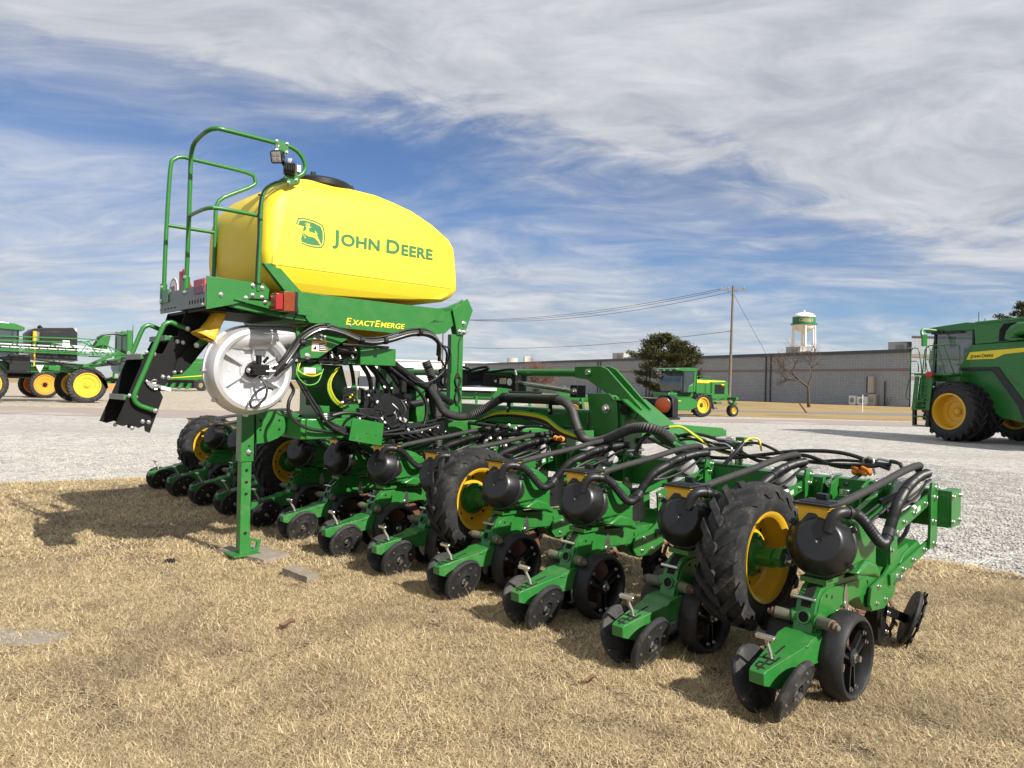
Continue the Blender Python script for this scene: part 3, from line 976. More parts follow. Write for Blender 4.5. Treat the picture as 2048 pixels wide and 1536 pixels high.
def conifer(name, loc, h, w, label, seed, nleaf=9000, base=0.04, lean=0.0):
    rnd = random.Random(seed)
    t = thing(name, label, 'tree', loc)
    tr = MB()
    tr.cyl((0, 0, 0), (0.2, 0, h * 0.75), 0.24, 8, r1=0.08)
    vs, fs, tn = [], [], []
    limbs = []
    for i in range(74):
        f_ = base + (1 - base) * (i + rnd.random()) / 74
        az = rnd.uniform(0, 6.283)
        prof = math.sin(math.pi * min(1, (f_ * 0.86 + 0.16))) ** 0.7
        L_ = w * 0.5 * prof * rnd.uniform(0.62, 1.08)
        p0 = Vector((0, 0, h * f_ * 0.86))
        d = Vector((math.cos(az), math.sin(az), rnd.uniform(0.02, 0.55)))
        p1 = p0 + d * L_
        p1.z = min(p1.z, h)
        tr.tube([p0, p0.lerp(p1, .5) + Vector((0, 0, -.1)), p1], 0.05, 4, smooth=False, taper=.4, cap=False)
        limbs.append((p0, p1, L_))
    per = nleaf // len(limbs)
    for (p0, p1, L_) in limbs:
        tone0 = rnd.uniform(-.15, .15)
        for q in range(per):
            f_ = 1 - abs(rnd.gauss(0, 0.36))
            if f_ < 0.1:
                f_ = rnd.uniform(.3, 1)
            c = p0.lerp(p1, f_) + Vector((rnd.gauss(0, .26), rnd.gauss(0, .26), rnd.gauss(0.05, .15)))
            d = ((p1 - p0).normalized() + Vector((rnd.uniform(-.8, .8), rnd.uniform(-.8, .8), rnd.uniform(-.1, .9)))).normalized()
            s_ = d.cross(Vector((rnd.uniform(-1, 1), rnd.uniform(-1, 1), rnd.uniform(-1, 1)))).normalized()
            a_, b_ = rnd.uniform(.13, .30), rnd.uniform(.025, .05)
            i0 = len(vs)
            vs += [c - s_ * b_, c + s_ * b_, c + d * a_ + s_ * b_ * .6, c + d * a_ - s_ * b_ * .6]
            fs.append((i0, i0 + 1, i0 + 2, i0 + 3))
            tt = min(1, max(0, 0.5 + tone0 + rnd.gauss(0, .22)))
            tn += [tt] * 4
    tr.build('trunk', 'bark', t, noclean=True)
    me = bpy.data.meshes.new('crown')
    me.from_pydata([tuple(v) for v in vs], [], fs)
    at = me.attributes.new('tone', 'FLOAT', 'POINT')
    at.data.foreach_set('value', tn)
    me.materials.append(MATS['needles'])
    o = bpy.data.objects.new('crown', me)
    COL.objects.link(o)
    o.parent = t
    return t


conifer('evergreen_tree', (15.9, 75, 0), 8.0, 8.0, 'broad dark evergreen tree before the grey warehouse', 5, 30000, 0.02)
conifer('pine_tree', (71.5, 102, 0), 17.0, 10, 'dark pine rising behind the harvester roof at the right edge', 8, 16000, 0.3)

# ------------------------------------------------------------------ small things on the lawn
def lay(name, mat, label, cat, loc, dims, rz, seed=1, tilt=(0, 0)):
    b = MB()
    rnd = random.Random(seed)
    n = 7
    vs, fs = [], []
    for i in range(n + 1):
        x = (i / n - .5) * dims[0]
        for (y, z) in ((-.5, 0), (.5, 0), (.5, 1), (-.5, 1)):
            vs.append((x + rnd.uniform(-.004, .004), y * dims[1] + rnd.uniform(-.004, .004), z * dims[2] + rnd.uniform(-.003, .003)))
    for i in range(n):
        for j in range(4):
            fs.append((i * 4 + j, i * 4 + (j + 1) % 4, i * 4 + 4 + (j + 1) % 4, i * 4 + 4 + j))
    fs += [(0, 1, 2, 3), (n * 4 + 3, n * 4 + 2, n * 4 + 1, n * 4)]
    b.add(vs, fs)
    o = b.build(name, mat, None, loc, ang=25, rot=(tilt[0], tilt[1], rz))
    return tag(o, label, cat)


lay('wood_block', 'wood_board', 'short grey timber block lying on the dry grass right of the jack leg', 'timber', (-1.51, 5.28, 0.012), (0.30, 0.10, 0.055), R(-38), 3, (0.05, 0.05))
lay('wood_board', 'wood_board', 'weathered board under the foot plate of the jack leg', 'timber', (-2.08, 5.93, 0.018), (0.56, 0.26, 0.035), R(-32), 4, (0.03, 0.02))
b = MB()
rnd = random.Random(5)
ring = [(0.34 * math.cos(a) * rnd.uniform(.9, 1.1), 0.115 * math.sin(a) * rnd.uniform(.9, 1.1)) for a in [2 * math.pi * i / 22 for i in range(22)]]
b.prism(ring, 'z', 0, 0.014)
for i in range(34):
    a, q = rnd.uniform(0, 6.28), rnd.random() ** .5
    b.ball((0.28 * q * math.cos(a), 0.09 * q * math.sin(a), 0.015), rnd.uniform(.008, .018), 0, 6, (1.2, 1, .5))
tag(b.build('concrete_patch', 'concrete', None, (-2.75, 3.97, 0.005), ang=20), 'flat worn concrete cap set in the lawn at the left edge', 'concrete cap')
for (x, y, lab, s_) in ((-1.26, 4.17, 'curled dry leaf on the lawn below the timber block', 1.0), (0.41, 3.49, 'small brown dry leaf on the lawn before the near row units', .7)):
    b = MB()
    vs, fs = [], []
    for i in range(6):
        for j in range(4):
            u, w = i / 5 - .5, j / 3 - .5
            vs.append((u * .09 * s_, w * .06 * s_ * math.sin(math.pi * (i + .4) / 5.8), 0.022 + .03 * s_ * abs(w) * 2 + .012 * math.sin(u * 5)))
    for i in range(5):
        for j in range(3):
            fs.append((i * 4 + j, i * 4 + j + 1, i * 4 + 5 + j, i * 4 + 4 + j))
    b.add(vs, fs)
    tag(b.build('dry_leaf', 'leaf_dry', None, (x, y, 0.012), rot=(0, 0, R(20))), lab, 'leaf', 'dry leaves on the lawn')
b = MB()
rnd = random.Random(9)
for i in range(12):
    b.ball((rnd.uniform(-.04, .04), rnd.uniform(-.03, .03), rnd.uniform(0, .012)), rnd.uniform(.008, .018), 0, 6)
tag(b.build('dirt_clod', 'black_plastic', None, (-2.62, 5.65, 0.02)), 'dark crumbled clod on the grass left of the jack leg', 'clod')
# ------------------------------------------------------------------ planter
HEAD = R(42.913)
PL = thing('planter', 'long green row planter with a yellow seed tank standing on the dry lawn', 'planter', (-1.6566, 6.3054, 0), HEAD)
ROWS = [(6.5 - n) * 0.762 for n in range(1, 13)]
TB0, TB1, TBZ0, TBZ1 = 1.78, 1.96, 0.66, 0.88


def empty_part(name, parent, loc=(0, 0, 0), rot=(0, 0, 0)):
    o = bpy.data.objects.new(name, None)
    COL.objects.link(o)
    o.parent = parent
    o.location = loc
    o.rotation_euler = rot
    return o


# ---- one row unit; x forward, y left, z up, origin on the ground under the closing wheel hubs
def row_unit():
    b = MB()                                     # cast shank with its curved rear column
    b.prism([(.25, .285), (.272, .35), (.297, .434), (.318, .48), (.355, .515), (.40, .535), (.485, .532), (.85, .515), (1.12, .505), (1.2, .40), (1.12, .33),
             (.98, .285), (.88, .33), (.80, .405), (.62, .395), (.53, .355), (.47, .31), (.40, .28)], 'y', -.046, .046, 0)
    b.prism([(.272, .285), (.294, .35), (.316, .425), (.34, .47), (.375, .497), (.42, .508), (.50, .505), (.86, .49), (.90, .44), (.86, .40), (.62, .415), (.53, .39), (.45, .33), (.41, .285)], 'y', -.054, .054, 0)
    b.box((.47, 0, .545), (.20, .13, .026), 0)
    b.box((.56, 0, .565), (.30, .10, .03), 0)
    # front shank plates that carry the parallel arms
    for s in (-1, 1):
        b.prism([(1.12, .73), (1.19, .74), (1.225, .69), (1.245, .43), (1.19, .35), (1.06, .30), (.90, .315), (.86, .36), (.88, .44), (1.05, .475), (1.135, .52)], 'y', s * .066, s * .080, 0)
    b.box((1.15, 0, .46), (.04, .13, .28), 0)
    b.box((.95, .03, .64), (.22, .07, .22), 5)  # black box added to darken the gap between housing and shank plates
    b.cyl((.93, -.02, .68), (.93, .07, .68), .05, 14, 5)
    b.box((1.00, 0, .40), (.20, .11, .14), 0)
    b.prism([(.20, .27), (.22, .310), (.30, .322), (.40, .325), (.42, .30), (.33, .27)], 'y', -.070, .070, 0)
    for s in (-1, 1):                            # bolts, pivots
        for (x, z) in ((1.13, .70), (1.20, .445)):
            b.bolt((x, s * .094, z), (0, s, 0), .019, 1)
        for (x, z) in ((.95, .345), (1.07, .345), (1.12, .42), (.97, .43), (1.14, .60)):
            b.bolt((x, s * .080, z), (0, s, 0), .010, 1)
        b.bolt((.52, s * .056, .38), (0, s, 0), .010, 1)
        b.cyl((.315, s * .04, .378), (.300, s * .070, .378), .036, 16, 0)
        b.cyl((.300, s * .070, .378), (.275, s * .140, .381), .028, 16, 3)
        b.lathe([(.022, 0), (.022, .016), (.017, .018)], (.275, s * .140, .381), (-.33, s, .03), 12, 4)
        b.bolt((.270, s * .155, .381), (-.33, s, .03), .013, 3)
        b.cyl((.335, s * .075, .285), (.335, s * .098, .285), .026, 14, 4)
        b.bolt((.335, s * .098, .285), (0, s, 0), .013, 1)
        for (x, z) in ((.40, .478), (.46, .462)):
            b.cyl((x, s * .0535, z), (x, s * .0548, z), .010, 10, 2)
    # pocket and slot with their shade painted black, toothed quadrant on the rear of the column
    b.lathe([(.032, -.006), (.032, .008), (.0245, .008), (.0235, .002), (0.0005, .002)], (.281, 0, .388), (-1, 0, .29), 20, mats=[0, 0, 2, 2])
    b.box((.306, 0, .447), (.006, .05, .035), 2, ('Y', R(25)))
    b.box((.345, 0, .500), (.07, .05, .010), 2, ('Y', R(-42)))
    for i in range(7):
        q = i / 6
        b.box((.325 + .07 * q, .028, .487 + .045 * q ** .7), (.007, .016, .014), 0, ('Y', R(-35)))
    b.cyl((.302, -.046, .472), (.302, .062, .472), .0085, 10, 1)
    b.box((.62, -.0555, .425), (.03, .004, .05), 1)
    b.cyl((.60, -.055, .40), (.60, -.068, .40), .022, 14, 1)
    b.tube([(.575, -.06, .375), (.585, -.075, .35), (.61, -.07, .34), (.635, -.06, .375), (.62, -.058, .40)], .006, 6, 1)
    b.cyl((.62, -.05, .47), (.62, -.058, .47), .006, 8, 1)
    b.prism([(.585, .42), (.592, .455), (.606, .50), (.616, .50), (.632, .455), (.638, .42), (.625, .41), (.598, .41)], 'y', -.0605, -.0565, 1)
    u = b.build('row_unit', ['green', 'zinc', 'hole_shade_and_print', 'bare_iron', 'rust', 'black_plastic'], PL, bevel=.004)

    # closing arm between the press wheels
    b = MB()
    wf = lambda x, z: .55 + .9 * min(1, max(0, (x + .16) / .42))
    b.prism([(-.155, .188), (-.158, .238), (-.145, .248), (.155, .302), (.215, .313), (.30, .320), (.355, .308), (.376, .28), (.37, .25), (.31, .228), (.25, .205), (.19, .205), (.12, .20), (.06, .182), (.0, .142), (-.05, .15), (-.10, .17)], 'y', -.062, .062, 0, wf)
    b.prism([(.15, .296), (.185, .318), (.33, .332), (.33, .31), (.17, .29)], 'y', -.080, .080, 0)
    sl = math.atan2(.302 - .248, .30)
    on = lambda x, dz=.0015: .248 + (x + .145) * math.tan(sl) + dz
    b.box((.055, 0, on(.055)), (.09, .009, .003), 1, ('Y', -sl))
    for (x, y, lx, ly) in ((-.105, 0, .085, .010), (-.035, 0, .05, .010), (-.125, -.012, .012, .022), (-.125, .012, .012, .022), (-.085, .016, .012, .026), (-.085, -.016, .012, .026),
                           (-.045, -.018, .012, .034), (-.045, .018, .012, .034), (-.02, .03, .03, .010), (-.02, -.03, .03, .010), (-.105, .024, .028, .009), (-.065, -.026, .028, .009)):
        b.box((x, y, on(x)), (lx, ly, .003), 1, ('Y', -sl))  # thin black boxes on the surface paint the shade of cut slots
    b.cyl((.02, -.12, .145), (.02, .12, .145), .018, 10, 2)
    b.box((.02, 0, .165), (.05, .05, .07), 2)
    b.build('closing_arm', ['green_dusty', 'hole_shade_and_print', 'black_paint'], u, bevel=.004)
    b = MB()
    b.tube([(-.03, 0, .262), (-.042, 0, .30), (-.065, 0, .335), (-.078, 0, .362)], .0085, 8, 1)
    b.box((-.084, 0, .374), (.022, .090, .020), 0, ('Y', R(-20)))
    b.build('adjuster_handle', ['steel', 'worn_zinc'], u, bevel=.003)

    # press wheels lean apart at the top
    for s in (-1, 1):
        b = MB()
        n = Vector((0.06, s * math.cos(R(20)), -math.sin(R(20)))).normalized()
        c = Vector((.0, s * .092, .143))
        b.lathe([(.0005, -.024), (.10, -.024), (.135, -.018), (.148, -.010), (.1515, .0), (.148, .012), (.140, .019), (.134, .017), (.130, .014), (.06, .015), (.052, .020), (.045, .020), (.040, .012), (.0005, .012)], c, n, 40,
                mats=[0, 0, 0, 0, 0, 0, 0, 0, 1, 1, 1, 1, 1])
        fu, fw_ = b.ring_frame(n)
        for i in range(6):
            a = 2 * math.pi * i / 6 + .3
            b.bolt(c + n * .015 + (fu * math.cos(a) + fw_ * math.sin(a)) * .098, n, .0055, 2)
        b.bolt(c + n * .012, n, .0145, 2, .022)
        b.build('press_wheel', ['rubber', 'rubber_clean', 'zinc'], u)

    # gauge wheels with three-spoke rims, rusty opener disc between them
    for s in (-1, 1):
        b = MB()
        c = Vector((.455, 0, .203))
        ax = Vector((0, s, 0))
        b.lathe([(.158, .078), (.180, .074), (.198, .078), (.2065, .09), (.2085, .115), (.2075, .145), (.200, .172), (.188, .186), (.176, .188), (.170, .180), (.166, .168), (.156, .150), (.152, .10), (.158, .078)], c, ax, 48,
                mats=[0, 0, 0, 0, 0, 0, 0, 0, 0, 1, 1, 1, 1], cap=False)
        b.lathe([(.042, .10), (.042, .165), (.03, .172), (.0005, .172)], c, ax, 18, 1)
        for i in range(3):
            a = 2 * math.pi * i / 3 + .5
            d = Vector((math.cos(a), 0, math.sin(a)))
            t_ = Vector((-math.sin(a), 0, math.cos(a)))
            for q in (-1, 1):
                b.bar(c + ax * .150 + d * .03 + t_ * .018 * q, c + ax * .150 + d * .157 + t_ * .030 * q, .012, .022, 1, up=(0, 1, 0))
            b.bar(c + ax * .138 + d * .03, c + ax * .138 + d * .157, .050, .006, 1, up=(0, 1, 0))
            for q in (-1, 1):
                b.bolt(c + ax * .164 + d * .142 + t_ * .028 * q, ax, .008, 2)
        b.bolt(c + ax * .172, ax, .016, 2, .02)
        b.build('gauge_wheel', ['rubber_clean', 'black_plastic', 'zinc'], u)
    b = MB()
    for s in (-1, 1):
        n = Vector((.05, s, .04)).normalized()
        b.lathe([(.0005, .003), (.185, .003), (.190, 0), (.185, -.003), (.0005, -.003)], (.62, s * .018, .225), n, 36, 0)
    b.build('opener_disc', 'rust', u)

    # meter with its domed black cover
    a = Vector((-.90, -.30, .30)).normalized()
    c = Vector((.40, -.022, .722))
    b = MB()
    b.lathe([(.120, -.10), (.148, -.085), (.152, -.004), (.159, .0), (.159, .012), (.150, .016), (.146, .03), (.112, .096), (.100, .110), (.093, .1135), (.090, .1140), (.012, .1145), (.010, .110), (.0005, .110)], c, a, 44, 0)
    up = (Vector((0, 0, 1)) - a * a.z).normalized()
    sd_ = a.cross(up)
    T = Matrix((sd_, up, a)).transposed().to_4x4()
    T.translation = c
    b2 = MB(T)
    # raised outlet shoulder running to the top of the cover
    b2.prism([(-.080, .02), (-.076, .075), (-.055, .128), (.055, .130), (.085, .09), (.090, .03)], 'z', .0, .094, 0)
    for an in (35, 150, 215, 330):
        q = Vector((math.cos(R(an)), math.sin(R(an)), 0))
        b2.box(q * .160 + Vector((0, 0, -.01)), (.03, .022, .05), 0, ('Z', R(an)))
        b2.box(q * .168 + Vector((0, 0, .012)), (.014, .03, .022), 0, ('Z', R(an)))
    for v in b2.v:
        b.v.append(v)
    off = len(b.v) - len(b2.v)
    for f_, mm in zip(b2.f, b2.m):
        b.f.append([i + off for i in f_])
        b.m.append(mm)
    b.build('meter_cover', 'black_plastic', u, bevel=.003)

    # green housing in front of the cover
    b = MB()
    prof = [(.40, .60), (.40, .80), (.46, .86), (.58, .862), (.66, .840), (.75, .785), (.79, .71), (.79, .535), (.72, .545), (.66, .575), (.52, .59)]
    b.prism(prof, 'y', -.125, .125, 0)
    b.prism([(.43, .62), (.43, .79), (.47, .835), (.58, .838), (.65, .82), (.73, .765), (.76, .69), (.765, .58), (.70, .60), (.60, .63)], 'y', -.145, .145, 0)
    b.prism([(.50, .585), (.62, .635), (.74, .60), (.79, .55), (.79, .515), (.72, .545), (.60, .56)], 'y', -.158, .158, 0)
    b.build('meter_housing', 'green', u, bevel=.014)

    # yellow seed pot with black lid
    b = MB()
    b.prism([(-.062, .80), (-.080, .905), (.080, .905), (.062, .80)], 'x', .345, .51, 0)
    b.box((.43, 0, .902), (.185, .172, .012), 0)
    b.build('seed_pot', 'yellow', u, bevel=.006)
    b = MB()
    b.box((.43, 0, .914), (.20, .186, .012), 0)
    for i in range(4):
        b.box((.365 + i * .03, 0, .922), (.012, .15, .006), 0)
    b.box((.50, .02, .936), (.030, .055, .030), 0)
    b.build('pot_lid', 'black_plastic', u, bevel=.003)

    # parallel arms to the toolbar
    for s in (-1, 1):
        for (z0, z1, h) in ((.70, .84, .066), (.445, .565, .060)):
            b = MB()
            b.bar((1.10, s * .088, z0), (1.74, s * .088, z1), .014, h, 0, up=(0, 0, 1))
            for q in (.28, .52, .8):
                p = Vector((1.10, s * .096, z0)).lerp(Vector((1.74, s * .096, z1)), q)
                b.bolt(p, (0, s, 0), .011, 1)
            if z0 > .6:
                p = Vector((1.10, s * .0955, z0)).lerp(Vector((1.74, s * .0955, z1)), .64)
                b.box(p, (.055, .002, .030), 2, ('Y', -math.atan2(z1 - z0, .64)))
            b.build('parallel_arm', ['green', 'zinc', 'sticker_grey'], u, bevel=.003)
    b = MB()
    b.prism([(1.25, .47), (1.34, .55), (1.56, .60), (1.62, .56), (1.45, .52)], 'y', -.078, .078, 0)
    b.prism([(1.22, .50), (1.24, .575), (1.42, .60), (1.45, .56), (1.36, .54), (1.30, .50)], 'y', -.07, .07, 0)
    b.build('arm_brace', 'green', u, bevel=.004)
    b = MB()
    b.cyl((1.30, 0, .60), (1.66, 0, .86), .034, 14, 0)
    b.cyl((1.46, 0, .72), (1.66, 0, .86), .058, 16, 1)
    b.lathe([(.058, 0), (.07, .02), (.07, .09), (.05, .12)], (1.52, -.01, .83), (.4, -.2, 1), 16, 1)
    b.tube([(1.45, -.07, .77), (1.40, -.08, .72), (1.36, -.075, .66), (1.33, -.04, .60)], .012, 6, 0)
    b.cyl((1.42, -.09, .80), (1.47, -.085, .805), .012, 8, 2)
    b.build('down_force_cylinder', ['black_plastic', 'grey_plastic', 'white_plastic'], u)
    b = MB()
    for s in (-1, 1):
        b.prism([(1.655, .545), (1.665, .72), (1.66, .87), (1.68, .93), (1.778, .92), (1.778, .55), (1.73, .53)], 'y', s * .098, s * .114, 0)
        for (x, z) in ((1.72, .84), (1.72, .565), (1.745, .895), (1.70, .70)):
            b.bolt((x, s * .114, z), (0, s, 0), .013, 1)
    b.box((1.768, 0, .77), (.016, .20, .20), 0)
    for y in (-.055, .055):
        b.cyl((1.755, y, .925), (2.0, y, .925), .011, 8, 1)
        b.bolt((1.757, y, .80), (-1, 0, 0), .016, 1)
    b.build('mounting_bracket', ['green', 'zinc'], u, bevel=.003)

    # row cleaner ahead of the opener: arms, spoked wheels and a depth band
    b = MB()
    b.prism([(1.09, .36), (1.23, .38), (1.26, .33), (1.22, .10), (1.16, .06), (1.12, .10)], 'y', -.030, .030, 0)
    b.bar((1.20, -.04, .25), (1.44, -.07, .16), .014, .05, 0)
    b.bar((1.20, .04, .25), (1.44, .07, .16), .014, .05, 0)
    b.cyl((1.14, -.045, .20), (1.14, .045, .20), .03, 12, 0)
    for (x, z) in ((1.18, .14), (1.2, .24), (1.33, .2)):
        b.bolt((x, -.05, z), (0, -1, 0), .009, 1)
    b.build('cleaner_arm', ['black_paint', 'zinc'], u, bevel=.003)
    for s in (-1, 1):
        b = MB()
        n = Vector((.42, s * 1.0, -.38)).normalized()
        c = Vector((1.45, s * .11, .165))
        fu, fw_ = b.ring_frame(n)
        b.lathe([(.128, -.004), (.148, -.004), (.148, .004), (.128, .004), (.128, -.004)], c, n, 36, 0, cap=False)
        b.lathe([(.0005, .022), (.035, .022), (.045, .006), (.058, .004), (.058, -.004), (.0005, -.004)], c, n, 18, 0)
        for i in range(12):
            t_ = 2 * math.pi * i / 12
            d = fu * math.cos(t_) + fw_ * math.sin(t_)
            e = -fu * math.sin(t_) + fw_ * math.cos(t_)
            P_ = [c + d * .05 - e * .014, c + d * .05 + e * .014, c + d * .13 + e * .012, c + d * .172 + e * .022, c + d * .165 + e * .0, c + d * .13 - e * .012]
            vs = [p + n * .004 for p in P_] + [p - n * .004 for p in P_]
            if i % 2 == 0:
                b.add(vs, [list(range(6)), list(range(11, 5, -1))] + [(j, (j + 1) % 6, 6 + (j + 1) % 6, 6 + j) for j in range(6)], 0)
            else:
                P_ = [c + d * .128 - e * .012, c + d * .128 + e * .012, c + d * .172 + e * .022, c + d * .165]
                vs = [p + n * .004 for p in P_] + [p - n * .004 for p in P_]
                b.add(vs, [(0, 1, 2, 3), (7, 6, 5, 4)] + [(j, (j + 1) % 4, 4 + (j + 1) % 4, 4 + j) for j in range(4)], 0)
        b.build('cleaner_wheel', 'black_paint' if s < 0 else 'rust', u)
        if s < 0:
            b = MB()
            b.lathe([(.05, -.016), (.150, -.016), (.160, -.004), (.160, .004), (.150, .016), (.12, .018), (.11, .012), (.05, .012)], c + n * -.03, n, 36, 0)
            b.build('depth_band', 'rubber_clean', u)

    # vacuum hose with elbow, and the grey seed hose
    b = MB()
    b.tube([(.325, -.085, .80), (.335, -.10, .86), (.35, -.115, .885), (.38, -.13, .892), (.43, -.150, .885)], .027, 12, 0, .012)
    b.lathe([(.032, 0), (.032, .012)], (.405, -.14, .889), (.5, -.25, -.08), 14, 0)
    b.tube([(.43, -.150, .885), (.46, -.165, .875), (.50, -.18, .845), (.545, -.205, .785), (.59, -.22, .742), (.64, -.222, .730), (.70, -.215, .745)], .0280, 12, 0, .0075, ribs=.0065)
    b.tube([(.70, -.215, .745), (.80, -.20, .815), (.93, -.18, .885), (1.14, -.14, .925), (1.30, -.12, .955), (1.56, -.08, .972), (1.76, -.06, .975)], .0280, 12, 0, .0075, ribs=.0062)
    b.tube([(1.74, -.06, .975), (1.80, -.04, .97), (1.82, .0, .94)], .028, 12, 0, .02)
    b.lathe([(.030, 0), (.030, .05)], (.70, -.215, .745), (.10, .015, .07), 12, 0)
    for x in (1.14, 1.36):
        b.lathe([(.031, 0), (.031, .012)], (x, -.14 + (x - 1.14) * .12, .925 + (x - 1.14) * .16), (1, .1, .2), 12, 0, cap=False)
    b.build('vacuum_hose', 'hose', u)
    b = MB()
    b.tube([(.50, -.03, .885), (.60, -.04, .905), (.80, -.05, .935), (1.08, -.05, .968), (1.39, -.05, 1.012), (1.62, -.045, 1.028), (1.72, -.03, 1.02), (1.78, .0, .99)], .0205, 12, 0, .03)
    b.lathe([(.026, 0), (.026, .04)], (.495, -.03, .884), (1, -.05, .12), 12, 1)
    b.tube([(1.10, -.03, .86), (1.3, -.07, .90), (1.5, -.07, .935), (1.74, -.03, .95)], .014, 8, 1)
    b.tube([(1.06, -.08, .82), (1.2, -.11, .83), (1.42, -.12, .88), (1.6, -.10, .93), (1.75, -.08, .94)], .008, 6, 1)
    b.tube([(.95, -.02, .75), (1.2, -.05, .84), (1.45, -.05, .90), (1.7, .02, .93)], .010, 6, 1)
    b.build('seed_hose', ['hose_grey', 'hose'], u)
    return u


unit = row_unit()
for i, y in enumerate(ROWS):
    o = unit if i == 11 else copy_tree(unit, PL)
    o.location = (0, y, 0)
# the centre units feed back to the tank frame and look dustier / darker only by shade


# ---- carrying wheels between the rows
def lug_tyre(b, c, R_, w, rim, lugs, lh, seg=64, mat=0, ax=(0, 1, 0), out=0.0):
    """farm tyre: rounded carcass and slanted bars; axis ax"""
    ax = Vector(ax).normalized()
    c = Vector(c)
    h = w / 2
    rc = R_ - lh
    sh = rc - (rc - rim) * 0.16
    b.lathe([(rim, -h * .80), (rim + (rc - rim) * .25, -h * .96), (rim + (rc - rim) * .55, -h), (sh, -h * .88), (rc - .006, -h * .55), (rc, 0), (rc - .006, h * .55), (sh, h * .88), (rim + (rc - rim) * .55, h),
             (rim + (rc - rim) * .25, h * .96), (rim, h * .80)], c, ax, seg, mat, cap=False)
    u, v = b.ring_frame(ax)
    for i in range(lugs):
        for s in (-1, 1):
            t0 = 2 * math.pi * (i + (0.5 if s > 0 else 0)) / lugs
            sweep = 2 * math.pi / lugs * .95
            P = []
            for q in (0.0, .5, 1.0):
                y = s * h * (-.06 + 1.04 * q)
                rr = rc + (.0 if q < .8 else -(rc - sh) * .55)
                a = t0 + sweep * q * 1.0
                P.append((y, rr, a))
            wd = 2 * math.pi / lugs * .24
            vs, fs = [], []
            for (y, rr, a) in P:
                for (da, rad) in ((-wd, rr - .012), (-wd * .72, rr + lh), (wd * .72, rr + lh), (wd, rr - .012)):
                    vs.append(c + ax * y + (u * math.cos(a + da) + v * math.sin(a + da)) * rad)
            # shoulder piece down the sidewall
            y, rr, a = P[-1]
            a2 = a + sweep * .25
            for (da, rad) in ((-wd, sh - .03), (-wd * .72, sh - .02), (wd * .72, sh - .02), (wd, sh - .03)):
                vs.append(c + ax * (s * h * 1.03) + (u * math.cos(a2 + da) + v * math.sin(a2 + da)) * rad)
            for j in range(3):
                for e in range(3):
                    fs.append((j * 4 + e, j * 4 + e + 1, j * 4 + 4 + e + 1, j * 4 + 4 + e))
            fs += [(0, 1, 2, 3), (15, 14, 13, 12)]
            b.add(vs, fs, mat)


def carrying_wheel():
    c = Vector((.460, -.012, .592))
    b = MB()
    lug_tyre(b, c, .383, .218, .225, 17, .020)
    w = b.build('carrying_wheel', 'rubber', PL, ang=40)
    b = MB()
    b.lathe([(.236, -.092), (.236, -.100), (.222, -.096), (.205, -.080), (.200, -.02), (.196, .0), (.188, .012), (.10, .012), (.10, .020), (.19, .022), (.205, .03), (.205, .075), (.222, .096), (.236, .100), (.236, .092)], c, (0, 1, 0), 48, 0, cap=False)
    for i in range(8):
        a = 2 * math.pi * i / 8
        b.cyl(c + Vector((.155 * math.cos(a), .0115, .155 * math.sin(a))), c + Vector((.155 * math.cos(a), .010, .155 * math.sin(a))), .011, 10, 1)
    b.build('rim', ['yellow', 'hole_shade_and_print'], w)
    b = MB()
    b.lathe([(.0005, .03), (.115, .03), (.115, -.012), (.085, -.016), (.075, -.04), (.052, -.05), (.050, -.125), (.040, -.13), (.040, -.16), (.0005, -.16)], c, (0, 1, 0), 32, 0)
    for i in range(6):
        a = 2 * math.pi * i / 6
        b.bolt(c + Vector((.098 * math.cos(a), -.012, .098 * math.sin(a))), (0, -1, 0), .009, 0)
    b.build('hub', 'green', w)
    b = MB()
    b.prism([(.42, .56), (.40, .61), (.43, .655), (.50, .655), (1.2, .70), (1.78, .86), (1.78, .70), (1.2, .58), (.50, .555)], 'y', -.195, -.160, 0)
    b.bolt(c + Vector((0, -.195, 0)), (0, -1, 0), .022, 1)
    b.build('wheel_arm', ['green', 'zinc'], w, bevel=.004)
    return w


cw = carrying_wheel()
for i, q in enumerate((11.5, 8.5, 4.5, 1.5)):
    o = cw if i == 0 else copy_tree(cw, PL)
    o.location = (0, (6.5 - q) * .762, 0)

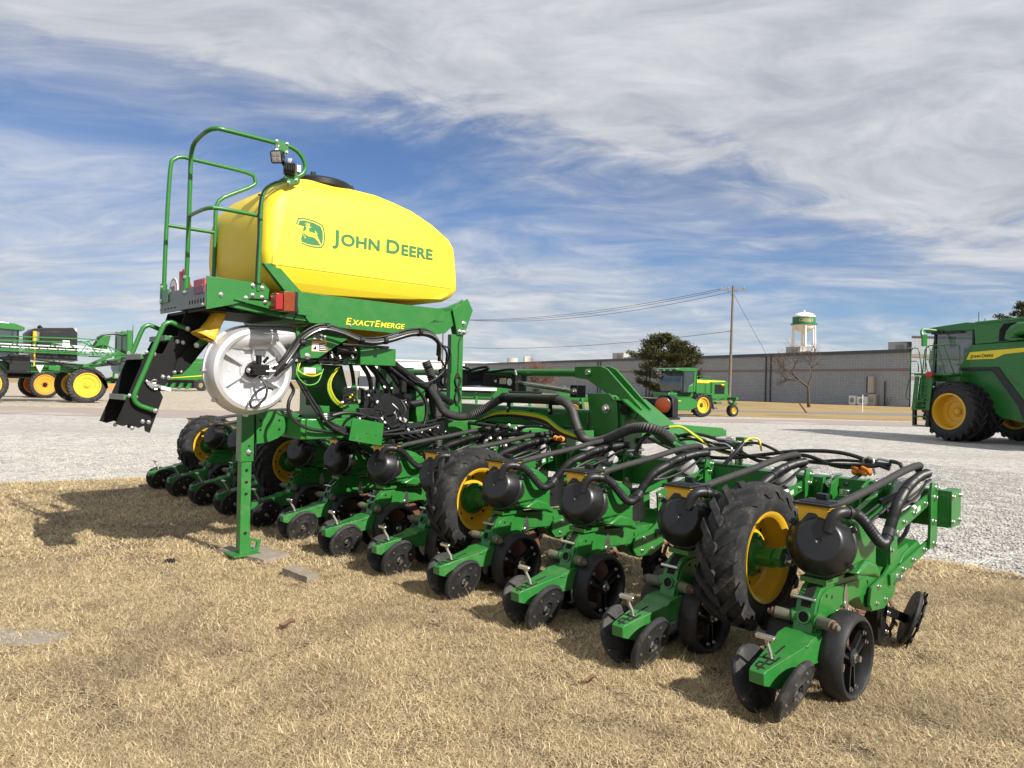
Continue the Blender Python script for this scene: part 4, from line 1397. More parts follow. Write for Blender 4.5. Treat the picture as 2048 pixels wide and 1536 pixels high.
# ---- toolbar in two wings and a centre, lift cylinders on it
for (y0, y1) in ((-4.364, -1.62), (-1.60, 1.60), (1.62, 4.364)):
    b = MB()
    b.box((1.87, (y0 + y1) / 2, .77), (.18, y1 - y0, .22))
    if abs(y0 + y1) > 1:
        e = y0 if y0 < -2 else y1
        s = -1 if e < 0 else 1
        b.box((1.87, e + s * .008, .77), (.176, .014, .216))
        for (x, z) in ((1.805, .695), (1.935, .695), (1.805, .845), (1.935, .845)):
            b.bolt((x, e + s * .015, z), (0, s, 0), .012, 1, .009)
        b.box((1.87, e + .0 - s * .13, .8815), (.11, .16, .003), 2)
    b.build('toolbar', ['green', 'zinc', 'sticker_grey'], PL, bevel=.014)
for y in (-3.81, -1.52, 1.52, 3.81):                      # lift brackets with gussets behind the carrying wheels
    b = MB()
    for s in (-1, 1):
        b.prism([(1.60, .60), (1.66, .86), (1.779, .905), (1.779, .64)], 'y', y + s * .09, y + s * .105, 0)
        b.prism([(1.68, .70), (1.72, .89), (1.779, .90), (1.779, .68)], 'y', y + s * .17, y + s * .182, 0)
        b.bolt((1.74, y + s * .14, .85), (-1, 0, 0), .019, 1)
        b.tube([(1.765, y + s * .14, .86), (1.765, y + s * .14, .895), (1.80, y + s * .14, .90), (1.93, y + s * .14, .90)], .011, 8, 1)
    b.box((1.772, y, .78), (.012, .40, .22), 0)
    b.prism([(-.075, .66), (-.075, .74), (-.03, .80), (.03, .80), (.075, .74), (.075, .66)], 'x', 1.60, 1.70, 0)
    for v in range(len(b.v) - 12, len(b.v)):
        b.v[v] = (b.v[v][0], b.v[v][1] + y, b.v[v][2])
    b.cyl((1.65, y, .80), (1.65, y, .835), .035, 14, 2)
    b.build('lift_bracket', ['green', 'zinc', 'steel'], PL, bevel=.004)

# ---- centre frame: main tube, jack, mast, wing fold links
b = MB()
b.box((1.90, 0, 1.155), (.20, 3.0, .18))
b.box((1.90, -1.1, .99), (.16, .22, .22))
b.box((1.90, 1.1, .99), (.16, .22, .22))
b.box((1.90, 0, .99), (.16, .5, .22))
b.build('main_frame', 'green', PL, bevel=.016)
b = MB()
b.box((.70, .30, 1.06), (2.2, .10, .17))
b.box((.0, -.30, 1.06), (.62, .10, .17))
b.box((1.25, -.10, 1.03), (1.1, .08, .12))
b.box((-.30, 0, 1.06), (.10, .66, .17))
b.box((.40, 0, 1.06), (.10, .60, .15))
b.build('centre_rail', 'green', PL, bevel=.01)
# jack
b = MB()
b.box((-.665, 0, .985), (.104, .10, .385), 0)
b.prism([(-.61, 1.185), (-.375, 1.20), (-.352, 1.03), (-.42, .975), (-.50, .945), (-.60, .932)], 'y', -.075, -.063, 0)
b.prism([(-.61, 1.185), (-.375, 1.20), (-.352, 1.03), (-.42, .975), (-.50, .945), (-.60, .932)], 'y', .063, .075, 0)
b.box((-.42, 0, 1.16), (.36, .12, .03), 0)
for (x, z) in ((-.573, 1.122), (-.413, 1.12), (-.573, 1.045), (-.413, 1.045)):
    b.cyl((x, -.0755, z), (x, -.0765, z), .011, 12, 1)
b.bolt((-.652, -.050, .865), (0, -1, 0), .017, 2)
b.cyl((-.652, -.0505, .915), (-.652, -.0515, .915), .009, 10, 1)
jk = b.build('jack_sleeve', ['green', 'hole_shade_and_print', 'zinc'], PL, bevel=.006)
b = MB()
b.box((-.665, 0, .42), (.080, .080, .76), 0)
for z in (.72, .625, .53, .215):
    b.lathe([(.015, -.004), (.015, .002), (.0135, .002), (.013, .0006), (.0005, .0006)], (-.664, -.0405, z), (0, -1, 0), 14, mats=[0, 0, 1, 1])
b.box((-.665, 0, .048), (.22, .20, .014), 0)
b.prism([(-.615, .055), (-.535, .055), (-.515, .135), (-.612, .165), (-.612, .148), (-.545, .125), (-.56, .075), (-.60, .072), (-.605, .14), (-.615, .14)], 'y', -.012, .012, 0)
b.build('jack_leg', ['green_dusty', 'hole_shade_and_print'], jk, bevel=.005)
# mast
b = MB()
b.box((1.445, -.032, 1.36), (.15, .06, 1.17), 0)
b.box((1.46, .0, .88), (.19, .13, .26), 0)
b.prism([(1.365, 2.186), (1.552, 2.314), (1.625, 2.203), (1.52, 1.945), (1.435, 1.94)], 'y', -.078, -.062, 0)
b.prism([(1.365, 2.186), (1.552, 2.314), (1.625, 2.203), (1.52, 1.945), (1.435, 1.94)], 'y', .0, .014, 0)
b.prism([(.78, 1.95), (.86, 2.11), (1.30, 2.20), (1.50, 2.285), (1.55, 2.25), (1.45, 2.08), (1.30, 1.95), (1.0, 1.90)], 'y', -.05, -.005, 0)
b.prism([(.86, 2.10), (.88, 2.125), (1.35, 2.215), (1.40, 2.20), (1.30, 2.16)], 'y', -.05, .30, 0)
b.box((1.85, .015, 1.02), (.9, .10, .10), 0)
for (x, z) in ((1.51, 2.06), (1.465, 1.975), (1.52, 1.972)):
    b.bolt((x, -.078, z), (0, -1, 0), .019, 1)
b.box((1.36, -.062, 1.66), (.004, .05, .2), 0)
b.bolt((1.37, -.06, 1.15), (0, -1, 0), .016, 1)
ms = b.build('mast', ['green', 'zinc'], PL, bevel=.008)
b = MB()
for k_ in range(5):
    r_ = .022 + k_ * .004
    pts = [(1.455 + r_ * math.sin(2 * a) * (1 if True else 0), -.068 - .003 * k_, 1.40 + .165 * math.cos(a) * (1 - k_ * .06)) for a in [2 * math.pi * i / 24 for i in range(24)]]
    b.tube(pts, .0045, 5, 0, .02, closed=True)
b.tube([(1.455, -.068, 1.56), (1.462, -.066, 1.75), (1.46, -.068, 1.86), (1.50, -.08, 1.96)], .004, 5, 0)
b.box((1.455, -.075, 1.40), (.06, .03, .02), 1)
b.tube([(1.48, -.07, 1.24), (1.50, -.07, 1.1), (1.50, -.06, 1.0)], .004, 5, 0)
b.build('cord_coil', ['hose_grey', 'black_plastic'], ms)
# fold links toward the wing hinges, both sides
for s in (-1, 1):
    b = MB()
    P = lambda pts: [(s * y, z) for (y, z) in pts]
    arch = [(-1.34, 1.634), (-1.646, 1.637), (-1.718, 1.612), (-2.097, 1.282), (-2.02, 1.19), (-1.83, 1.392), (-1.725, 1.396), (-1.495, 1.517), (-1.343, 1.535)]
    for x0 in (1.78, 1.90):
        b.prism(P(arch), 'x', x0, x0 + .022, 0)
    b.prism(P([(-1.55, 1.60), (-1.64, 1.61), (-2.06, 1.26), (-1.98, 1.23), (-1.80, 1.40), (-1.70, 1.42)]), 'x', 1.795, 1.905, 0)
    b.prism(P([(-1.56, 1.398), (-1.80, 1.403), (-1.887, 1.328), (-1.908, 1.10), (-1.86, .88), (-1.66, .88), (-1.66, 1.03), (-1.584, 1.244)]), 'x', 1.71, 1.728, 0)
    b.prism(P([(-1.60, 1.37), (-1.85, 1.38), (-1.95, 1.25), (-1.95, .88), (-1.66, .88), (-1.62, 1.0)]), 'x', 1.74, 1.99, 0)
    # sloping strut down the wing
    q = [(-1.80, 1.335), (-1.94, 1.340), (-2.57, .925), (-2.60, .885), (-2.50, .885), (-1.95, 1.23)]
    b.prism(P(q), 'x', 1.79, 1.805, 0)
    b.prism(P(q), 'x', 1.925, 1.94, 0)
    b.prism(P([(-1.82, 1.352), (-1.95, 1.357), (-2.53, .982), (-2.60, .940), (-2.60, .925), (-1.94, 1.342), (-1.82, 1.337)]), 'x', 1.71, 2.03, 0)
    b.bar((1.865, s * -2.5, .893), (1.865, s * -3.05, .893), .16, .014, 0)
    b.cyl((1.765, s * -1.51, 1.581), (1.94, s * -1.51, 1.581), .034, 18, 0)
    b.cyl((1.755, s * -1.51, 1.581), (1.77, s * -1.51, 1.581), .026, 18, 1)
    b.bolt((1.71, s * -1.775, 1.27), (-1, 0, 0), .028, 1)
    b.lathe([(.045, 0), (.045, .01), (.035, .012), (.0005, .006)], (1.74, s * -1.95, 1.27), (-1, 0, 0), 18, 2)
    b.build('wing_hinge', ['green', 'zinc', 'hole_shade_and_print'], PL, bevel=.005)
    b = MB()
    b.cyl((1.85, 0, 1.577), (1.85, s * -1.48, 1.578), .037, 18, 0)
    b.build('fold_link', 'green', PL)
    b = MB()
    b.bar((1.80, s * .13, 1.515), (1.80, s * -.57, 1.478), .12, .125, 0, up=(0, 0, 1))
    b.box((1.80, s * -.60, 1.475), (.15, .05, .16), 0)
    b.box((1.738, s * -.43, 1.49), (.003, .10, .055), 2)
    b.box((1.7365, s * -.43, 1.513), (.003, .08, .012), 3)
    b.box((1.738, s * -.32, 1.49), (.003, .03, .024), 4)
    b.lathe([(.0005, 0), (.036, 0)], (1.7385, s * -.525, 1.485), (-1, 0, 0), 20, 4, cap=False)
    b.cyl((1.80, s * -.62, 1.473), (1.80, s * -1.34, 1.408), .026, 16, 1)
    b.box((1.80, s * -1.37, 1.41), (.12, .08, .11), 0)
    b.bolt((1.738, s * -1.38, 1.41), (-1, 0, 0), .022, 1)
    b.tube([(1.74, s * -.62, 1.56), (1.73, s * -.60, 1.60), (1.73, s * -.5, 1.605), (1.74, s * -.2, 1.58), (1.75, s * .08, 1.57)], .012, 8, 0)
    b.cyl((1.74, s * -.62, 1.55), (1.73, s * -.61, 1.60), .014, 8, 1)
    b.tube([(1.72, .05, 1.60), (1.71, s * -.12, 1.625), (1.71, s * -.22, 1.63), (1.715, s * -.24, 1.612), (1.72, s * -.12, 1.59), (1.73, .05, 1.57)], .014, 8, 0)
    b.build('fold_cylinder', ['black_paint', 'steel', 'sticker_grey', 'sticker_orange', 'white_plastic'], PL, bevel=.004)
for s in (-1,):
    b = MB()                                       # amber clearance lamp on the wing
    b.lathe([(.076, -.02), (.078, .05), (.070, .055)], (2.30, -1.93, 1.305), (-.80, -.60, 0), 24, 1)
    b.lathe([(.068, .055), (.064, .062), (.045, .066), (.0005, .067)], (2.30, -1.93, 1.305), (-.80, -.60, 0), 24, 0)
    b.prism([(-2.03, 1.20), (-2.03, 1.36), (-1.99, 1.395), (-1.90, 1.395), (-1.86, 1.36), (-1.86, 1.20)], 'x', 2.315, 2.40, 1)
    b.box((2.30, -1.95, 1.19), (.18, .22, .02), 1)
    b.box((2.30, -1.95, 1.08), (.04, .10, .20), 1)
    b.box((2.12, -1.95, 1.0), (.40, .06, .05), 1)
    b.build('clearance_lamp', ['amber_lens', 'black_plastic'], PL, bevel=.003)
b = MB()
b.prism([(1.5, .80), (1.5, .98), (4.6, 1.02), (6.4, .90), (6.4, .78), (4.6, .82)], 'y', -.11, .11, 0)
b.box((6.4, 0, .82), (.3, .14, .1), 0)
b.build('draw_tongue', 'green', PL, bevel=.012)

# ---- tank
def tank():
    """blow-moulded tank: side outline drawn in at the ends, sides turned in above the shoulder and below the seam"""
    side = [(-.745, 2.215), (-.785, 2.30), (-.80, 2.42), (-.797, 2.60), (-.785, 2.72), (-.74, 2.83), (-.63, 2.95), (-.52, 3.020), (-.42, 3.038), (.0, 3.039), (.205, 3.035), (.38, 3.0), (.554, 2.955), (.745, 2.86), (.945, 2.75), (1.0, 2.68),
            (1.015, 2.60), (1.04, 2.40), (1.044, 2.30), (1.0, 2.235), (.93, 2.195), (.60, 2.165), (.20, 2.14), (-.30, 2.12), (-.52, 2.125), (-.64, 2.15)]
    n = len(side)
    cx, cz = .12, 2.55

    def half(z):
        if z < 2.30:
            return .58 - (2.30 - z) * .42
        if z > 2.87:
            return .58 - (z - 2.87) * .55
        return .58
    rings = []
    for (f_, k_) in ((-1, .915), (-.985, .955), (-.94, .985), (-.86, 1.0), (.86, 1.0), (.94, .985), (.985, .955), (1, .915)):
        kf = 1 - (1 - k_) * .40
        rings.append([(cx + (x - cx) * k_, f_ * half(z), cz + (z - cz) * (k_ if z > 2.3 else (1 + k_) / 2)) for (x, z) in side])
    b = MB()
    m = len(rings)
    vs = [p for r_ in rings for p in r_]
    fs = []
    for j in range(m - 1):
        for i in range(n):
            q = (i + 1) % n
            fs.append((j * n + i, j * n + q, (j + 1) * n + q, (j + 1) * n + i))
    b.add(vs, fs, 0)
    # side faces as horizontal strips so that the fold lines show
    for o0 in (0, (m - 1) * n):
        zs = [2.20, 2.295, 2.302, 2.375, 2.865, 2.875, 2.96]
        P = vs[o0:o0 + n]
        s_ = -1 if o0 == 0 else 1

        def span(z):
            xs = []
            for i in range(n):
                a, c = P[i], P[(i + 1) % n]
                if (a[2] - z) * (c[2] - z) < 0:
                    xs.append(a[0] + (c[0] - a[0]) * (z - a[2]) / (c[2] - a[2]))
            return min(xs), max(xs)
        rows = []
        for z in zs:
            x0, x1 = span(z)
            rows.append([(x0 + (x1 - x0) * q / 6, s_ * half(z), z) for q in range(7)])
        g = [p for r_ in rows for p in r_]
        b.add(g, [(r_ * 7 + q, r_ * 7 + q + 1, r_ * 7 + 8 + q, r_ * 7 + 7 + q) for r_ in range(len(rows) - 1) for q in range(6)], 0)
        lo = [p for p in P if p[2] < 2.20]
        lo.sort(key=lambda p: p[0])
        b.add([rows[0][0]] + lo + [rows[0][-1]], [list(range(len(lo) + 2))], 0)
        hi = [p for p in P if p[2] > 2.96]
        hi.sort(key=lambda p: p[0])
        b.add([rows[-1][0]] + hi + [rows[-1][-1]], [list(range(len(hi) + 2))], 0)
        # close the narrow gaps at both ends of the strips
        for e in (0, 6):
            edge = [r_[e] for r_ in rows]
            rim_ = [p for p in P if 2.20 <= p[2] <= 2.96 and ((p[0] < cx) == (e == 0))]
            rim_.sort(key=lambda p: p[2])
            if rim_:
                b.add(edge + rim_[::-1], [list(range(len(edge) + len(rim_)))], 0)
    return b


b = tank()
tk = b.build('seed_tank', 'tank_yellow', PL, ang=50)
# moulded panel on each side: real relief with soft edges
for s in (-1, 1):
    b = MB()
    y = s * .578
    b.prism([(-.735, 2.310), (.72, 2.310), (.72, 2.384), (-.735, 2.373)], 'y', y, y + s * .008, 0)
    b.prism([(.7205, 2.310), (.94, 2.310), (.975, 2.40), (.97, 2.472), (.7205, 2.3842)], 'y', y, y + s * .008, 0)
    b.build('side_panel', 'tank_yellow', tk)
b = MB()
b.lathe([(.30, .0), (.30, .045), (.285, .06), (.20, .067), (.0005, .07)], (-.20, -.20, 3.025), (0, 0, 1), 40, 0)
b.box((-.33, -.40, 3.095), (.035, .035, .05), 0)
b.prism([(-.02, 3.05), (.01, 3.115), (.08, 3.105), (.115, 3.04)], 'y', -.32, -.15, 0)
b.build('tank_lid', 'black_plastic', tk, bevel=.005)
b = MB()
b.lathe([(.09, -.03), (.09, .03), (.07, .045), (.0005, .05)], (.50, -.30, 2.965), (.3, 0, 1), 24, 0)
b.build('vent_cap', 'black_plastic', tk, bevel=.004)
b = MB()                                          # funnel under the tank
for (z0, x0, x1, w0, z1, x2, x3, w1) in ((2.13, -.45, .85, .50, 1.77, -.22, .36, .22),):
    vs = [(x0, -w0, z0), (x1, -w0, z0), (x1, w0, z0), (x0, w0, z0), (x2, -w1, z1), (x3, -w1, z1), (x3, w1, z1), (x2, w1, z1)]
    b.add(vs, [(0, 1, 5, 4), (1, 2, 6, 5), (2, 3, 7, 6), (3, 0, 4, 7), (4, 5, 6, 7)], 0)
b.build('funnel', 'yellow', tk)

# lettering and emblem on the right side (local -y)
MS = lambda x, z: Matrix(((1, 0, 0, x), (0, 0, 1, -.5825), (0, 1, 0, z), (0, 0, 0, 1)))


def small_caps(words, x, z, big, small, mat, parent, mfun, bold, gap, sx=1.08, shear=0.0, name='lettering', wg=3.2):
    for w in words:
        for j, (txt, sz) in enumerate(((w[0], big), (w[1:], small))):
            o, (a, c) = text_mesh(name, txt, sz, mat, parent, Matrix.Identity(4), bold=bold, sx=sx, spacing=1.04, shear=shear)
            o.data.transform(mfun(x - a, z))
            x += (c - a) + (gap if j == 0 else gap * wg) - (.10 * big * 3 * shear if shear else 0)
    return x


xe = small_caps(['JOHN', 'DEERE'], -.245, 2.540, .155, .125, 'deco_green', tk, MS, .0036, .021, sx=1.235)
# leaping deer emblem: border ring and field as flat foils
b = MB()
Y = -.5815
L2 = lambda pts: [(-.555 + u * .245, 2.485 + v * .212) for (u, v) in pts]
outer = [(.0, .72), (.06, .96), (.30, 1.0), (.60, .97), (.92, .86), (.985, .60), (1.0, .40), (.985, .18), (.90, .02), (.62, -.02), (.40, .0), (.20, .06), (.20, .10), (.40, .045), (.62, .03), (.875, .065), (.945, .20), (.958, .40), (.945, .60), (.885, .83), (.60, .925), (.30, .955), (.095, .92), (.045, .72)]
b.add([(x, Y, z) for (x, z) in L2(outer)], [list(range(len(outer)))], 0)
field = [(.07, .71), (.12, .88), (.30, .915), (.58, .885), (.845, .79), (.91, .60), (.922, .40), (.91, .22), (.86, .10), (.62, .07), (.40, .085), (.20, .14), (.185, .22), (.19, .32), (.22, .30), (.20, .42), (.215, .50), (.25, .62), (.27, .70)]
b.add([(x, Y - .0005, z) for (x, z) in L2(field)], [list(range(len(field)))], 0)
deer = [[(.215, .475), (.20, .52), (.30, .52), (.345, .60), (.36, .66), (.335, .695), (.315, .70), (.31, .72), (.37, .735), (.42, .735), (.44, .72), (.50, .715), (.52, .70), (.46, .68), (.44, .65), (.43, .57), (.46, .53), (.60, .51), (.68, .49), (.71, .46), (.76, .34), (.82, .24), (.86, .12), (.83, .13), (.74, .25), (.64, .34), (.55, .36), (.44, .36), (.34, .40), (.26, .46)],
        [(.22, .45), (.30, .34), (.34, .30), (.31, .26), (.29, .27), (.315, .30), (.20, .44)],
        [(.66, .50), (.64, .60), (.66, .61), (.69, .54), (.735, .50), (.70, .46)],
        [(.40, .735), (.44, .78), (.455, .86), (.465, .86), (.46, .77), (.425, .73)],
        [(.39, .735), (.41, .77), (.39, .82), (.36, .86), (.37, .865), (.41, .83), (.425, .77)],
        [(.40, .77), (.34, .765), (.28, .80), (.285, .81), (.34, .785), (.40, .79)],
        [(.37, .80), (.31, .83), (.315, .84), (.375, .815)]]
for i, pts in enumerate(deer):
    b.add([(x, Y - .0010 - .0001 * i, z) for (x, z) in L2(pts)], [list(range(len(pts)))], 1)
b.build('deer_emblem', ['deco_green', 'deco_yellow'], tk, noclean=True, flat=True)

# ---- tank frame
b = MB()
for s in (-1, 1):
    b.prism([(-.50, 2.128), (.875, 2.120), (.80, 2.02), (.50, 1.868), (-.10, 1.878), (-.30, 1.90), (-.42, 1.95)], 'y', s * .545, s * .560, 0)
    b.prism([(-.80, 2.31), (-.70, 2.32), (-.49, 2.125), (-.28, 1.93), (-.30, 1.895), (-.42, 1.90)], 'y', s * .530, s * .575, 0)
    b.prism([(-.10, 1.890), (.50, 1.880), (.60, 1.93), (.0, 1.93)], 'y', s * .49, s * .545, 0)
b.box((.86, 0, 2.06), (.10, 1.08, .10), 0)
b.box((-.42, 0, 1.93), (.10, 1.06, .08), 0)
b.prism([(-.48, 1.873), (-.43, 1.626), (-.284, 1.633), (-.026, 1.80), (-.09, 1.88)], 'y', -.462, -.450, 0)
b.prism([(-.48, 1.873), (-.43, 1.626), (-.284, 1.633), (-.026, 1.80), (-.09, 1.88)], 'y', .450, .462, 0)
b.bolt((-.375, -.462, 1.645), (0, -1, 0), .018, 1)
b.bolt((-.06, -.56, 1.905), (0, -1, 0), .010, 1)
b.box((-.05, 0, 1.18), (.10, .30, .12), 0)
b.prism([(-.05, 1.10), (-.05, 1.56), (.06, 1.60), (.30, 1.60), (.36, 1.40), (.36, 1.10)], 'y', .18, .30, 0)
b.box((.95, .05, 1.25), (.10, .40, .42), 0)
b.build('tank_frame', ['green', 'zinc'], PL, bevel=.005)
MSf = lambda x, z: Matrix(((1, 0, 0, x), (0, 0, 1, -.5622), (0, 1, 0, z), (0, 0, 0, 1)))
small_caps(['EXACT', 'EMERGE'], -.10, 1.912, .076, .060, 'deco_yellow', [o for o in PL.children if o.name.startswith('tank_frame')][0], MSf, .0009, .005, sx=1.24, shear=.22, wg=1.0)
tf = [o for o in PL.children if o.name.startswith('tank_frame')][0]
b = MB()
b.box((-.275, -.4635, 1.727), (.135, .002, .085), 1)
b.box((-.275, -.4650, 1.727), (.128, .002, .078), 0)
b.box((-.245, -.4665, 1.722), (.066, .002, .062), 2)
for i in range(4):
    b.box((-.245, -.4678, 1.703 + i * .014), (.056, .001, .005), 0)
b.box((-.275, -.4665, 1.759), (.128, .002, .012), 1)
b.prism([(-.335, 1.70), (-.30, 1.70), (-.305, 1.735), (-.325, 1.71)], 'y', -.4675, -.466, 2)
b.box((-.29, -.4640, 1.812), (.078, .002, .062), 3)
for i in range(4):
    b.box((-.29, -.4655, 1.795 + i * .012), (.066, .001, .004), 2)
b.box((-.228, -.464, 1.80), (.018, .002, .03), 0)
b.build('warning_label', ['white_plastic', 'sticker_orange', 'black_plastic', 'sticker_grey'], tf)

# ---- meter drive, green box and black manifold below the funnel
b = MB()
b.box((.02, -.15, 1.70), (.72, .42, .13), 0)
for i in range(7):
    b.box((-.30 + i * .10, -.365, 1.665), (.085, .03, .07), 0)
    b.cyl((-.30 + i * .10, -.36, 1.62), (-.30 + i * .10, -.20, 1.62), .03, 10, 0)
b.box((.18, -.20, 1.755), (.45, .46, .02), 0)
b.cyl((-.10, -.40, 1.70), (.06, -.40, 1.70), .04, 14, 0)
b.tube([(-.16, -.40, 1.74), (-.15, -.43, 1.69), (-.10, -.44, 1.63), (-.04, -.43, 1.62), (.0, -.42, 1.64)], .008, 6, 0)
b.tube([(.04, -.42, 1.73), (.08, -.44, 1.70), (.07, -.44, 1.64), (.02, -.43, 1.63)], .008, 6, 0)
for p in ((-.155, -.44, 1.67), (-.085, -.445, 1.665), (.055, -.445, 1.735), (.03, -.445, 1.675)):
    b.cyl(p, (p[0] + .012, p[1], p[2] - .03), .008, 8, 1)
b.build('seed_manifold', ['black_plastic', 'white_plastic'], PL, bevel=.004)
b = MB()
b.box((.285, -.33, 1.668), (.35, .24, .146), 0)
b.box((.05, -.30, 1.668), (.12, .16, .14), 0)
b.cyl((.40, -.40, 1.74), (.40, -.40, 1.75), .008, 8, 0)
b.build('control_box', 'green', PL, bevel=.004)

# ---- platform, steps, rails
b = MB()
b.box((-1.205, -.09, 2.035), (.016, .96, .155), 2)
b.prism([(-1.21, 2.168), (-.80, 2.158), (-.755, 2.12), (-.76, 2.045), (-.90, 2.04), (-.92, 2.02), (-1.02, 1.985), (-1.208, 1.933)], 'y', -.585, -.573, 0)
b.box((-.98, -.09, 2.02), (.44, .94, .03), 1)
b.prism([(-1.19, 2.02), (-.75, 2.03), (-.30, 1.96), (-.30, 1.90), (-.70, 1.93), (-1.0, 1.965)], 'y', -.56, -.50, 0)
b.prism([(-1.02, 2.02), (-.70, 2.03), (-.45, 1.985), (-.45, 1.95), (-.70, 1.965)], 'y', -.60, -.585, 0)
b.prism([(-1.19, 2.02), (-.45, 2.03), (-.45, 1.93), (-.9, 1.955)], 'y', .34, .39, 0)
b.box((-.79, -.09, 1.945), (.78, .8, .02), 5)  # underside plate in black, its shade put into the colour
b.box((-1.216, .28, 2.085), (.012, .20, .10), 0)
for (x, z) in ((-1.11, 2.045), (-.93, 2.04), (-.88, 2.135), (-.81, 2.125), (-.88, 2.065), (-.81, 2.055), (-.79, 2.02)):
    b.bolt((x, -.586 if z > 2.03 else -.601, z), (0, -1, 0), .012, 3)
for z in (2.155, 2.115, 1.98):
    b.bolt((-1.213, -.545, z - .01), (-1, 0, 0), .009, 3)
for i in range(4):
    b.box((-1.2145, .27 - i * .075, 1.985), (.003, .03, .008), 4)
for i in range(6):
    b.box((-1.2145, -.27 - i * .055, 2.0), (.003, .012, .028), 4)
b.bolt((-1.213, .36, 1.985), (-1, 0, 0), .009, 3)
pf = b.build('platform', ['green', 'grip_tread', 'grip_tread', 'zinc', 'hole_shade_and_print', 'black_paint'], PL, bevel=.003)
b = MB()
b.box((-1.218, -.47, 2.125), (.012, .20, .052), 0)
b.box((-1.218, -.47, 2.075), (.012, .20, .046), 1)
b.build('rear_marker', ['red_reflect', 'maroon'], PL)
b = MB()
Rr = .0165
b.tube([(-1.203, .35, 2.06), (-1.195, .35, 2.565), (-1.175, .35, 3.10), (-1.15, .35, 3.19), (-1.09, .35, 3.225), (-1.0, .35, 3.225), (-.56, .35, 3.215), (-.49, .35, 3.185), (-.478, .35, 3.145), (-.53, .35, 3.095), (-.75, .35, 2.965), (-.80, .35, 2.90), (-.812, .35, 2.82), (-.812, .35, 2.60), (-.82, .35, 2.05)], Rr, 12, 0, .03)
b.cyl((-1.185, .35, 2.66), (-.812, .35, 2.66), .0145, 10, 0)
b.cyl((-1.203, .35, 2.03), (-1.203, .35, 2.19), .026, 12, 0)
b.cyl((-1.203, -.155, 2.07), (-1.203, -.155, 2.20), .026, 12, 0)
for z in (2.055, 2.165):
    b.bolt((-1.225, .335, z), (-.6, -1, 0), .009, 1)
    b.bolt((-1.222, -.18, z + .03), (-.6, -1, 0), .009, 1)
b.tube([(-1.203, -.155, 2.08), (-1.203, -.18, 2.60), (-1.203, -.19, 3.0), (-1.203, -.20, 3.10), (-1.20, -.26, 3.175), (-1.20, -.50, 3.20), (-1.165, -.57, 3.21), (-1.10, -.58, 3.212), (-.74, -.58, 3.212), (-.60, -.58, 3.207), (-.525, -.58, 3.165), (-.488, -.58, 3.09), (-.515, -.58, 3.025), (-.58, -.58, 2.985), (-.69, -.58, 2.926), (-.78, -.58, 2.875), (-.822, -.58, 2.80), (-.831, -.58, 2.70), (-.833, -.58, 2.553), (-.842, -.58, 2.10)], Rr, 12, 0, .03)
b.tube([(-1.203, -.18, 2.648), (-1.203, -.40, 2.65), (-1.19, -.54, 2.65), (-1.12, -.58, 2.652), (-.835, -.58, 2.65)], .0145, 10, 0, .03)
b.build('handrail', ['green', 'zinc'], PL)
b = MB()
b.box((-1.0, .52, 2.17), (.05, .03, .30), 0)
b.prism([(.30, 2.06), (.43, 2.32), (.47, 2.32), (.455, 2.06)], 'x', -1.05, -1.04, 0)
b.prism([(.12, 2.10), (.40, 2.34), (.44, 2.30), (.20, 2.06)], 'x', -1.045, -1.035, 0)
b.lathe([(.0005, .0), (.105, 0), (.105, .006), (.0005, .006)], (-1.04, .62, 2.18), (-1, 0, 0), 28, mats=[1, 1, 1])
b.lathe([(.085, .0066), (.092, .0066)], (-1.04, .62, 2.18), (-1, 0, 0), 28, 2, cap=False)
b.box((-1.03, .62, 2.08), (.01, .06, .14), 0)
sg = b.build('rear_sign', ['red_reflect', 'white_plastic', 'maroon'], PL)
text_mesh('lettering', '20', .10, 'maroon', sg, Matrix(((0, 0, -1, -1.0478), (-1, 0, 0, .685), (0, 1, 0, 2.145), (0, 0, 0, 1))), bold=.002, depth=.0005)

# tail lamp
b = MB()
b.box((-.80, -.765, 2.015), (.010, .09, .12), 0)
b.box((-.775, -.765, 2.015), (.05, .085, .115), 0)
b.box((-.705, -.765, 2.02), (.085, .10, .14), 1)
b.box((-.652, -.765, 2.02), (.022, .105, .15), 2)
b.bar((-.62, -.76, 1.96), (-.62, -.55, 1.96), .03, .03, 2)
b.tube([(-.64, -.74, 2.04), (-.61, -.72, 2.02), (-.59, -.70, 1.94), (-.60, -.66, 1.90), (-.65, -.6, 1.91)], .007, 6, 2)
b.build('tail_lamp', ['red_lens', 'amber_lens', 'black_plastic'], PL, bevel=.004)
# work lamps on the rail
for (c, d, f) in (((-.725, -.60, 3.105), Vector((-.72, -.62, -.30)), 1), ((-.625, -.60, 3.035), Vector((.35, .75, -.30)), -1)):
    b = MB()
    d.normalize()
    sdv = d.cross(Vector((0, 0, 1))).normalized()
    upv = sdv.cross(d)
    T = Matrix((sdv, upv, d)).transposed().to_4x4()
    T.translation = c
    q = MB(T)
    q.prism([(-.045, -.035), (-.045, .035), (-.033, .047), (.033, .047), (.045, .035), (.045, -.035), (.033, -.047), (-.033, -.047)], 'z', -.02, .018, 0)
    q.box((0, 0, .0185), (.07, .075, .003), 1)
    for (u, v) in ((-.017, .018), (.017, .018), (-.017, -.018), (.017, -.018)):
        q.box((u, v, .021), (.022, .022, .003), 2)
    for i in range(7):
        q.box((-.036 + i * .012, 0, -.038), (.004, .08, .036), 0)
    q.bar((0, .05, -.01), (0, .085, -.02), .03, .006, 2)
    q.build('work_lamp', ['black_plastic', 'lamp_glass', 'zinc'], PL, bevel=.002)
b = MB()
b.box((-.69, -.595, 3.19), (.10, .012, .085), 0)
b.prism([(-.735, 3.15), (-.645, 3.15), (-.69, 3.10)], 'y', -.601, -.592, 0)
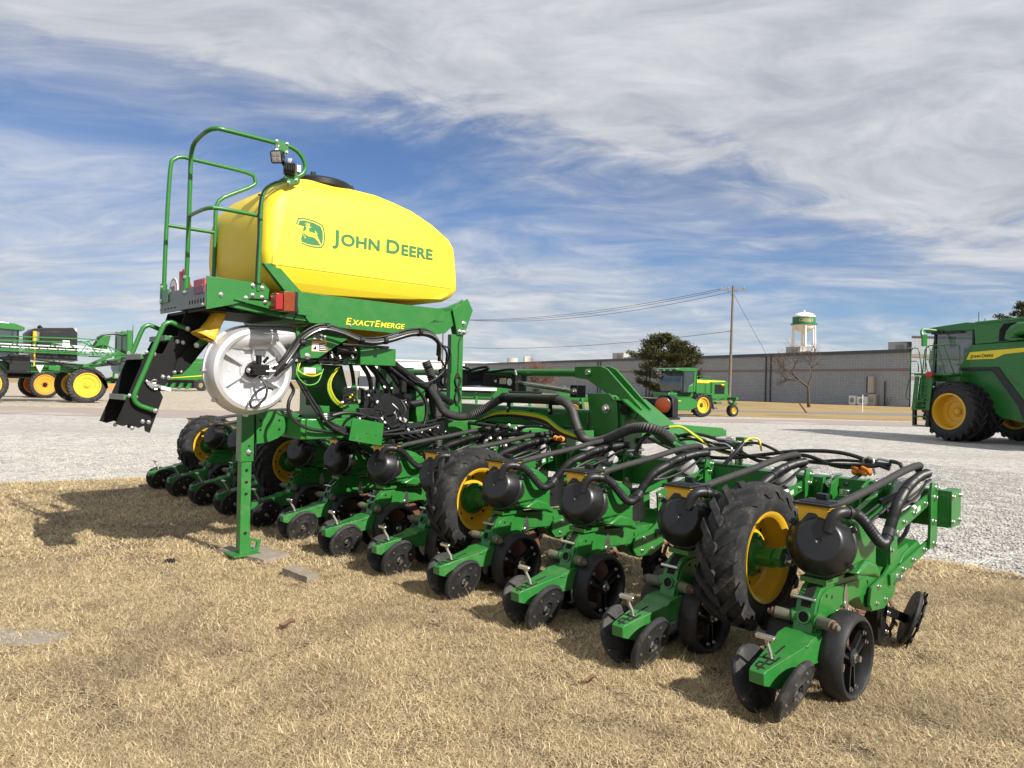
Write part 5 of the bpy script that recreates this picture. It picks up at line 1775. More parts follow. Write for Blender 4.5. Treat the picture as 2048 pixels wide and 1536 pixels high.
b.box((-.60, -.595, 2.97), (.11, .012, .075), 0, ('Y', R(-28)))
for (x, z) in ((-.73, 3.22), (-.65, 3.22), (-.73, 3.155), (-.65, 3.155), (-.63, 2.935), (-.57, 2.965), (-.69, 3.125)):
    b.bolt((x, -.601, z), (0, -1, 0), .009, 1)
b.build('lamp_bracket', ['green', 'zinc'], PL, bevel=.003)
b = MB()
b.tube([(-.69, -.59, 3.08), (-.63, -.57, 3.04), (-.60, -.58, 3.0), (-.66, -.60, 2.95), (-.76, -.60, 2.90), (-.83, -.60, 2.82), (-.855, -.60, 2.68), (-.855, -.60, 2.5), (-.862, -.60, 2.30), (-.865, -.60, 2.14)], .008, 6, 0)
b.tube([(-.69, -.59, 3.08), (-.60, -.57, 3.06), (-.55, -.57, 3.05), (-.545, -.58, 3.0), (-.60, -.60, 2.97)], .007, 6, 0)
b.box((-.555, -.60, 3.055), (.03, .02, .05), 1)
for z in (2.80, 2.62, 2.15):
    b.lathe([(.020, 0), (.020, .006)], (-.838, -.585, z), (0, 0, 1), 10, 0)
b.build('lamp_cable', ['hose', 'white_plastic'], PL)

# ---- folding steps
lad = MB()
up_ = [(-1.187, 1.95), (-1.001, 1.94), (-1.021, 1.725), (-1.172, 1.539), (-1.206, 1.478), (-1.275, 1.47), (-1.31, 1.535), (-1.266, 1.602), (-1.236, 1.773)]
lo_ = [(-1.287, 1.751), (-1.241, 1.754), (-1.221, 1.653), (-1.25, 1.58), (-1.29, 1.53), (-1.27, 1.47), (-1.357, 1.349), (-1.336, 1.307), (-1.422, 1.047), (-1.455, 1.062), (-1.46, 1.10), (-1.50, 1.085), (-1.55, 1.115), (-1.60, 1.10), (-1.648, 1.117), (-1.457, 1.623), (-1.346, 1.623)]
for (y0, y1, y2) in ((-.126, -.120, -.114), (.306, .300, .294)):
    lad.prism(lo_, 'y', y0, y1, 0)
    lad.prism(up_, 'y', y1 + (.0015 if y2 > y1 else -.0015), y2 + (.0015 if y2 > y1 else -.0015), 0)
    s = -1 if y0 < 0 else 1
    for (x, z) in ((-1.245, 1.72), (-1.205, 1.715), (-1.215, 1.495), (-1.26, 1.493), (-1.30, 1.45), (-1.34, 1.455), (-1.455, 1.63), (-1.405, 1.62), (-1.56, 1.315), (-1.52, 1.308), (-1.47, 1.13), (-1.43, 1.125), (-1.54, 1.085)):
        lad.bolt((x, y0, z), (0, s, 0), .011, 1)
lad.prism([(-1.16, 1.53), (-1.02, 1.72), (-1.06, 1.80), (-1.24, 1.60), (-1.27, 1.50), (-1.21, 1.478)], 'y', -.134, -.128, 0)
for (x, z, dx, dz, ln) in ((-1.56, 1.30, .40, -.92, .20),):
    pass
lad.bar((-1.50, .088, 1.09), (-1.32, .088, 1.60), .40, .006, 2, up=(1, 0, .0))
for i in range(4):
    lad.box((-1.44 + i * .009, -.140, 1.415 - i * .012), (.05, .012, .016), 1, ('Y', R(20)))
sp = lad.build('step_frame', ['black_paint', 'zinc', 'rubber_clean'], PL, bevel=.002)
for (x, z) in ((-1.58, 1.315), (-1.475, 1.61), (-1.31, 1.755)):
    b = MB()
    b.box((x + .05, .09, z - .012), (.12, .38, .034), 0)
    b.box((x - .009, .09, z - .012), (.006, .38, .040), 1)
    b.build('step', ['green', 'grip_tread'], sp, bevel=.003)
for (y, pts) in ((-.155, [(-1.17, -.130, 1.812), (-1.19, -.155, 1.815), (-1.25, -.155, 1.836), (-1.302, -.155, 1.856), (-1.341, -.155, 1.841), (-1.368, -.155, 1.792), (-1.461, -.155, 1.53), (-1.532, -.155, 1.342), (-1.538, -.155, 1.29), (-1.503, -.155, 1.249), (-1.40, -.155, 1.210), (-1.385, -.130, 1.205)]),
                 (.335, [(-1.17, .31, 1.812), (-1.19, .335, 1.815), (-1.25, .335, 1.836), (-1.302, .335, 1.856), (-1.341, .335, 1.841), (-1.368, .335, 1.792), (-1.461, .335, 1.53), (-1.532, .335, 1.342), (-1.538, .335, 1.29), (-1.503, .335, 1.249), (-1.40, .335, 1.210), (-1.385, .31, 1.205)])):
    b = MB()
    b.tube(pts, .0175, 12, 0, .02)
    for p in (pts[1], pts[-2]):
        b.bolt((p[0], p[1] - .017 if y < 0 else p[1] + .017, p[2]), (0, -1 if y < 0 else 1, 0), .012, 1)
    b.build('grab_bar', ['green', 'zinc'], sp)
b = MB()
b.bar((-1.45, -.145, 1.405), (-1.33, -.145, 1.375), .008, .022, 0)
b.box((-1.325, -.148, 1.37), (.07, .012, .024), 1, ('Y', R(12)))
for (x, z) in ((-1.41, 1.42), (-1.40, 1.375)):
    b.tube([(x - .02, -.145, z - .008), (x, -.15, z + .012), (x + .02, -.15, z + .008), (x + .015, -.145, z - .008), (x - .005, -.145, z - .012)], .006, 6, 0, .01)
b.build('latch', ['zinc', 'white_plastic'], sp)
# yellow chute under the platform
b = MB()
def loop(c, w, h, t):
    return c
P0 = [(-1.00, -.42, 1.965), (-.955, -.42, 1.945), (-.955, -.28, 1.945), (-1.00, -.28, 1.965)]
sec = [((-.99, 1.985), .12, .085), ((-1.045, 1.865), .12, .090), ((-1.085, 1.795), .13, .115), ((-1.125, 1.755), .19, .155)]
vs, fs = [], []
dvec = Vector((-.42, 0, -.90)).normalized()
nv = Vector((-.90, 0, .42)).normalized()
for (c, w, h) in sec:
    cc = Vector((c[0], -.30, c[1]))
    for (a, e) in ((-1, -.6), (-.6, -1), (.6, -1), (1, -.6), (1, .6), (.6, 1), (-.6, 1), (-1, .6)):
        vs.append(cc + nv * (a * h / 2) + Vector((0, e * w / 2, 0)))
for j in range(len(sec) - 1):
    for i in range(8):
        q = (i + 1) % 8
        fs.append((j * 8 + i, j * 8 + q, j * 8 + 8 + q, j * 8 + 8 + i))
b.add(vs, fs, 0)
lip = vs[-8:]
b.add([lip[0], lip[7], lip[0] + Vector((-.075, 0, .025)), lip[7] + Vector((-.075, 0, .025))], [(0, 1, 3, 2)], 0)
ch = b.build('chute', 'yellow', PL, noclean=True)
sm = ch.modifiers.new('wall', 'SOLIDIFY'); sm.thickness = .006
b = MB()
b.box((-1.10, -.22, 1.72), (.10, .02, .05), 0, ('Y', R(-35)))
b.bolt((-1.145, -.235, 1.695), (0, -1, 0), .014, 1)
b.build('chute_bracket', ['green', 'zinc'], PL, bevel=.003)

# ---- fan housing
FC = Vector((-.795, -.335, 1.518))
b = MB()
ax = Vector((0, -1, 0))
segN = 72
prof = lambda k_: [(.0005, .055), (.055, .055), (.060, .070), (.085, .070), (.095, .055), (.215, .052), (.225, .058), (.232, .070), (.262 * k_, .118), (.290 * k_, .130), (.318 * k_, .118), (.340 * k_, .075), (.346 * k_, .012), (.358 * k_, .010), (.358 * k_, -.004), (.346 * k_, -.006), (.335 * k_, -.07), (.28 * k_, -.11), (.0005, -.11)]
pr = prof(1.0)
vs, fs = [], []
N = len(pr)
for i in range(segN):
    t = 2 * math.pi * i / segN
    # scroll: radius grows from the lower right round to the outlet at the top
    g = 0.975 + .055 * ((t - math.pi * .5) % (2 * math.pi)) / (2 * math.pi)
    g = 0.975 + .055 * (((math.pi * 0.5 - t) % (2 * math.pi)) / (2 * math.pi))
    P_ = prof(.965 - .045 * (((t - math.pi * .5) % (2 * math.pi)) / (2 * math.pi)))
    for (r_, h) in P_:
        vs.append(FC + Vector((r_ * math.cos(t), -h, r_ * math.sin(t))))
for i in range(segN):
    q = (i + 1) % segN
    for j in range(N - 1):
        fs.append((i * N + j, i * N + j + 1, q * N + j + 1, q * N + j))
b.add(vs, fs, 0)
for an in (88, 150, 210, 330, 272, 30):
    d = Vector((math.cos(R(an)), 0, math.sin(R(an))))
    if an not in (272, 30):
        b.bar(FC + d * .085 + ax * .062, FC + d * .25 + ax * .085, .014, .03, 0, up=(0, -1, 0))
    else:
        b.bar(FC + d * .085 + ax * .060, FC + d * .21 + ax * .060, .012, .02, 0, up=(0, -1, 0))
for an in (142, 182, 222, 268, 318):
    d = Vector((math.cos(R(an)), 0, math.sin(R(an))))
    b.cyl(FC + d * .340 + ax * .02, FC + d * .340 - ax * .02, .014, 8, 1)
    b.bolt(FC + d * .340 + ax * .02, ax, .009, 1)
for an in (60, 118, 180, 240, 300):
    d = Vector((math.cos(R(an)), 0, math.sin(R(an))))
    b.cyl(FC + d * .165 + ax * .050, FC + d * .165 + ax * .0565, .010, 10, 0)
# outlet duct leaving to the front
vs, fs = [], []
for (x, zc, rz, ry) in ((-1.02, 1.70, .03, .03), (-.93, 1.745, .075, .085), (-.83, 1.762, .100, .112), (-.70, 1.768, .098, .110), (-.54, 1.790, .085, .10), (-.41, 1.805, .068, .08)):
    for i in range(20):
        t = 2 * math.pi * i / 20
        vs.append((x, FC.y - .02 + ry * math.cos(t), zc + rz * math.sin(t)))
for j in range(5):
    for i in range(20):
        q = (i + 1) % 20
        fs.append((j * 20 + i, j * 20 + q, j * 20 + 20 + q, j * 20 + 20 + i))
b.add(vs, fs, 0)
b.bar((-.74, -.47, 1.80), (-.40, -.43, 1.815), .012, .012, 0)
fan = b.build('fan_housing', ['cast_alu', 'zinc'], PL, ang=38)
b = MB()
b.cyl((-.40, -.36, 1.80), (-.30, -.34, 1.80), .085, 18, 0)
b.tube([(-.30, -.34, 1.80), (-.1, -.28, 1.80), (.2, -.1, 1.75), (.5, 0, 1.68)], .075, 14, 0, .012, ribs=.006)
b.build('outlet_hose', 'hose', fan)
b = MB()
b.cyl(FC + ax * .055, FC + ax * .11, .05, 18, 0)
b.box(FC + ax * .15 + Vector((.02, 0, .005)), (.125, .085, .078), 0)
b.cyl(FC + ax * .14 + Vector((.02, 0, .04)), FC + ax * .14 + Vector((.02, 0, .115)), .022, 14, 0)
b.cyl(FC + ax * .14 + Vector((-.06, 0, 0)), FC + ax * .14 + Vector((-.03, 0, 0)), .026, 14, 0)
b.ball(FC + ax * .155 + Vector((-.06, 0, 0)), .018, 1)
b.cyl(FC + ax * .19 + Vector((.05, 0, -.005)), FC + ax * .19 + Vector((.13, 0, .0)), .012, 10, 1)
b.cyl(FC + ax * .17 + Vector((.08, 0, .025)), FC + ax * .17 + Vector((.16, 0, .055)), .011, 10, 1)
b.cyl(FC + ax * .17 + Vector((.08, 0, -.02)), FC + ax * .17 + Vector((.17, 0, .01)), .011, 10, 1)
b.cyl(FC + ax * .14 + Vector((.055, 0, .06)), FC + ax * .15 + Vector((.09, 0, .105)), .012, 10, 0)
b.tube([FC + ax * .15 + Vector((.02, 0, -.045)), FC + ax * .17 + Vector((.05, 0, -.08)), FC + ax * .19 + Vector((.068, 0, -.14)), FC + ax * .19 + Vector((.04, 0, -.22)), FC + ax * .18 + Vector((-.03, 0, -.275)), FC + ax * .18 + Vector((-.055, 0, -.24)), FC + ax * .17 + Vector((-.012, 0, -.17)), FC + ax * .18 + Vector((.055, 0, -.125)), FC + ax * .18 + Vector((.12, 0, -.14))], .010, 8, 2, .012)
b.build('fan_motor', ['black_paint', 'zinc', 'hose'], fan, bevel=.004)

# ---- hoses
def hose_part(name, lines, parent=PL, mats=('hose', 'hose_dusty', 'hose_grey', 'zinc', 'wire_yellow', 'wire_green', 'steel')):
    for ln in lines:
        b = MB()
        pts, r_ = ln[0], ln[1]
        mt = ln[2] if len(ln) > 2 else 0
        rib = ln[3] if len(ln) > 3 else 0
        b.tube(pts, r_, 14 if r_ > .03 else 8, 0, .0105 if rib else .03, ribs=rib * 1.35)
        b.build(name, mats[mt], parent, ang=60)


sil = [(-.66, -.50, 1.51), (-.606, -.55, 1.592), (-.545, -.55, 1.68), (-.473, -.58, 1.788), (-.334, -.60, 1.868), (-.167, -.60, 1.852), (-.023, -.59, 1.811), (.125, -.58, 1.792), (.299, -.58, 1.822), (.525, -.58, 1.890), (.716, -.57, 1.897), (.867, -.52, 1.831), (.95, -.42, 1.69)]
hose_part('hydraulic_hose', [(sil, .012, 1), ([(x + .01, y + .015, z - .028) for (x, y, z) in sil], .012, 0), ([(x - .005, y + .02, z + .022) for (x, y, z) in sil], .010, 0), ([(x + .01, y - .003, z - .014) for (x, y, z) in sil[1:]], .010, 6),
                             ([(-.64, -.50, 1.50), (-.52, -.52, 1.60), (-.47, -.52, 1.72), (-.40, -.48, 1.86), (-.3, -.3, 1.88)], .011, 0),
                             ([(.95, -.42, 1.69), (1.075, -.35, 1.60), (1.001, -.35, 1.52), (.875, -.35, 1.456), (.738, -.35, 1.464), (.663, -.35, 1.513)], .009, 0),
                             ([(.90, -.50, 1.82), (1.05, -.40, 1.74), (1.12, -.30, 1.60), (1.15, -.25, 1.42)], .010, 0),
                             ([(.93, -.45, 1.80), (1.12, -.35, 1.78), (1.18, -.25, 1.66), (1.10, -.2, 1.50), (1.2, -.15, 1.40)], .009, 0)])
b = MB()
for (x, z) in ((-.29, 1.885), (.60, 1.905), (.02, 1.80), (.25, 1.81), (-.5, 1.75)):
    b.lathe([(.032, 0), (.032, .03)], (x, -.583, z - .01), (1, 0, .1 if x < .3 else -.1), 12, 0)
b.build('hose_clamp', 'black_plastic', PL)
hose_part('supply_hose', [([(.40, -.30, 1.66), (.632, -.2, 1.60), (.95, -.15, 1.45), (1.25, -.12, 1.31), (1.6, .1, 1.22)], .034, 0), ([(.40, -.22, 1.65), (.70, -.12, 1.53), (1.0, -.08, 1.38), (1.3, 0, 1.28)], .034, 0),
                          ([(.40, -.36, 1.62), (.62, -.32, 1.50), (.80, -.30, 1.396), (.911, -.30, 1.246), (.87, -.30, 1.045), (.70, -.30, .93)], .017, 0), ([(.20, -.30, 1.62), (.30, -.28, 1.50), (.36, -.22, 1.38), (.40, -.1, 1.2)], .020, 0),
                          ([(.28, -.30, 1.62), (.40, -.26, 1.50), (.44, -.20, 1.38), (.5, -.1, 1.2)], .020, 0), ([(.10, -.3, 1.62), (.16, -.25, 1.5), (.2, -.2, 1.38), (.22, -.1, 1.25)], .018, 0),
                          ([(-.40, -.20, 1.44), (-.435, -.36, 1.37), (-.49, -.40, 1.29), (-.492, -.40, 1.202), (-.439, -.40, 1.131), (-.342, -.40, 1.076), (-.223, -.40, 1.05), (-.05, -.38, 1.034), (.2, -.35, 1.03), (.6, -.3, 1.06), (1.1, -.2, 1.10)], .014, 0),
                          ([(-.403, -.35, 1.459), (-.313, -.35, 1.325), (-.22, -.36, 1.189), (-.117, -.37, 1.095), (.062, -.37, 1.035), (.4, -.35, 1.02), (.9, -.3, 1.07)], .013, 0),
                          ([(-.37, -.34, 1.459), (-.28, -.34, 1.325), (-.18, -.35, 1.189), (-.07, -.36, 1.095), (.1, -.36, 1.05), (.5, -.34, 1.04), (1.2, -.2, 1.12)], .013, 0),
                          ([(-.222, -.40, 1.202), (-.146, -.41, 1.101), (-.045, -.42, 1.037), (.032, -.42, 1.013), (.3, -.4, 1.0), (.8, -.35, 1.0)], .012, 0),
                          ([(.2, -.38, .98), (.6, -.36, 1.0), (1.0, -.28, 1.04), (1.3, -.2, 1.10)], .014, 1), ([(.3, -.40, 1.01), (.7, -.36, 1.05), (1.1, -.25, 1.08), (1.4, -.15, 1.14)], .012, 0)])
hose_part('suction_hose', [([(1.05, -.08, 1.66), (1.09, -.10, 1.56), (1.12, -.12, 1.45)], .047, 1, .006), ([(1.12, -.12, 1.45), (1.13, -.12, 1.30), (1.15, -.12, 1.18), (1.165, -.12, 1.14)], .052, 1), ([(1.165, -.12, 1.16), (1.185, -.12, 1.0), (1.198, -.10, .86), (1.20, -.08, .74)], .047, 1, .007)])
hose_part('air_hose', [([(1.05, -.14, 1.42), (1.09, -.24, 1.28), (1.12, -.30, 1.19), (1.24, -.33, 1.145), (1.38, -.36, 1.15), (1.46, -.47, 1.215), (1.5, -.60, 1.295), (1.5, -.70, 1.33)], .042, 1, .007), ([(1.5, -.69, 1.33), (1.5, -1.03, 1.333), (1.5, -1.40, 1.336)], .044, 0),
                       ([(1.5, -1.39, 1.336), (1.5, -1.50, 1.315), (1.5, -1.575, 1.25), (1.5, -1.61, 1.17), (1.5, -1.655, 1.08)], .042, 1, .004), ([(1.5, -1.655, 1.08), (1.5, -1.72, 1.02), (1.5, -1.82, 1.0), (1.5, -1.93, 1.02), (1.5, -2.06, 1.07), (1.5, -2.2, 1.128), (1.5, -2.36, 1.15), (1.55, -2.46, 1.12), (1.62, -2.52, 1.05)], .042, 1, .007)])
b = MB()
for y in (-.71, -.75, -1.37, -1.41):
    b.lathe([(.048, 0), (.048, .012)], (1.5, y, 1.333), (0, 1, 0), 16, 0)
for y in (-.78, -1.32):
    b.box((1.5, y, 1.25), (.03, .02, .10), 0)
    b.bar((1.5, y, 1.21), (1.86, y, 1.21), .03, .012, 0)
    b.bolt((1.485, y, 1.24), (-1, 0, 0), .010, 1)
b.build('pipe_clamp', ['black_paint', 'zinc'], PL)
# vacuum manifold pipe along the bar, wires, and hydraulic lines on top of the wings
wing = []
rnd = random.Random(3)
for s in (-1, 1):
    for j in range(4):
        y0 = s * 2.2
        pts = []
        for i in range(7):
            q = i / 6
            y = s * (2.25 + q * 1.75)
            pts.append((1.84 + rnd.uniform(-.04, .05), y, .985 + rnd.uniform(-.03, .06) + (.07 * math.sin(q * 5 + j) if i < 4 else 0)))
        wing.append((pts, .0105 + .003 * (j % 2), 0 if j != 1 else 0))
    wing.append(([(1.80, s * 1.6, 1.06), (1.72, s * 2.0, 1.09), (1.70, s * 2.35, 1.10), (1.72, s * 2.45, 1.02), (1.75, s * 2.62, .985), (1.82, s * 2.8, 1.02), (1.86, s * 3.0, 1.05)], .011, 1))
    wing.append(([(1.74, s * 2.2, 1.05), (1.70, s * 2.38, 1.0), (1.70, s * 2.55, .97), (1.76, s * 2.75, 1.0), (1.86, s * 2.95, 1.03)], .011, 1))
    wing.append(([(1.5, s * 2.25, .93), (1.52, s * 2.30, 1.05), (1.60, s * 2.36, 1.12), (1.70, s * 2.42, 1.15)], .017, 0))
    wing.append(([(1.70, s * 2.42, 1.15), (1.76, s * 2.5, 1.155), (1.82, s * 2.60, 1.08), (1.86, s * 2.75, .99), (1.87, s * 3.0, .95)], .009, 4))
    wing.append(([(1.69, s * 2.40, 1.155), (1.76, s * 2.48, 1.165), (1.83, s * 2.60, 1.09), (1.87, s * 2.8, 1.0)], .006, 5))
    wing.append(([(1.55, s * 3.0, .92), (1.60, s * 3.05, 1.0), (1.68, s * 3.08, 1.08)], .015, 0))
    wing.append(([(1.68, s * 3.08, 1.08), (1.73, s * 3.10, 1.11), (1.78, s * 3.14, 1.10), (1.80, s * 3.15, 1.02)], .008, 4))
    # bare steel fittings near the outer lift cylinder
    wing.append(([(1.86, s * 3.84, .92), (1.86, s * 3.84, 1.02), (1.86, s * 3.87, 1.035), (1.86, s * 3.90, 1.02), (1.86, s * 3.90, .95)], .009, 6))
    wing.append(([(1.88, s * 3.90, .92), (1.88, s * 3.90, 1.01), (1.87, s * 3.93, 1.028), (1.86, s * 4.0, 1.02)], .009, 6))
    wing.append(([(1.86, s * 4.0, 1.02), (1.86, s * 4.06, 1.01), (1.86, s * 4.09, .96)], .013, 0))
    wing.append(([(1.82, s * 2.90, .90), (1.82, s * 2.90, 1.02), (1.82, s * 2.86, 1.045), (1.82, s * 2.74, 1.05)], .009, 6))
    wing.append(([(1.84, s * 2.94, .90), (1.84, s * 2.94, 1.06), (1.84, s * 2.90, 1.075), (1.84, s * 2.76, 1.08)], .009, 6))
hose_part('wing_line', wing)
b = MB()
for s in (-1, 1):
    for (y, z) in ((2.93, 1.05), (2.96, 1.09)):
        b.box((1.86, s * y, z), (.06, .07, .028), 0)
    b.box((1.86, s * 2.94, .97), (.03, .05, .16), 0)
    for (y, z) in ((2.86, 1.055), (2.86, 1.09), (3.02, 1.055), (3.02, 1.09)):
        b.cyl((1.86, s * y - .03, z), (1.86, s * y + .03, z), .012, 8, 1)
b.build('line_coupler', ['green', 'zinc'], PL, bevel=.003)
for s in (-1, 1):
    b = MB()
    for y in (3.80, 3.86):
        b.lathe([(.005, -.03), (.022, -.02), (.024, .0), (.016, .012), (.024, .02), (.020, .035), (.005, .04)], (1.84, s * y, .935), (.2, s * .8, .1), 12, 0)
        b.box((1.83, s * y, .96), (.03, .05, .018), 0, ('X', R(25)))
    b.tube([(1.84, s * 3.83, .92), (1.80, s * 3.80, .89), (1.76, s * 3.76, .85)], .014, 8, 1)
    b.build('valve_cap', ['orange_valve', 'hose'], PL, bevel=.003)
b = MB()
for y in (-1.86, -1.92):
    b.lathe([(.005, -.03), (.022, -.02), (.024, .0), (.016, .012), (.024, .02), (.020, .035), (.005, .04)], (1.60, y + .55, .99), (.2, .8, .1), 12, 0)
b.build('valve_cap', ['orange_valve'], PL)
yl = [(-.027, -.3, 1.56), (-.094, -.3, 1.464), (-.105, -.3, 1.384), (-.059, -.3, 1.294), (.026, -.3, 1.231)]
hose_part('wire_loom', [([(x + .004 * i, y - .004 * i, z + .003 * i) for (x, y, z) in yl], .0045, 4 if i % 3 else 5) for i in range(6)] +
          [([(-.40, -.40, 1.60), (-.43, -.42, 1.53), (-.38, -.42, 1.50), (-.28, -.40, 1.49), (-.2, -.38, 1.52)], .005, 4), ([(-.42, -.40, 1.60), (-.44, -.42, 1.50), (-.36, -.42, 1.42), (-.25, -.40, 1.44), (-.19, -.38, 1.55)], .005, 5)] +
          [([(1.5, -.35, 1.10), (1.5, -.62, 1.20 - .012 * i), (1.5, -.95, 1.215 - .014 * i), (1.5, -1.25, 1.185 - .014 * i), (1.5, -1.45, 1.09 - .012 * i), (1.52, -1.70, 1.03 - .01 * i)], .007, (5, 4, 4, 0, 0)[i]) for i in range(5)] +
          [([(1.5, -.30, 1.08), (1.52, -.55, 1.17), (1.52, -.9, 1.16), (1.55, -1.2, 1.10), (1.6, -1.6, 1.0)], .010, 0), ([(1.55, -.1, 1.07), (1.6, -.42, 1.05), (1.6, -.69, 1.033), (1.6, -1.056, .964), (1.62, -1.18, .89)], .019, 2)] +
          [([(1.55, -.25, 1.0), (1.55, -.35, .95), (1.5, -.45, .94), (1.45, -.55, 1.0), (1.5, -.65, 1.08)], .010, 0), ([(1.52, -.25, .97), (1.5, -.36, .92), (1.45, -.46, .915), (1.42, -.55, .96), (1.5, -.6, 1.05)], .010, 0),
           ([(1.4, -.7, .98), (1.5, -.9, 1.06), (1.6, -1.1, 1.08), (1.65, -1.4, 1.03)], .012, 0), ([(1.45, -.6, .95), (1.55, -.85, 1.0), (1.62, -1.15, 1.0)], .022, 0)])
# electrical boxes and jumble between tank and toolbar
b = MB()
b.box((.34, -.28, 1.285), (.20, .06, .20), 0)
b.box((.36, -.30, 1.29), (.14, .05, .16), 0)
b.box((.225, -.36, 1.197), (.15, .06, .06), 0)
b.box((.14, -.24, 1.33), (.12, .03, .14), 0)
for i in range(9):
    y_ = -.16 + .06 * (i % 3)
    b.tube([(.34 + .05 * i, y_, 1.63), (.48 + .055 * i, y_ + .02, 1.50), (.60 + .06 * i, y_ + .05, 1.34), (.64 + .06 * i, y_ + .1, 1.10)], .021, 8, 0)
b.box((.88, .02, 1.42), (.16, .12, .14), 0)
b.box((1.02, -.02, 1.26), (.12, .12, .22), 0)
b.cyl((.78, -.12, 1.24), (.98, -.12, 1.27), .045, 12, 0)
b.cyl((.74, -.16, 1.36), (.74, -.16, 1.48), .035, 12, 0)
b.box((.62, -.05, 1.2), (.4, .2, .3), 0)
b.build('wiring_box', ['black_plastic', 'white_plastic', 'wire_yellow', 'hvac'], PL, bevel=.002)
b = MB()
rnd = random.Random(11)
for i in range(26):
    p = Vector((rnd.uniform(.1, .6), -.33 - rnd.uniform(0, .05), rnd.uniform(1.12, 1.42)))
    q = p + Vector((rnd.uniform(-.12, .12), rnd.uniform(-.03, .03), rnd.uniform(-.16, .05)))
    b.tube([p, p.lerp(q, .5) + Vector((rnd.uniform(-.04, .04), -.03, rnd.uniform(-.03, .03))), q], rnd.choice((.006, .008, .011)), 6, 0)
    if rnd.random() < .55:
        b.cyl(q, q + (q - p).normalized() * .025, .009, 8, 1)
for i in range(5):
    b.cyl((.10 + .02 * i, -.27, 1.30 + .02 * (i % 3)), (.10 + .02 * i, -.285, 1.30 + .02 * (i % 3)), .009, 8, 2)
b.tube([(-.10, -.38, 1.17), (.0, -.38, 1.19), (.12, -.385, 1.185), (.25, -.39, 1.15), (.36, -.39, 1.13), (.42, -.39, 1.09), (.47, -.385, 1.06), (.55, -.37, 1.08), (.62, -.35, 1.12)], .016, 8, 0)
for i in range(4):
    b.tube([(.0, -.38, 1.185), (-.08, -.385, 1.16 + .012 * i), (-.16, -.39, 1.13 + .018 * i)], .004, 5, 0)
    b.box((-.17, -.39, 1.125 + .019 * i), (.03, .014, .012), 1)
b.box((.635, -.35, 1.12), (.04, .012, .03), 3, ('Y', R(30)))
for i in range(16):
    p = Vector((rnd.uniform(1.35, 1.62), rnd.uniform(-1.1, -.45), rnd.uniform(.90, 1.06)))
    q = p + Vector((rnd.uniform(-.1, .1), rnd.uniform(-.25, .1), rnd.uniform(-.06, .06)))
    b.tube([p, p.lerp(q, .5) + Vector((0, 0, rnd.uniform(-.05, .05))), q], rnd.choice((.008, .010, .016)), 6, 0)
    if rnd.random() < .5:
        b.cyl(q, q + Vector((0, -.03, .01)), .012, 8, 1)
tag(b.build('wiring_harness', ['black_plastic', 'white_plastic', 'wire_yellow', 'hvac'], PL), kind='stuff')
b = MB()
b.prism([(.048, 1.153), (.35, 1.101), (.332, .909), (.016, .968)], 'y', -.456, -.444, 0)
for (x, z) in ((.06, .985), (.12, .975), (.18, 1.02), (.27, 1.0)):
    b.cyl((x, -.4565, z), (x, -.4575, z), .006, 8, 1)
b.prism([(.05, 1.10), (.10, 1.30), (.16, 1.42), (.20, 1.42), (.24, 1.15), (.33, 1.10)], 'y', -.25, -.235, 0)
b.box((.19, -.36, 1.03), (.25, .18, .02), 0)
b.build('guard_plate', ['green', 'hole_shade_and_print'], PL, bevel=.006)
b = MB()
b.cyl((-.42, -.30, 1.53), (-.20, -.30, 1.53), .075, 18, 0)
b.box((-.31, -.375, 1.53), (.10, .01, .05), 1)
b.box((-.30, -.377, 1.51), (.09, .01, .012), 2)
b.build('air_tank', ['green', 'white_plastic', 'sticker_orange'], PL)
b = MB()  # black boxes with fittings, added for more dark mass under the tank
b.box((.62, -.27, 1.00), (.20, .12, .12), 0)
b.box((.86, -.25, .98), (.16, .10, .10), 0)
b.box((1.08, -.22, 1.02), (.14, .10, .14), 0)
for i in range(7):
    b.cyl((.56 + .09 * i, -.33, 1.0 + .02 * (i % 3)), (.56 + .09 * i, -.36, 1.0 + .02 * (i % 3)), .013, 8, 1)
    b.tube([(.56 + .09 * i, -.36, 1.0), (.60 + .09 * i, -.40, .97), (.72 + .09 * i, -.36, .94), (.86 + .08 * i, -.25, .95)], .011, 6, 0)
b.build('dark_mass_block', ['black_paint', 'zinc'], PL, bevel=.004)
# small bent arm standing beyond the mast
b = MB()
b.prism([(.9, 1.30), (.98, 1.30), (1.06, 1.68), (1.02, 1.72), (.97, 1.69)], 'y', .55, .62, 0)
b.cyl((1.02, .53, 1.69), (1.02, .64, 1.69), .035, 14, 1)
b.tube([(1.03, .5, 1.68), (1.10, .45, 1.58), (1.2, .35, 1.45)], .022, 10, 2)
b.build('hose_arm', ['green', 'black_paint', 'hose_grey'], PL, bevel=.004)
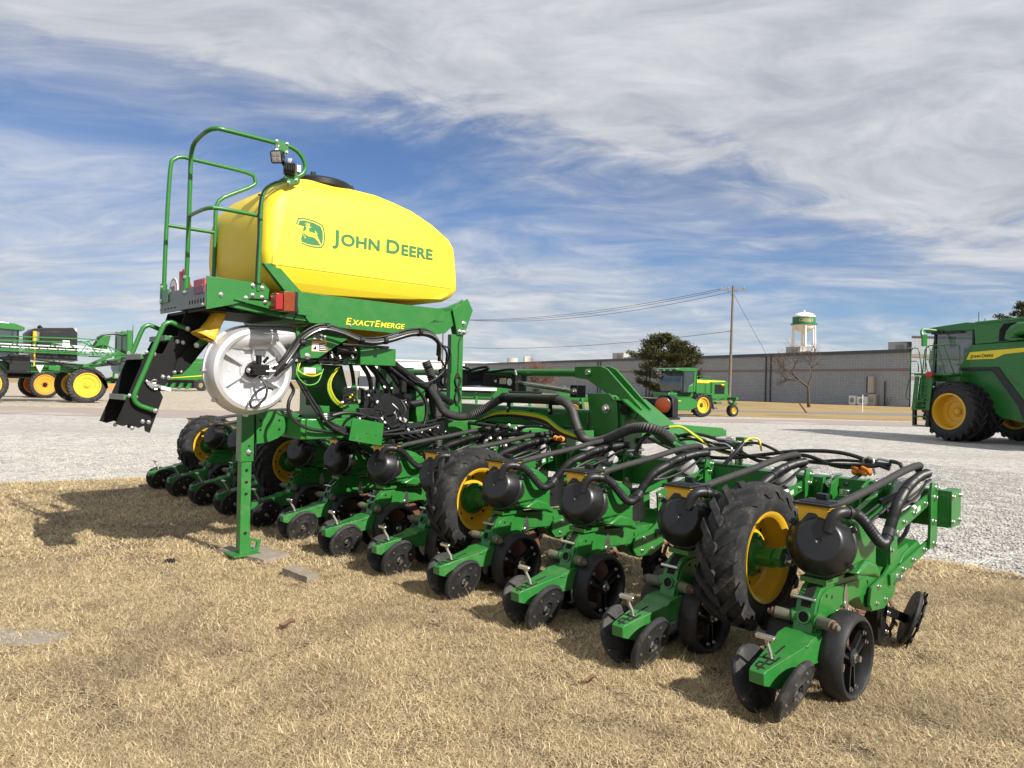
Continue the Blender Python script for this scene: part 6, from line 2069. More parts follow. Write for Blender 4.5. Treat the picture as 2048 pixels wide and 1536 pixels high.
# ------------------------------------------------------------------ farm wheels for the other machines
def farm_wheel(parent, c, R_, w, rim_r, side=1, deep=0.12, lugs=20, name='wheel', rimmat='yellow', hubmat=None, lh=.05, seg=48, tyre='rubber_clean'):
    b = MB()
    lug_tyre(b, c, R_, w, rim_r, lugs, lh, seg)
    o = b.build(name, tyre, parent, ang=40)
    b = MB()
    c = Vector(c)
    ax = Vector((0, side, 0))
    h = w / 2
    b.lathe([(rim_r * 1.05, h * .78), (rim_r * 1.05, h * .88), (rim_r * .96, h * .88), (rim_r * .93, h * .6), (rim_r * .90, h * .9 - deep), (rim_r * .62, h * .86 - deep), (rim_r * .60, h * .7 - deep), (rim_r * .25, h * .66 - deep), (.0005, h * .66 - deep)], c, ax, 40, 0, cap=False)
    b.lathe([(rim_r * .22, h * .66 - deep), (rim_r * .22, h * .66 - deep + .05), (rim_r * .14, h * .66 - deep + .09), (.0005, h * .66 - deep + .09)], c, ax, 20, 1)
    for i in range(10):
        a = 2 * math.pi * i / 10
        b.bolt(c + Vector((math.cos(a) * rim_r * .30, side * (h * .66 - deep), math.sin(a) * rim_r * .30)), ax, .02, 1)
    b.lathe([(rim_r * 1.05, -h * .78), (rim_r * 1.05, -h * .88), (rim_r * .9, -h * .7), (rim_r * .9, h * .3)], c, ax, 32, 0, cap=False)
    b.build('rim', [rimmat, hubmat or rimmat], o)
    return o


# ------------------------------------------------------------------ combine harvester at the right edge
CB = thing('combine_harvester', 'large green combine harvester with dual front wheels cut off by the right edge', 'combine harvester', (15.85, 23.81, 0), R(111.7))
for s in (1, -1):
    farm_wheel(CB, (-.05, s * 1.95, .945), .955, .56, .55, s, .38, 21, lh=.055)
    farm_wheel(CB, (-.05, s * 1.17, .945), .955, .56, .55, s, .10, 21, lh=.055)
b = MB()
b.cyl((-.05, -1.45, .945), (-.05, 1.45, .945), .16, 14, 0)
b.box((-.1, 0, 1.2), (.7, 1.6, .7), 0)
b.build('axle', 'green', CB)
b = MB()
side = [(.15, 2.30), (-.12, 2.86), (-.20, 3.06), (-7.0, 3.28), (-7.3, 2.6), (-7.1, 1.6), (-6.3, 1.2), (-2.0, .60), (-1.80, 1.20), (-1.05, 2.22), (-.9, 2.30)]
b.prism(side, 'y', 1.38, 1.50, 0)
b.prism(side, 'y', -1.50, -1.38, 0)
b.prism([(.15, 1.6), (.15, 2.3), (-.2, 3.06), (-6.8, 3.2), (-6.9, 1.5), (-2.0, .65), (-1.2, .8)], 'y', -1.37, 1.37, 0)
b.prism([(.14, 2.26), (-.96, 2.26), (-1.78, 1.16), (-2.0, .60), (-2.2, .62), (-1.95, 1.3), (-1.15, 2.36), (.14, 2.36)], 'y', 1.39, 1.53, 1)
b.prism([(-1.15, 2.35), (-2.1, 1.55), (-4.2, 1.75), (-4.5, 2.25), (-2.4, 2.1), (-1.7, 2.3)], 'y', 1.49, 1.515, 0)
b.prism([(-2.0, .62), (-2.2, .95), (-5.0, 1.3), (-5.0, .8)], 'y', -1.3, 1.45, 1)
b.build('body', ['green', 'black_plastic'], CB, bevel=.03)
b = MB()
b.prism([(-.10, 2.60), (-.22, 2.835), (-6.9, 3.16), (-6.9, 3.02), (-2.0, 2.80), (-1.32, 2.745), (-1.02, 2.615)], 'y', 1.502, 1.512, 0)
b.build('side_stripe', 'deco_yellow', CB)
MSc = lambda x, z: Matrix(((-1, 0, 0, x), (0, 0, 1, 1.5135), (0, 1, 0, z), (0, 0, 0, 1)))


def caps_left(words, x, z, big, small, mat, parent, y, bold, gap, sx=1.1, slope=0.03):
    for w in words:
        for j, (txt, sz) in enumerate(((w[0], big), (w[1:], small))):
            o, (a, c) = text_mesh('lettering', txt, sz, mat, parent, Matrix.Identity(4), bold=bold, sx=sx)
            o.data.transform(Matrix(((-1, 0, 0, x + a), (0, 0, 1, y), (-slope * -1.0, 1, 0, z), (0, 0, 0, 1))))
            x -= (c - a) + gap * (1 if j == 0 else 3.2)
            z += ((c - a) + gap) * slope
    return x


caps_left(['JOHN', 'DEERE'], -.235, 2.655, .140, .112, 'hole_shade_and_print', CB, 1.5140, .003, .013)
b = MB()
b.prism([(-.35, 3.08), (-.30, 3.72), (-.36, 3.78), (-7.0, 3.95), (-7.0, 3.3), (-1.04, 3.11)], 'y', .95, 1.46, 0)
b.prism([(-.30, 3.72), (-.36, 3.80), (-7.0, 3.98), (-7.0, 3.90)], 'y', -1.46, 1.50, 0)
b.box((-.6, 0, 3.4), (.5, 2.0, .62), 0)
b.prism([(-1.10, 3.14), (-1.12, 3.50), (-1.25, 3.68), (-3.2, 3.78), (-3.2, 3.2)], 'y', 1.44, 1.475, 1)
b.build('grain_tank', ['green', 'hole_shade_and_print'], CB, bevel=.02)
b = MB()
b.tube([(-1.55, 1.52, 3.18), (-1.6, 1.54, 3.36), (-1.8, 1.55, 3.48), (-2.3, 1.56, 3.50), (-7.2, 1.6, 3.62)], .20, 16, 0, .1)
b.lathe([(.24, 0), (.24, .05)], (-1.7, 1.52, 3.15), (0, 0, 1), 18, 0)
b.cyl((-1.5, 1.50, 3.25), (-1.5, 1.68, 3.25), .06, 10, 0)
b.build('unloading_auger', 'green', CB)
# cab
b = MB()
b.prism([(-.20, 1.75), (-.20, 3.62), (1.35, 3.62), (1.62, 2.6), (1.35, 1.75)], 'y', -1.02, 1.02, 0)
b.build('cab_glass', 'cab_glass', CB)
b = MB()
b.prism([(-.32, 3.60), (-.32, 3.78), (.2, 3.84), (1.55, 3.74), (1.75, 3.62), (1.6, 3.56), (.8, 3.55)], 'y', -1.12, 1.12, 0)
b.box((.9, 1.08, 3.56), (1.1, .10, .10), 1)
for (x, y) in ((1.38, 1.02), (.02, 1.03), (1.38, -1.02), (.02, -1.02)):
    b.bar((x, y, 1.75), (x - .02, y, 3.6), .09, .07, 1)
for x in (1.05, 1.2, 1.35):
    b.box((x, 1.13, 3.58), (.12, .06, .10), 1)
b.cyl((.45, .2, 3.8), (.45, .2, 4.25), .012, 6, 1)
b.cyl((.38, .0, 3.8), (.38, .0, 4.05), .012, 6, 1)
b.box((.42, .1, 3.85), (.2, .16, .06), 2)
b.build('cab_roof', ['green', 'black_plastic', 'white_plastic'], CB, bevel=.02)
b = MB()
b.tube([(1.2, 1.1, 3.62), (1.42, 1.55, 3.66), (1.36, 1.68, 3.50), (1.26, 1.68, 3.15)], .05, 8, 0, .08)
b.box((1.25, 1.70, 3.28), (.06, .22, .40), 0)
b.build('mirror', 'green', CB, bevel=.01)
b = MB()
b.box((.6, .1, 2.6), (.5, .5, .9), 0)
b.tube([(1.15, .2, 1.8), (1.05, .2, 2.4)], .05, 8, 0)
b.lathe([(.17, 0), (.19, .02), (.17, .04)], (1.02, .2, 2.45), (-.4, 0, 1), 18, 0)
b.build('seat', 'black_plastic', CB, bevel=.03)
# platform, rails and ladder
b = MB()
b.box((.52, 1.75, 2.12), (1.32, .95, .07), 0)
b.box((.30, 1.55, 1.98), (.9, .6, .18), 0)
b.box((.75, 1.95, 2.0), (.4, .4, .2), 0)
b.build('platform', 'green', CB, bevel=.01)
b = MB()
rr = .018
b.tube([(-.04, 1.70, 2.15), (-.03, 1.72, 2.95), (-.02, 1.75, 3.06), (.06, 1.8, 3.08), (.70, 2.15, 3.06), (.78, 2.18, 3.0), (.80, 2.2, 2.2)], rr, 8, 0, .06)
b.cyl((-.03, 1.72, 2.6), (.79, 2.19, 2.6), rr * .9, 8, 0)
b.tube([(.08, 1.80, 2.15), (.35, 1.95, 3.06)], rr, 8, 0, .06)
b.tube([(.30, 1.92, 2.15), (.50, 2.04, 3.06)], rr, 8, 0, .06)
b.tube([(.52, 2.08, 2.95), (.55, 2.10, 2.4), (.62, 2.12, 2.22), (.74, 2.16, 2.22), (.78, 2.18, 2.5)], rr * .8, 8, 0, .05)
b.tube([(.85, 2.25, 2.15), (.78, 2.25, 2.9), (.72, 2.25, 3.0), (.62, 2.25, 3.0), (.58, 2.25, 2.9), (.60, 2.25, 2.5)], rr, 8, 0, .06)
b.tube([(1.24, 2.35, 2.15), (1.20, 2.35, 2.9), (1.16, 2.35, 2.98), (.98, 2.35, 2.98), (.92, 2.35, 2.9), (.80, 2.35, 2.2), (.78, 2.40, 1.35), (.72, 2.42, 1.28), (.62, 2.42, 1.3)], rr, 8, 0, .06)
b.tube([(1.22, 2.35, 2.55), (.98, 2.35, 2.55), (.93, 2.35, 2.45), (.92, 2.35, 2.2)], rr * .9, 8, 0, .06)
b.tube([(1.26, 2.35, 2.14), (.85, 2.35, 2.14)], rr, 8, 0, .06)
b.tube([(1.20, 2.42, 1.95), (1.30, 2.44, 1.4), (1.26, 2.44, 1.30), (1.14, 2.42, 1.30)], rr, 8, 0, .06)
b.build('handrail', 'green', CB)
b = MB()
for x0, x1 in ((.95, 1.10), (.44, .60)):
    b.prism([(x0 - .02, 2.06), (x0 + .12, 2.06), (x1 + .08, .95), (x1 - .06, .95)], 'y', 2.28, 2.32, 0)
b.prism([(1.0, 2.02), (.50, 2.02), (.64, .98), (1.14, .98)], 'y', 2.14, 2.17, 0)
b.build('ladder', 'green', CB, bevel=.006)
lad = [o for o in CB.children if o.name.startswith('ladder')][0]
for i in range(4):
    z = 1.78 - i * .27
    x = .76 + i * .038
    b = MB(); b.box((x, 2.22, z), (.46, .24, .04), 0); b.build('rung', 'green', lad, bevel=.006)
b = MB()
for x in (1.10, .60):
    b.prism([(x - .04, .97), (x + .06, .97), (x + .05, .42), (x - .05, .42)], 'y', 2.20, 2.30, 0)
b.build('step_hanger', 'black_plastic', lad)
for z in (.74, .44):
    b = MB(); b.box((.85, 2.25, z), (.50, .20, .045), 0); b.build('rung', 'green', lad, bevel=.006)
b = MB()
b.box((.50, 2.36, 2.12), (.24, .10, .13), 0)
b.box((.50, 2.36, 2.03), (.20, .09, .06), 1)
b.build('marker_lamp', ['red_reflect', 'amber_lens'], CB, bevel=.015)
b = MB()
b.prism([(.9, 1.2), (.9, 1.7), (1.5, 1.3), (1.6, .9), (1.1, .9)], 'y', -.7, .5, 0)
b.build('feeder_house', 'green', CB, bevel=.02)
farm_wheel(CB, (-4.3, 1.35, .72), .74, .46, .38, 1, .08, 20)
farm_wheel(CB, (-4.3, -1.35, .72), .74, .46, .38, -1, .08, 20)

# ------------------------------------------------------------------ self-propelled windrower before the warehouse
WR = thing('windrower', 'green self-propelled windrower with glass cab parked before the evergreen tree', 'windrower', (9.36, 39.92, 0), R(208.5))
for s in (1, -1):
    farm_wheel(WR, (-.05, s * 1.45, .635), .64, .42, .40, s, .10, 18, lh=.035, hubmat='green')
    farm_wheel(WR, (-2.75, s * 1.05, .33), .34, .30, .17, s, .05, 24, name='caster_wheel', lh=.004)
b = MB()
b.prism([(1.5, .95), (1.5, 1.25), (-.3, 1.25), (-3.0, 1.15), (-3.0, .9), (-1.7, .85), (-.6, .75)], 'y', -.62, .62, 0)
b.box((-2.9, 0, 1.0), (.18, 2.5, .14), 0)
for s in (1, -1):
    b.bar((-2.9, s * 1.05, 1.0), (-2.80, s * 1.05, .55), .12, .12, 0)
    b.box((-3.25, s * .6, .72), (.45, .25, .12), 0)
b.cyl((-.05, -1.4, .64), (-.05, 1.4, .64), .12, 12, 0)
b.build('chassis', 'green', WR, bevel=.015)
b = MB()
b.prism([(-.30, 1.26), (-.30, 2.02), (-.9, 2.06), (-2.45, 2.0), (-2.62, 1.88), (-2.66, 1.15), (-2.3, 1.0), (-1.6, .82), (-1.3, .9), (-1.2, 1.26)], 'y', -.80, .80, 0)
b.prism([(-1.42, 1.0), (-1.42, 1.9), (-2.5, 1.86), (-2.5, 1.1), (-1.7, .95)], 'y', .78, .825, 0)
for i in range(9):
    b.box((-1.98, .835, 1.28 + i * .055), (.70, .02, .022), 1)
b.box((-1.98, .829, 1.50), (.74, .01, .52), 1)
b.build('hood', ['green', 'hole_shade_and_print'], WR, bevel=.03)
b = MB()
b.prism([(-.31, 1.82), (-.31, 1.985), (-2.35, 1.965), (-2.40, 1.915), (-1.3, 1.885), (-1.1, 1.82)], 'y', .826, .836, 0)
b.prism([(-2.05, 1.78), (-2.35, 1.78), (-2.25, 1.68)], 'y', .826, .836, 0)
b.build('side_stripe', 'deco_yellow', WR)
caps_left(['JOHN', 'DEERE'], -.36, 1.85, .085, .07, 'deco_green', WR, .8375, .002, .008, slope=0)
b = MB()
b.prism([(-.10, 1.32), (-.12, 2.46), (.62, 2.46), (.86, 1.9), (.78, 1.32)], 'y', -.86, .86, 0)
b.build('cab_glass', 'cab_glass', WR)
b = MB()
b.prism([(-.22, 2.44), (-.22, 2.58), (.2, 2.63), (.9, 2.60), (1.28, 2.53), (1.25, 2.46), (.7, 2.43)], 'y', -.92, .92, 0)
for (x, y, m_) in ((.66, .87, 1), (-.14, .87, 0), (.66, -.87, 1), (-.14, -.87, 0)):
    b.bar((x + .06, y, 1.32), (x, y, 2.46), .05, .10 if m_ else .16, m_)
b.prism([(.40, 1.30), (-.16, 1.30), (-.16, 1.85), (.02, 1.78), (.30, 1.62)], 'y', .84, .88, 0)
for i in range(6):
    b.box((1.265, .75 - i * .26, 2.47), (.03, .12, .055), 2 if i % 2 else 1)
b.bar((1.0, -.9, 2.5), (1.1, -1.15, 2.45), .04, .04, 1)
b.box((1.1, -1.17, 2.22), (.05, .18, .36), 1)
b.box((.35, 0, 1.30), (.95, 1.72, .10), 1)
b.build('cab_roof', ['green', 'black_plastic', 'white_plastic'], WR, bevel=.012)
b = MB()
b.box((.25, 0, 1.55), (.4, .5, .4), 0)
b.box((.08, 0, 1.88), (.12, .46, .55), 0)
b.tube([(.65, 0, 1.35), (.55, 0, 1.75)], .04, 6, 0)
b.build('seat', 'black_plastic', WR, bevel=.03)
b = MB()
b.tube([(-1.0, .25, 2.0), (-1.0, .25, 2.40), (-1.05, .25, 2.52), (-1.18, .25, 2.60)], .065, 10, 0, .04)
b.build('exhaust_pipe', 'black_paint', WR)
b = MB()
b.tube([(-.35, .82, 2.02), (-.35, .82, 2.18), (-1.2, .82, 2.18), (-1.35, .82, 2.1), (-1.35, .84, 1.0)], .014, 6, 0, .06)
b.cyl((-.8, .82, 2.02), (-.8, .82, 2.18), .012, 6, 0)
b.cyl((-.95, .84, 1.1), (-.95, .84, 2.1), .012, 6, 0)
b.box((-.75, 1.0, 1.22), (1.0, .35, .06), 0)
for i in range(3):
    b.box((-1.15 - i * .06, 1.15, .95 - i * .24), (.34, .25, .04), 1)
b.bar((-1.05, 1.05, 1.2), (-1.35, 1.05, .4), .04, .10, 1)
b.build('side_rail', ['green', 'black_plastic'], WR)
b = MB()
b.prism([(1.0, .95), (1.3, 1.02), (2.35, .98), (2.45, .85), (2.40, .55), (2.0, .38), (1.4, .36), (.85, .55), (.80, .80)], 'y', 2.02, 2.14, 0)
b.prism([(1.0, .95), (1.3, 1.02), (2.35, .98), (2.45, .85), (2.40, .55), (2.0, .38), (1.4, .36), (.85, .55), (.80, .80)], 'y', -2.14, -2.02, 0)
b.prism([(1.1, .92), (2.3, .92), (2.35, .70), (1.9, .45), (1.3, .45)], 'y', -2.02, 2.02, 1)
b.box((1.75, 0, .945), (1.1, 4.0, .03), 2)
b.box((2.25, 0, .85), (.3, 4.0, .05), 1)
b.bar((1.4, .45, .9), (.6, .45, 1.0), .15, .15, 0)
b.bar((1.4, -.45, .9), (.6, -.45, 1.0), .15, .15, 0)
b.bar((1.3, .6, 1.0), (1.2, .6, 1.3), .1, .2, 0)
b.box((2.05, 2.142, .86), (.20, .006, .03), 3)
b.build('header', ['green', 'black_paint', 'hvac_dark', 'deco_yellow'], WR, bevel=.02)

# ------------------------------------------------------------------ sprayer at the left edge
SP = thing('sprayer', 'high-clearance green sprayer with folded boom at the left edge', 'sprayer', (-23.8, 40.0, 0), R(222.5))
for (x, s) in ((0.02, 1), (0.02, -1), (4.45, 1), (4.45, -1)):
    farm_wheel(SP, (x, s * 1.5, .95), .965, .42, .63, s, .06, 30, lh=.035, hubmat='yellow', tyre='rubber')
b = MB()
for s in (1, -1):
    b.prism([(-.85, 1.2), (-.95, .85), (-.90, .80), (-.72, 1.35), (-.35, 1.75), (.35, 1.95), (1.2, 2.0), (1.2, 1.9), (.4, 1.88), (-.30, 1.68), (-.66, 1.30)], 'y', s * 1.3, s * 1.75, 1)
    b.tube([(3.7, s * 1.5, 1.1), (3.6, s * 1.5, 1.5), (3.9, s * 1.5, 1.95), (4.5, s * 1.5, 2.05), (5.2, s * 1.5, 1.9)], .05, 6, 1, .1)
b.prism([(-.6, 1.75), (-.6, 2.1), (5.5, 2.15), (5.5, 1.7), (1.7, 1.55)], 'y', -.55, .55, 0)
b.prism([(.75, 1.55), (.85, 1.95), (1.75, 1.95), (1.75, 1.72), (1.2, 1.65)], 'y', 1.0, 1.28, 0)
for (x, s) in ((0.02, 1), (0.02, -1), (4.45, 1), (4.45, -1)):
    b.bar((x, s * 1.0, .95), (x, s * 1.0, 2.0), .2, .24, 0)
    b.box((x, s * .8, 1.95), (.3, .9, .2), 0)
b.build('chassis', ['green', 'black_plastic'], SP, bevel=.015)
b = MB()
b.prism([(2.55, 3.0), (2.60, 3.62), (2.35, 3.86), (1.9, 3.92), (1.0, 3.98), (.62, 4.02), (.40, 3.75), (.38, 2.3), (2.2, 2.3)], 'y', -.95, .95, 0)
b.prism([(2.1, 3.1), (2.0, 3.72), (.85, 3.78), (.75, 3.3)], 'y', .94, .975, 0)
b.cyl((2.15, .7, 4.02), (2.0, .7, 3.85), .1, 8, 0)
b.cyl((.50, .8, 3.5), (.45, .8, 4.0), .05, 8, 1)
b.build('hood', ['black_plastic', 'white_plastic'], SP, bevel=.04)
b = MB()
b.cyl((2.28, 1.0, 3.2), (2.28, 1.0, 3.68), .19, 16, 0)
b.cyl((2.38, 1.16, 3.2), (2.38, 1.16, 3.70), .09, 12, 1)
b.bar((2.38, 1.2, 1.9), (2.36, 1.2, 3.2), .05, .06, 1)
b.build('air_filter', ['steel', 'yellow'], SP)
b = MB()
b.prism([(3.05, 2.2), (3.05, 3.75), (4.6, 3.78), (4.8, 3.0), (4.6, 2.2)], 'y', -.85, .85, 0)
b.build('cab_glass', 'cab_glass', SP)
b = MB()
b.prism([(2.80, 3.72), (2.78, 3.88), (3.2, 4.05), (4.7, 4.12), (4.95, 3.95), (4.9, 3.80)], 'y', -.95, .95, 0)
b.prism([(3.45, 4.03), (3.5, 4.08), (4.6, 4.15), (4.6, 4.08)], 'y', -.6, .97, 1)
for x in (3.06, 4.6):
    for s in (1, -1):
        b.bar((x, s * .86, 2.2), (x, s * .86, 3.78), .08, .12, 2)
b.box((3.7, .865, 3.35), (1.2, .01, .1), 2)
b.build('cab_roof', ['green', 'white_plastic', 'black_plastic'], SP, bevel=.015)
b = MB()
b.box((3.0, .95, 2.05), (.9, .5, .85), 0)
b.prism([(3.9, 2.3), (3.3, 1.9), (3.3, 2.4)], 'y', .7, 1.2, 0)
b.prism([(2.32, 1.95), (1.95, 1.95), (2.12, 1.55)], 'y', 1.0, 1.25, 1)
b.build('side_box', ['black_plastic', 'white_plastic'], SP, bevel=.02)
b = MB()
b.prism([(2.3, 2.25), (2.3, 2.75), (.4, 2.72), (.3, 2.25), (1.0, 2.1)], 'y', -.85, .85, 0)
b.build('solution_tank', 'grey_plastic', SP, bevel=.05)


def boom(y, s):
    b = MB()
    T0, T1, B0, B1 = (5.6, 3.22), (-.35, 3.42), (5.6, 2.62), (-1.85, 2.58)
    for (p, q, h) in (((5.6, 3.30), (.5, 3.42), .06), ((5.6, 3.08), (.9, 3.20), .07), ((5.6, 2.66), (-1.9, 2.56), .06), ((.5, 3.42), (-.30, 3.40), .05), ((-.30, 3.42), (-1.85, 2.62), .06), ((.45, 3.18), (-.3, 3.40), .05)):
        b.bar((p[0], y, p[1]), (q[0], y, q[1]), .06, h, 0)
    for i in range(8):
        x = 5.3 - i * .82
        zt = 3.1 + .0 * x if x > .6 else 3.3
        b.bar((x, y, 2.64), (x - .38, y, zt), .035, .035, 0)
        b.bar((x - .38, y, zt), (x - .78, y, 2.62), .035, .035, 0)
    b.bar((5.6, y + s * .25, 2.72), (-1.6, y + s * .25, 2.66), .05, .05, 0)
    for i in range(18):
        x = 5.5 - i * .38
        b.cyl((x, y - .05, 2.72 + .05 * (i % 2)), (x, y - .05, 2.60), .022, 6, 1)
    b.cyl((5.6, y - .04, 2.83), (-1.2, y - .04, 2.79), .028, 6, 2)
    b.cyl((5.6, y - .08, 2.97), (.2, y - .08, 2.95), .032, 6, 2)
    b.cyl((1.6, y - .06, 3.12), (-1.0, y - .06, 2.86), .025, 6, 2)
    b.box((1.05, y - .02, 3.1), (.32, .08, .36), 2)
    b.build('boom', ['green', 'black_plastic', 'white_plastic'], SP)


boom(1.62, 1)
boom(-1.62, -1)
b = MB()
b.box((-2.1, 0, 3.1), (.2, 2.6, 1.5), 0)
for s in (-1, 0, 1):
    b.box((-2.1, s * 1.2, 3.2), (.26, .18, 1.7), 0)
b.bar((-2.0, 0, 2.9), (-.3, 0, 2.0), .5, .14, 0)
b.bar((-2.0, .5, 2.6), (-.3, .5, 1.9), .12, .12, 0)
b.bar((-2.2, -.6, 2.2), (-.7, -.6, 2.0), .12, .12, 0)
b.box((-1.4, 0, 2.2), (.5, 1.4, .3), 1)
b.tube([(-.5, .3, 3.1), (-.9, .3, 3.7), (-1.5, .3, 3.85), (-2.0, .3, 3.8)], .06, 8, 1, .1)
b.cyl((-2.45, .5, 3.2), (-2.45, .5, 4.4), .02, 6, 1)
b.prism([(-.7, 2.9), (-1.4, 2.9), (-1.6, 3.8), (-.9, 3.7)], 'y', -.7, -.6, 0)
for i in range(14):
    b.cyl((-2.3 - .03 * (i % 3), -1.3 + i * .2, 2.5 + .1 * (i % 4)), (-2.3, -1.3 + i * .2, 2.3), .03, 6, 1)
b.build('boom_frame', ['green', 'black_plastic'], SP, bevel=.01)

# a second implement beyond the sprayer with orange-rimmed wheels
LT = thing('spreader_trailer', 'trailer with orange-rimmed wheel standing behind the sprayer', 'trailer', (-30.4, 46.6, 0), R(226))
for s in (1, -1):
    farm_wheel(LT, (0, s * 1.3, .84), .86, .5, .60, s, .05, 26, lh=.03, rimmat='orange', hubmat='black_paint')
b = MB()
b.box((.6, 0, 1.35), (4.2, 1.2, .3), 0)
b.cyl((0, -1.2, .84), (0, 1.2, .84), .12, 10, 0)
b.prism([(-1.5, 1.5), (-1.8, 2.2), (2.4, 2.2), (2.0, 1.5)], 'y', -.9, .9, 0)
b.build('hopper', 'black_paint', LT, bevel=.02)


# ------------------------------------------------------------------ far green harvesters seen past the steps
def far_combine(loc, rz, label):
    t = thing('distant_harvester', label, 'combine harvester', loc, rz, 'harvesters parked far across the lot')
    b = MB()
    b.prism([(1.2, 1.4), (1.2, 3.2), (-4.5, 3.4), (-4.8, 1.6), (-2, 1.1)], 'y', -1.5, 1.5, 0)
    b.prism([(.9, 3.2), (.7, 3.75), (-3.4, 3.75), (-3.6, 3.3)], 'y', -1.3, 1.3, 0)
    b.build('body', 'green', t, bevel=.05)
    b = MB(); b.prism([(.5, 3.7), (1.2, 4.35), (-3.0, 4.35), (-2.6, 3.7)], 'y', -1.5, 1.5, 0); b.build('tank_extension', 'hvac_dark', t)
    b = MB(); b.prism([(1.0, 1.3), (1.5, 1.0), (1.5, 1.3), (-4, 1.9), (-4, 1.8)], 'y', 1.5, 1.53, 0); b.build('side_stripe', 'deco_yellow', t)
    b = MB(); b.prism([(1.25, 1.8), (1.25, 3.4), (2.6, 3.4), (2.9, 2.5), (2.6, 1.8)], 'y', -1.0, 1.0, 0); b.build('cab_glass', 'cab_glass', t)
    b = MB(); b.prism([(1.1, 3.38), (1.1, 3.58), (2.9, 3.58), (3.0, 3.4)], 'y', -1.1, 1.1, 0); b.build('cab_roof', 'green', t, bevel=.03)
    b = MB(); b.bar((2.6, 1.2, 1.9), (1.6, 1.2, 1.9), .5, .1); b.bar((2.5, 1.4, 1.9), (2.6, 1.5, .5), .3, .06); b.build('ladder', 'green', t)
    for s in (1, -1):
        b = MB(); lug_tyre(b, (1.0, s * 1.6, .95), .98, .7, .5, 18, .05, 24); w_ = b.build('wheel', 'rubber', t)
        b = MB(); b.lathe([(.5, .30), (.45, .2), (.1, .2), (.0005, .2)], (1.0, s * 1.6, .95), (0, s, 0), 20, 0); b.build('rim', 'yellow', w_)
        b = MB(); lug_tyre(b, (-3.2, s * 1.4, .65), .66, .4, .3, 16, .03, 20); b.build('wheel', 'rubber', t)
    b = MB(); b.prism([(2.6, 1.5), (4.0, .8), (4.0, .4), (2.6, .9)], 'y', -.7, .7, 0); b.build('feeder_house', 'green', t)
    return t


far_combine((-39.5, 84, 0), R(205), 'far green harvester with open grain tank seen between steps and fan')
far_combine((-46.5, 90, 0), R(205), 'far green harvester farthest left beyond the black steps')
t = thing('corn_header', 'dark detached harvester header on the gravel far behind the steps', 'header', (-39.5, 79.5, 0), R(10))
b = MB()
b.box((0, 0, .8), (9, 1.0, .9), 0)
for i in range(11):
    b.prism([(-.5, .5), (-1.9, .25), (-.5, .9)], 'x', -4.3 + i * .82, -4.3 + i * .82 + .35, 1)
b.build('header_frame', ['black_paint', 'green'], t)
b = MB(); b.box((0, 0, .35), (4.6, .9, .7))
tag(b.build('timber_stack', 'timber_orange', None, (-40.4, 76.5, 0), bevel=.02), 'orange timber cribbing on the far gravel beyond the latch', 'timber')

# ------------------------------------------------------------------ machines glimpsed through the planter
t = thing('seeding_implement', 'low green implement frame with white toolbox behind the air hoses', 'implement', (-.6, 33, 0), R(2))
b = MB()
b.box((1.0, 0, .95), (9.5, .25, .28), 0)
b.box((1.0, .8, .85), (9.5, .2, .2), 0)
b.box((-.9, -.2, 1.25), (1.6, .35, .14), 1)
for i in range(12):
    b.bar((-3.4 + i * .8, 0, .95), (-3.4 + i * .8, -.9, .35), .12, .2, 0)
    b.lathe([(.22, -.05), (.24, 0), (.22, .05)], (-3.4 + i * .8, -.9, .25), (1, .2, 0), 14, 2)
b.prism([(-.4, 1.0), (-.3, 1.5), (.0, 1.75), (.3, 1.5), (.5, 1.0)], 'y', -.1, .1, 0)
b.prism([(2.6, 1.0), (2.7, 1.35), (3.0, 1.5), (3.4, 1.0)], 'y', -.1, .1, 0)
b.cyl((-4, .3, 1.15), (2, .3, 1.15), .06, 8, 2)
b.build('implement_frame', ['green', 'white_plastic', 'black_paint'], t, bevel=.02)
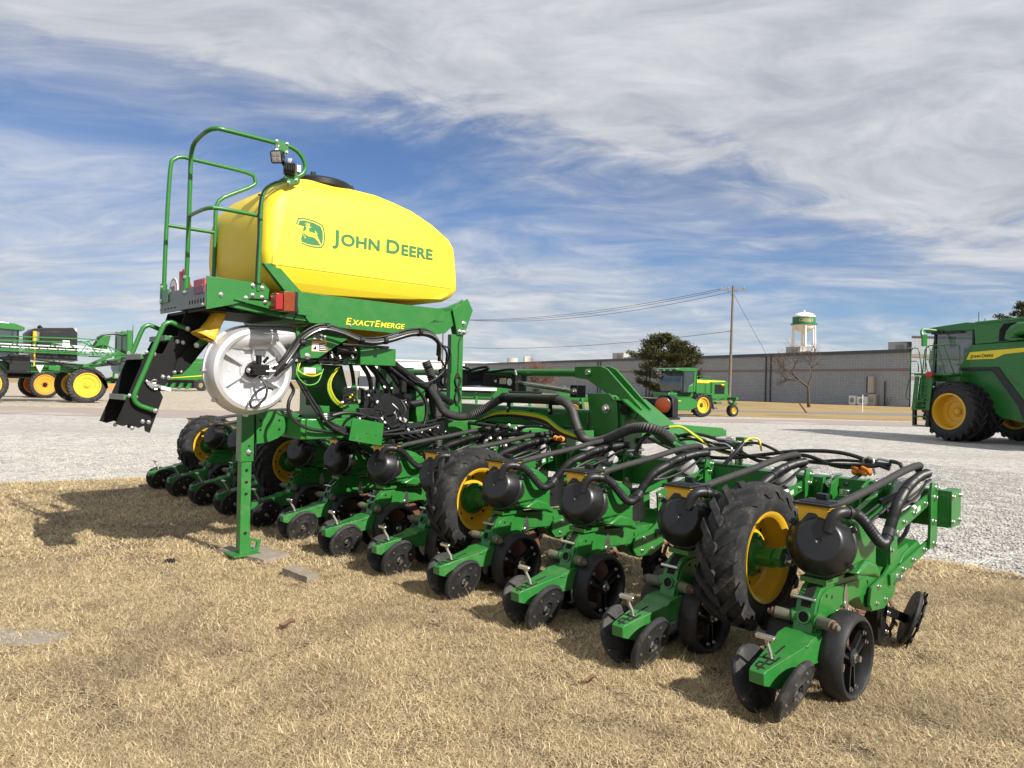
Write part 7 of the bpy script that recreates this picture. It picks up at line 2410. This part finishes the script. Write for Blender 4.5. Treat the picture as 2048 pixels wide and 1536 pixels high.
for x in (-2.6, 3.4):
    farm_wheel(t, (x, -.3, .42), .42, .25, .24, -1, .05, 16, lh=.02)
t = thing('tool_trailer', 'grey equipment trailer glimpsed behind the wiring under the tank', 'trailer', (-13.4, 60, 0), R(5))
b = MB()
b.box((-.6, 0, 1.75), (2.6, 2.2, 1.3), 0)
b.box((1.4, 0, 1.5), (1.2, 1.6, .9), 2)
b.box((0, -1.12, 1.0), (5.6, .05, .15), 1)
b.build('trailer_box', ['hvac_dark', 'white_plastic', 'coping'], t, bevel=.03)
for x in (-1, 1):
    b = MB(); b.lathe([(.0005, -.1), (.4, -.1), (.42, 0), (.4, .1), (.0005, .1)], (x, -1.0, .45), (0, 1, 0), 20, 0); b.build('wheel', 'rubber_clean', t)

# ------------------------------------------------------------------ parked car
CR = thing('parked_car', 'dark grey hatchback parked by the far end of the warehouse wall', 'car', (-3.6, 93, 0), R(200))
b = MB()
low = [(-2.1, .35), (-2.15, .75), (-1.95, 1.0), (-.9, 1.06), (.9, .98), (1.75, .85), (2.1, .65), (2.1, .35)]
b.prism(low, 'y', -.86, .86, 0)
b.prism([(-2.0, 1.0), (-1.55, 1.42), (-.8, 1.54), (.25, 1.50), (1.15, .98)], 'y', -.66, .66, 0)
b.build('body', 'car_grey', CR, bevel=.08)
b = MB()
b.prism([(-1.75, 1.08), (-1.45, 1.40), (-.75, 1.49), (.22, 1.46), (.98, 1.02)], 'y', -.685, .685, 0)
b.build('window', 'cab_glass', CR)
b = MB()
for s in (1, -1):
    b.prism([(1.95, .62), (1.98, .76), (1.55, .84), (1.6, .70)], 'y', s * .60, s * .875, 0)
b.build('headlight', 'white_plastic', CR)
for x in (-1.35, 1.3):
    for s in (1, -1):
        b = MB(); b.lathe([(.0005, -.1), (.30, -.1), (.33, 0), (.30, .1), (.0005, .1)], (x, s * .78, .33), (0, 1, 0), 20, 0); w_ = b.build('wheel', 'rubber_clean', CR)
        b = MB(); b.lathe([(.21, .0), (.19, .012), (.05, .015), (.0005, .015)], (x, s * .88, .33), (0, s, 0), 16, 0); b.build('rim', 'steel', w_)
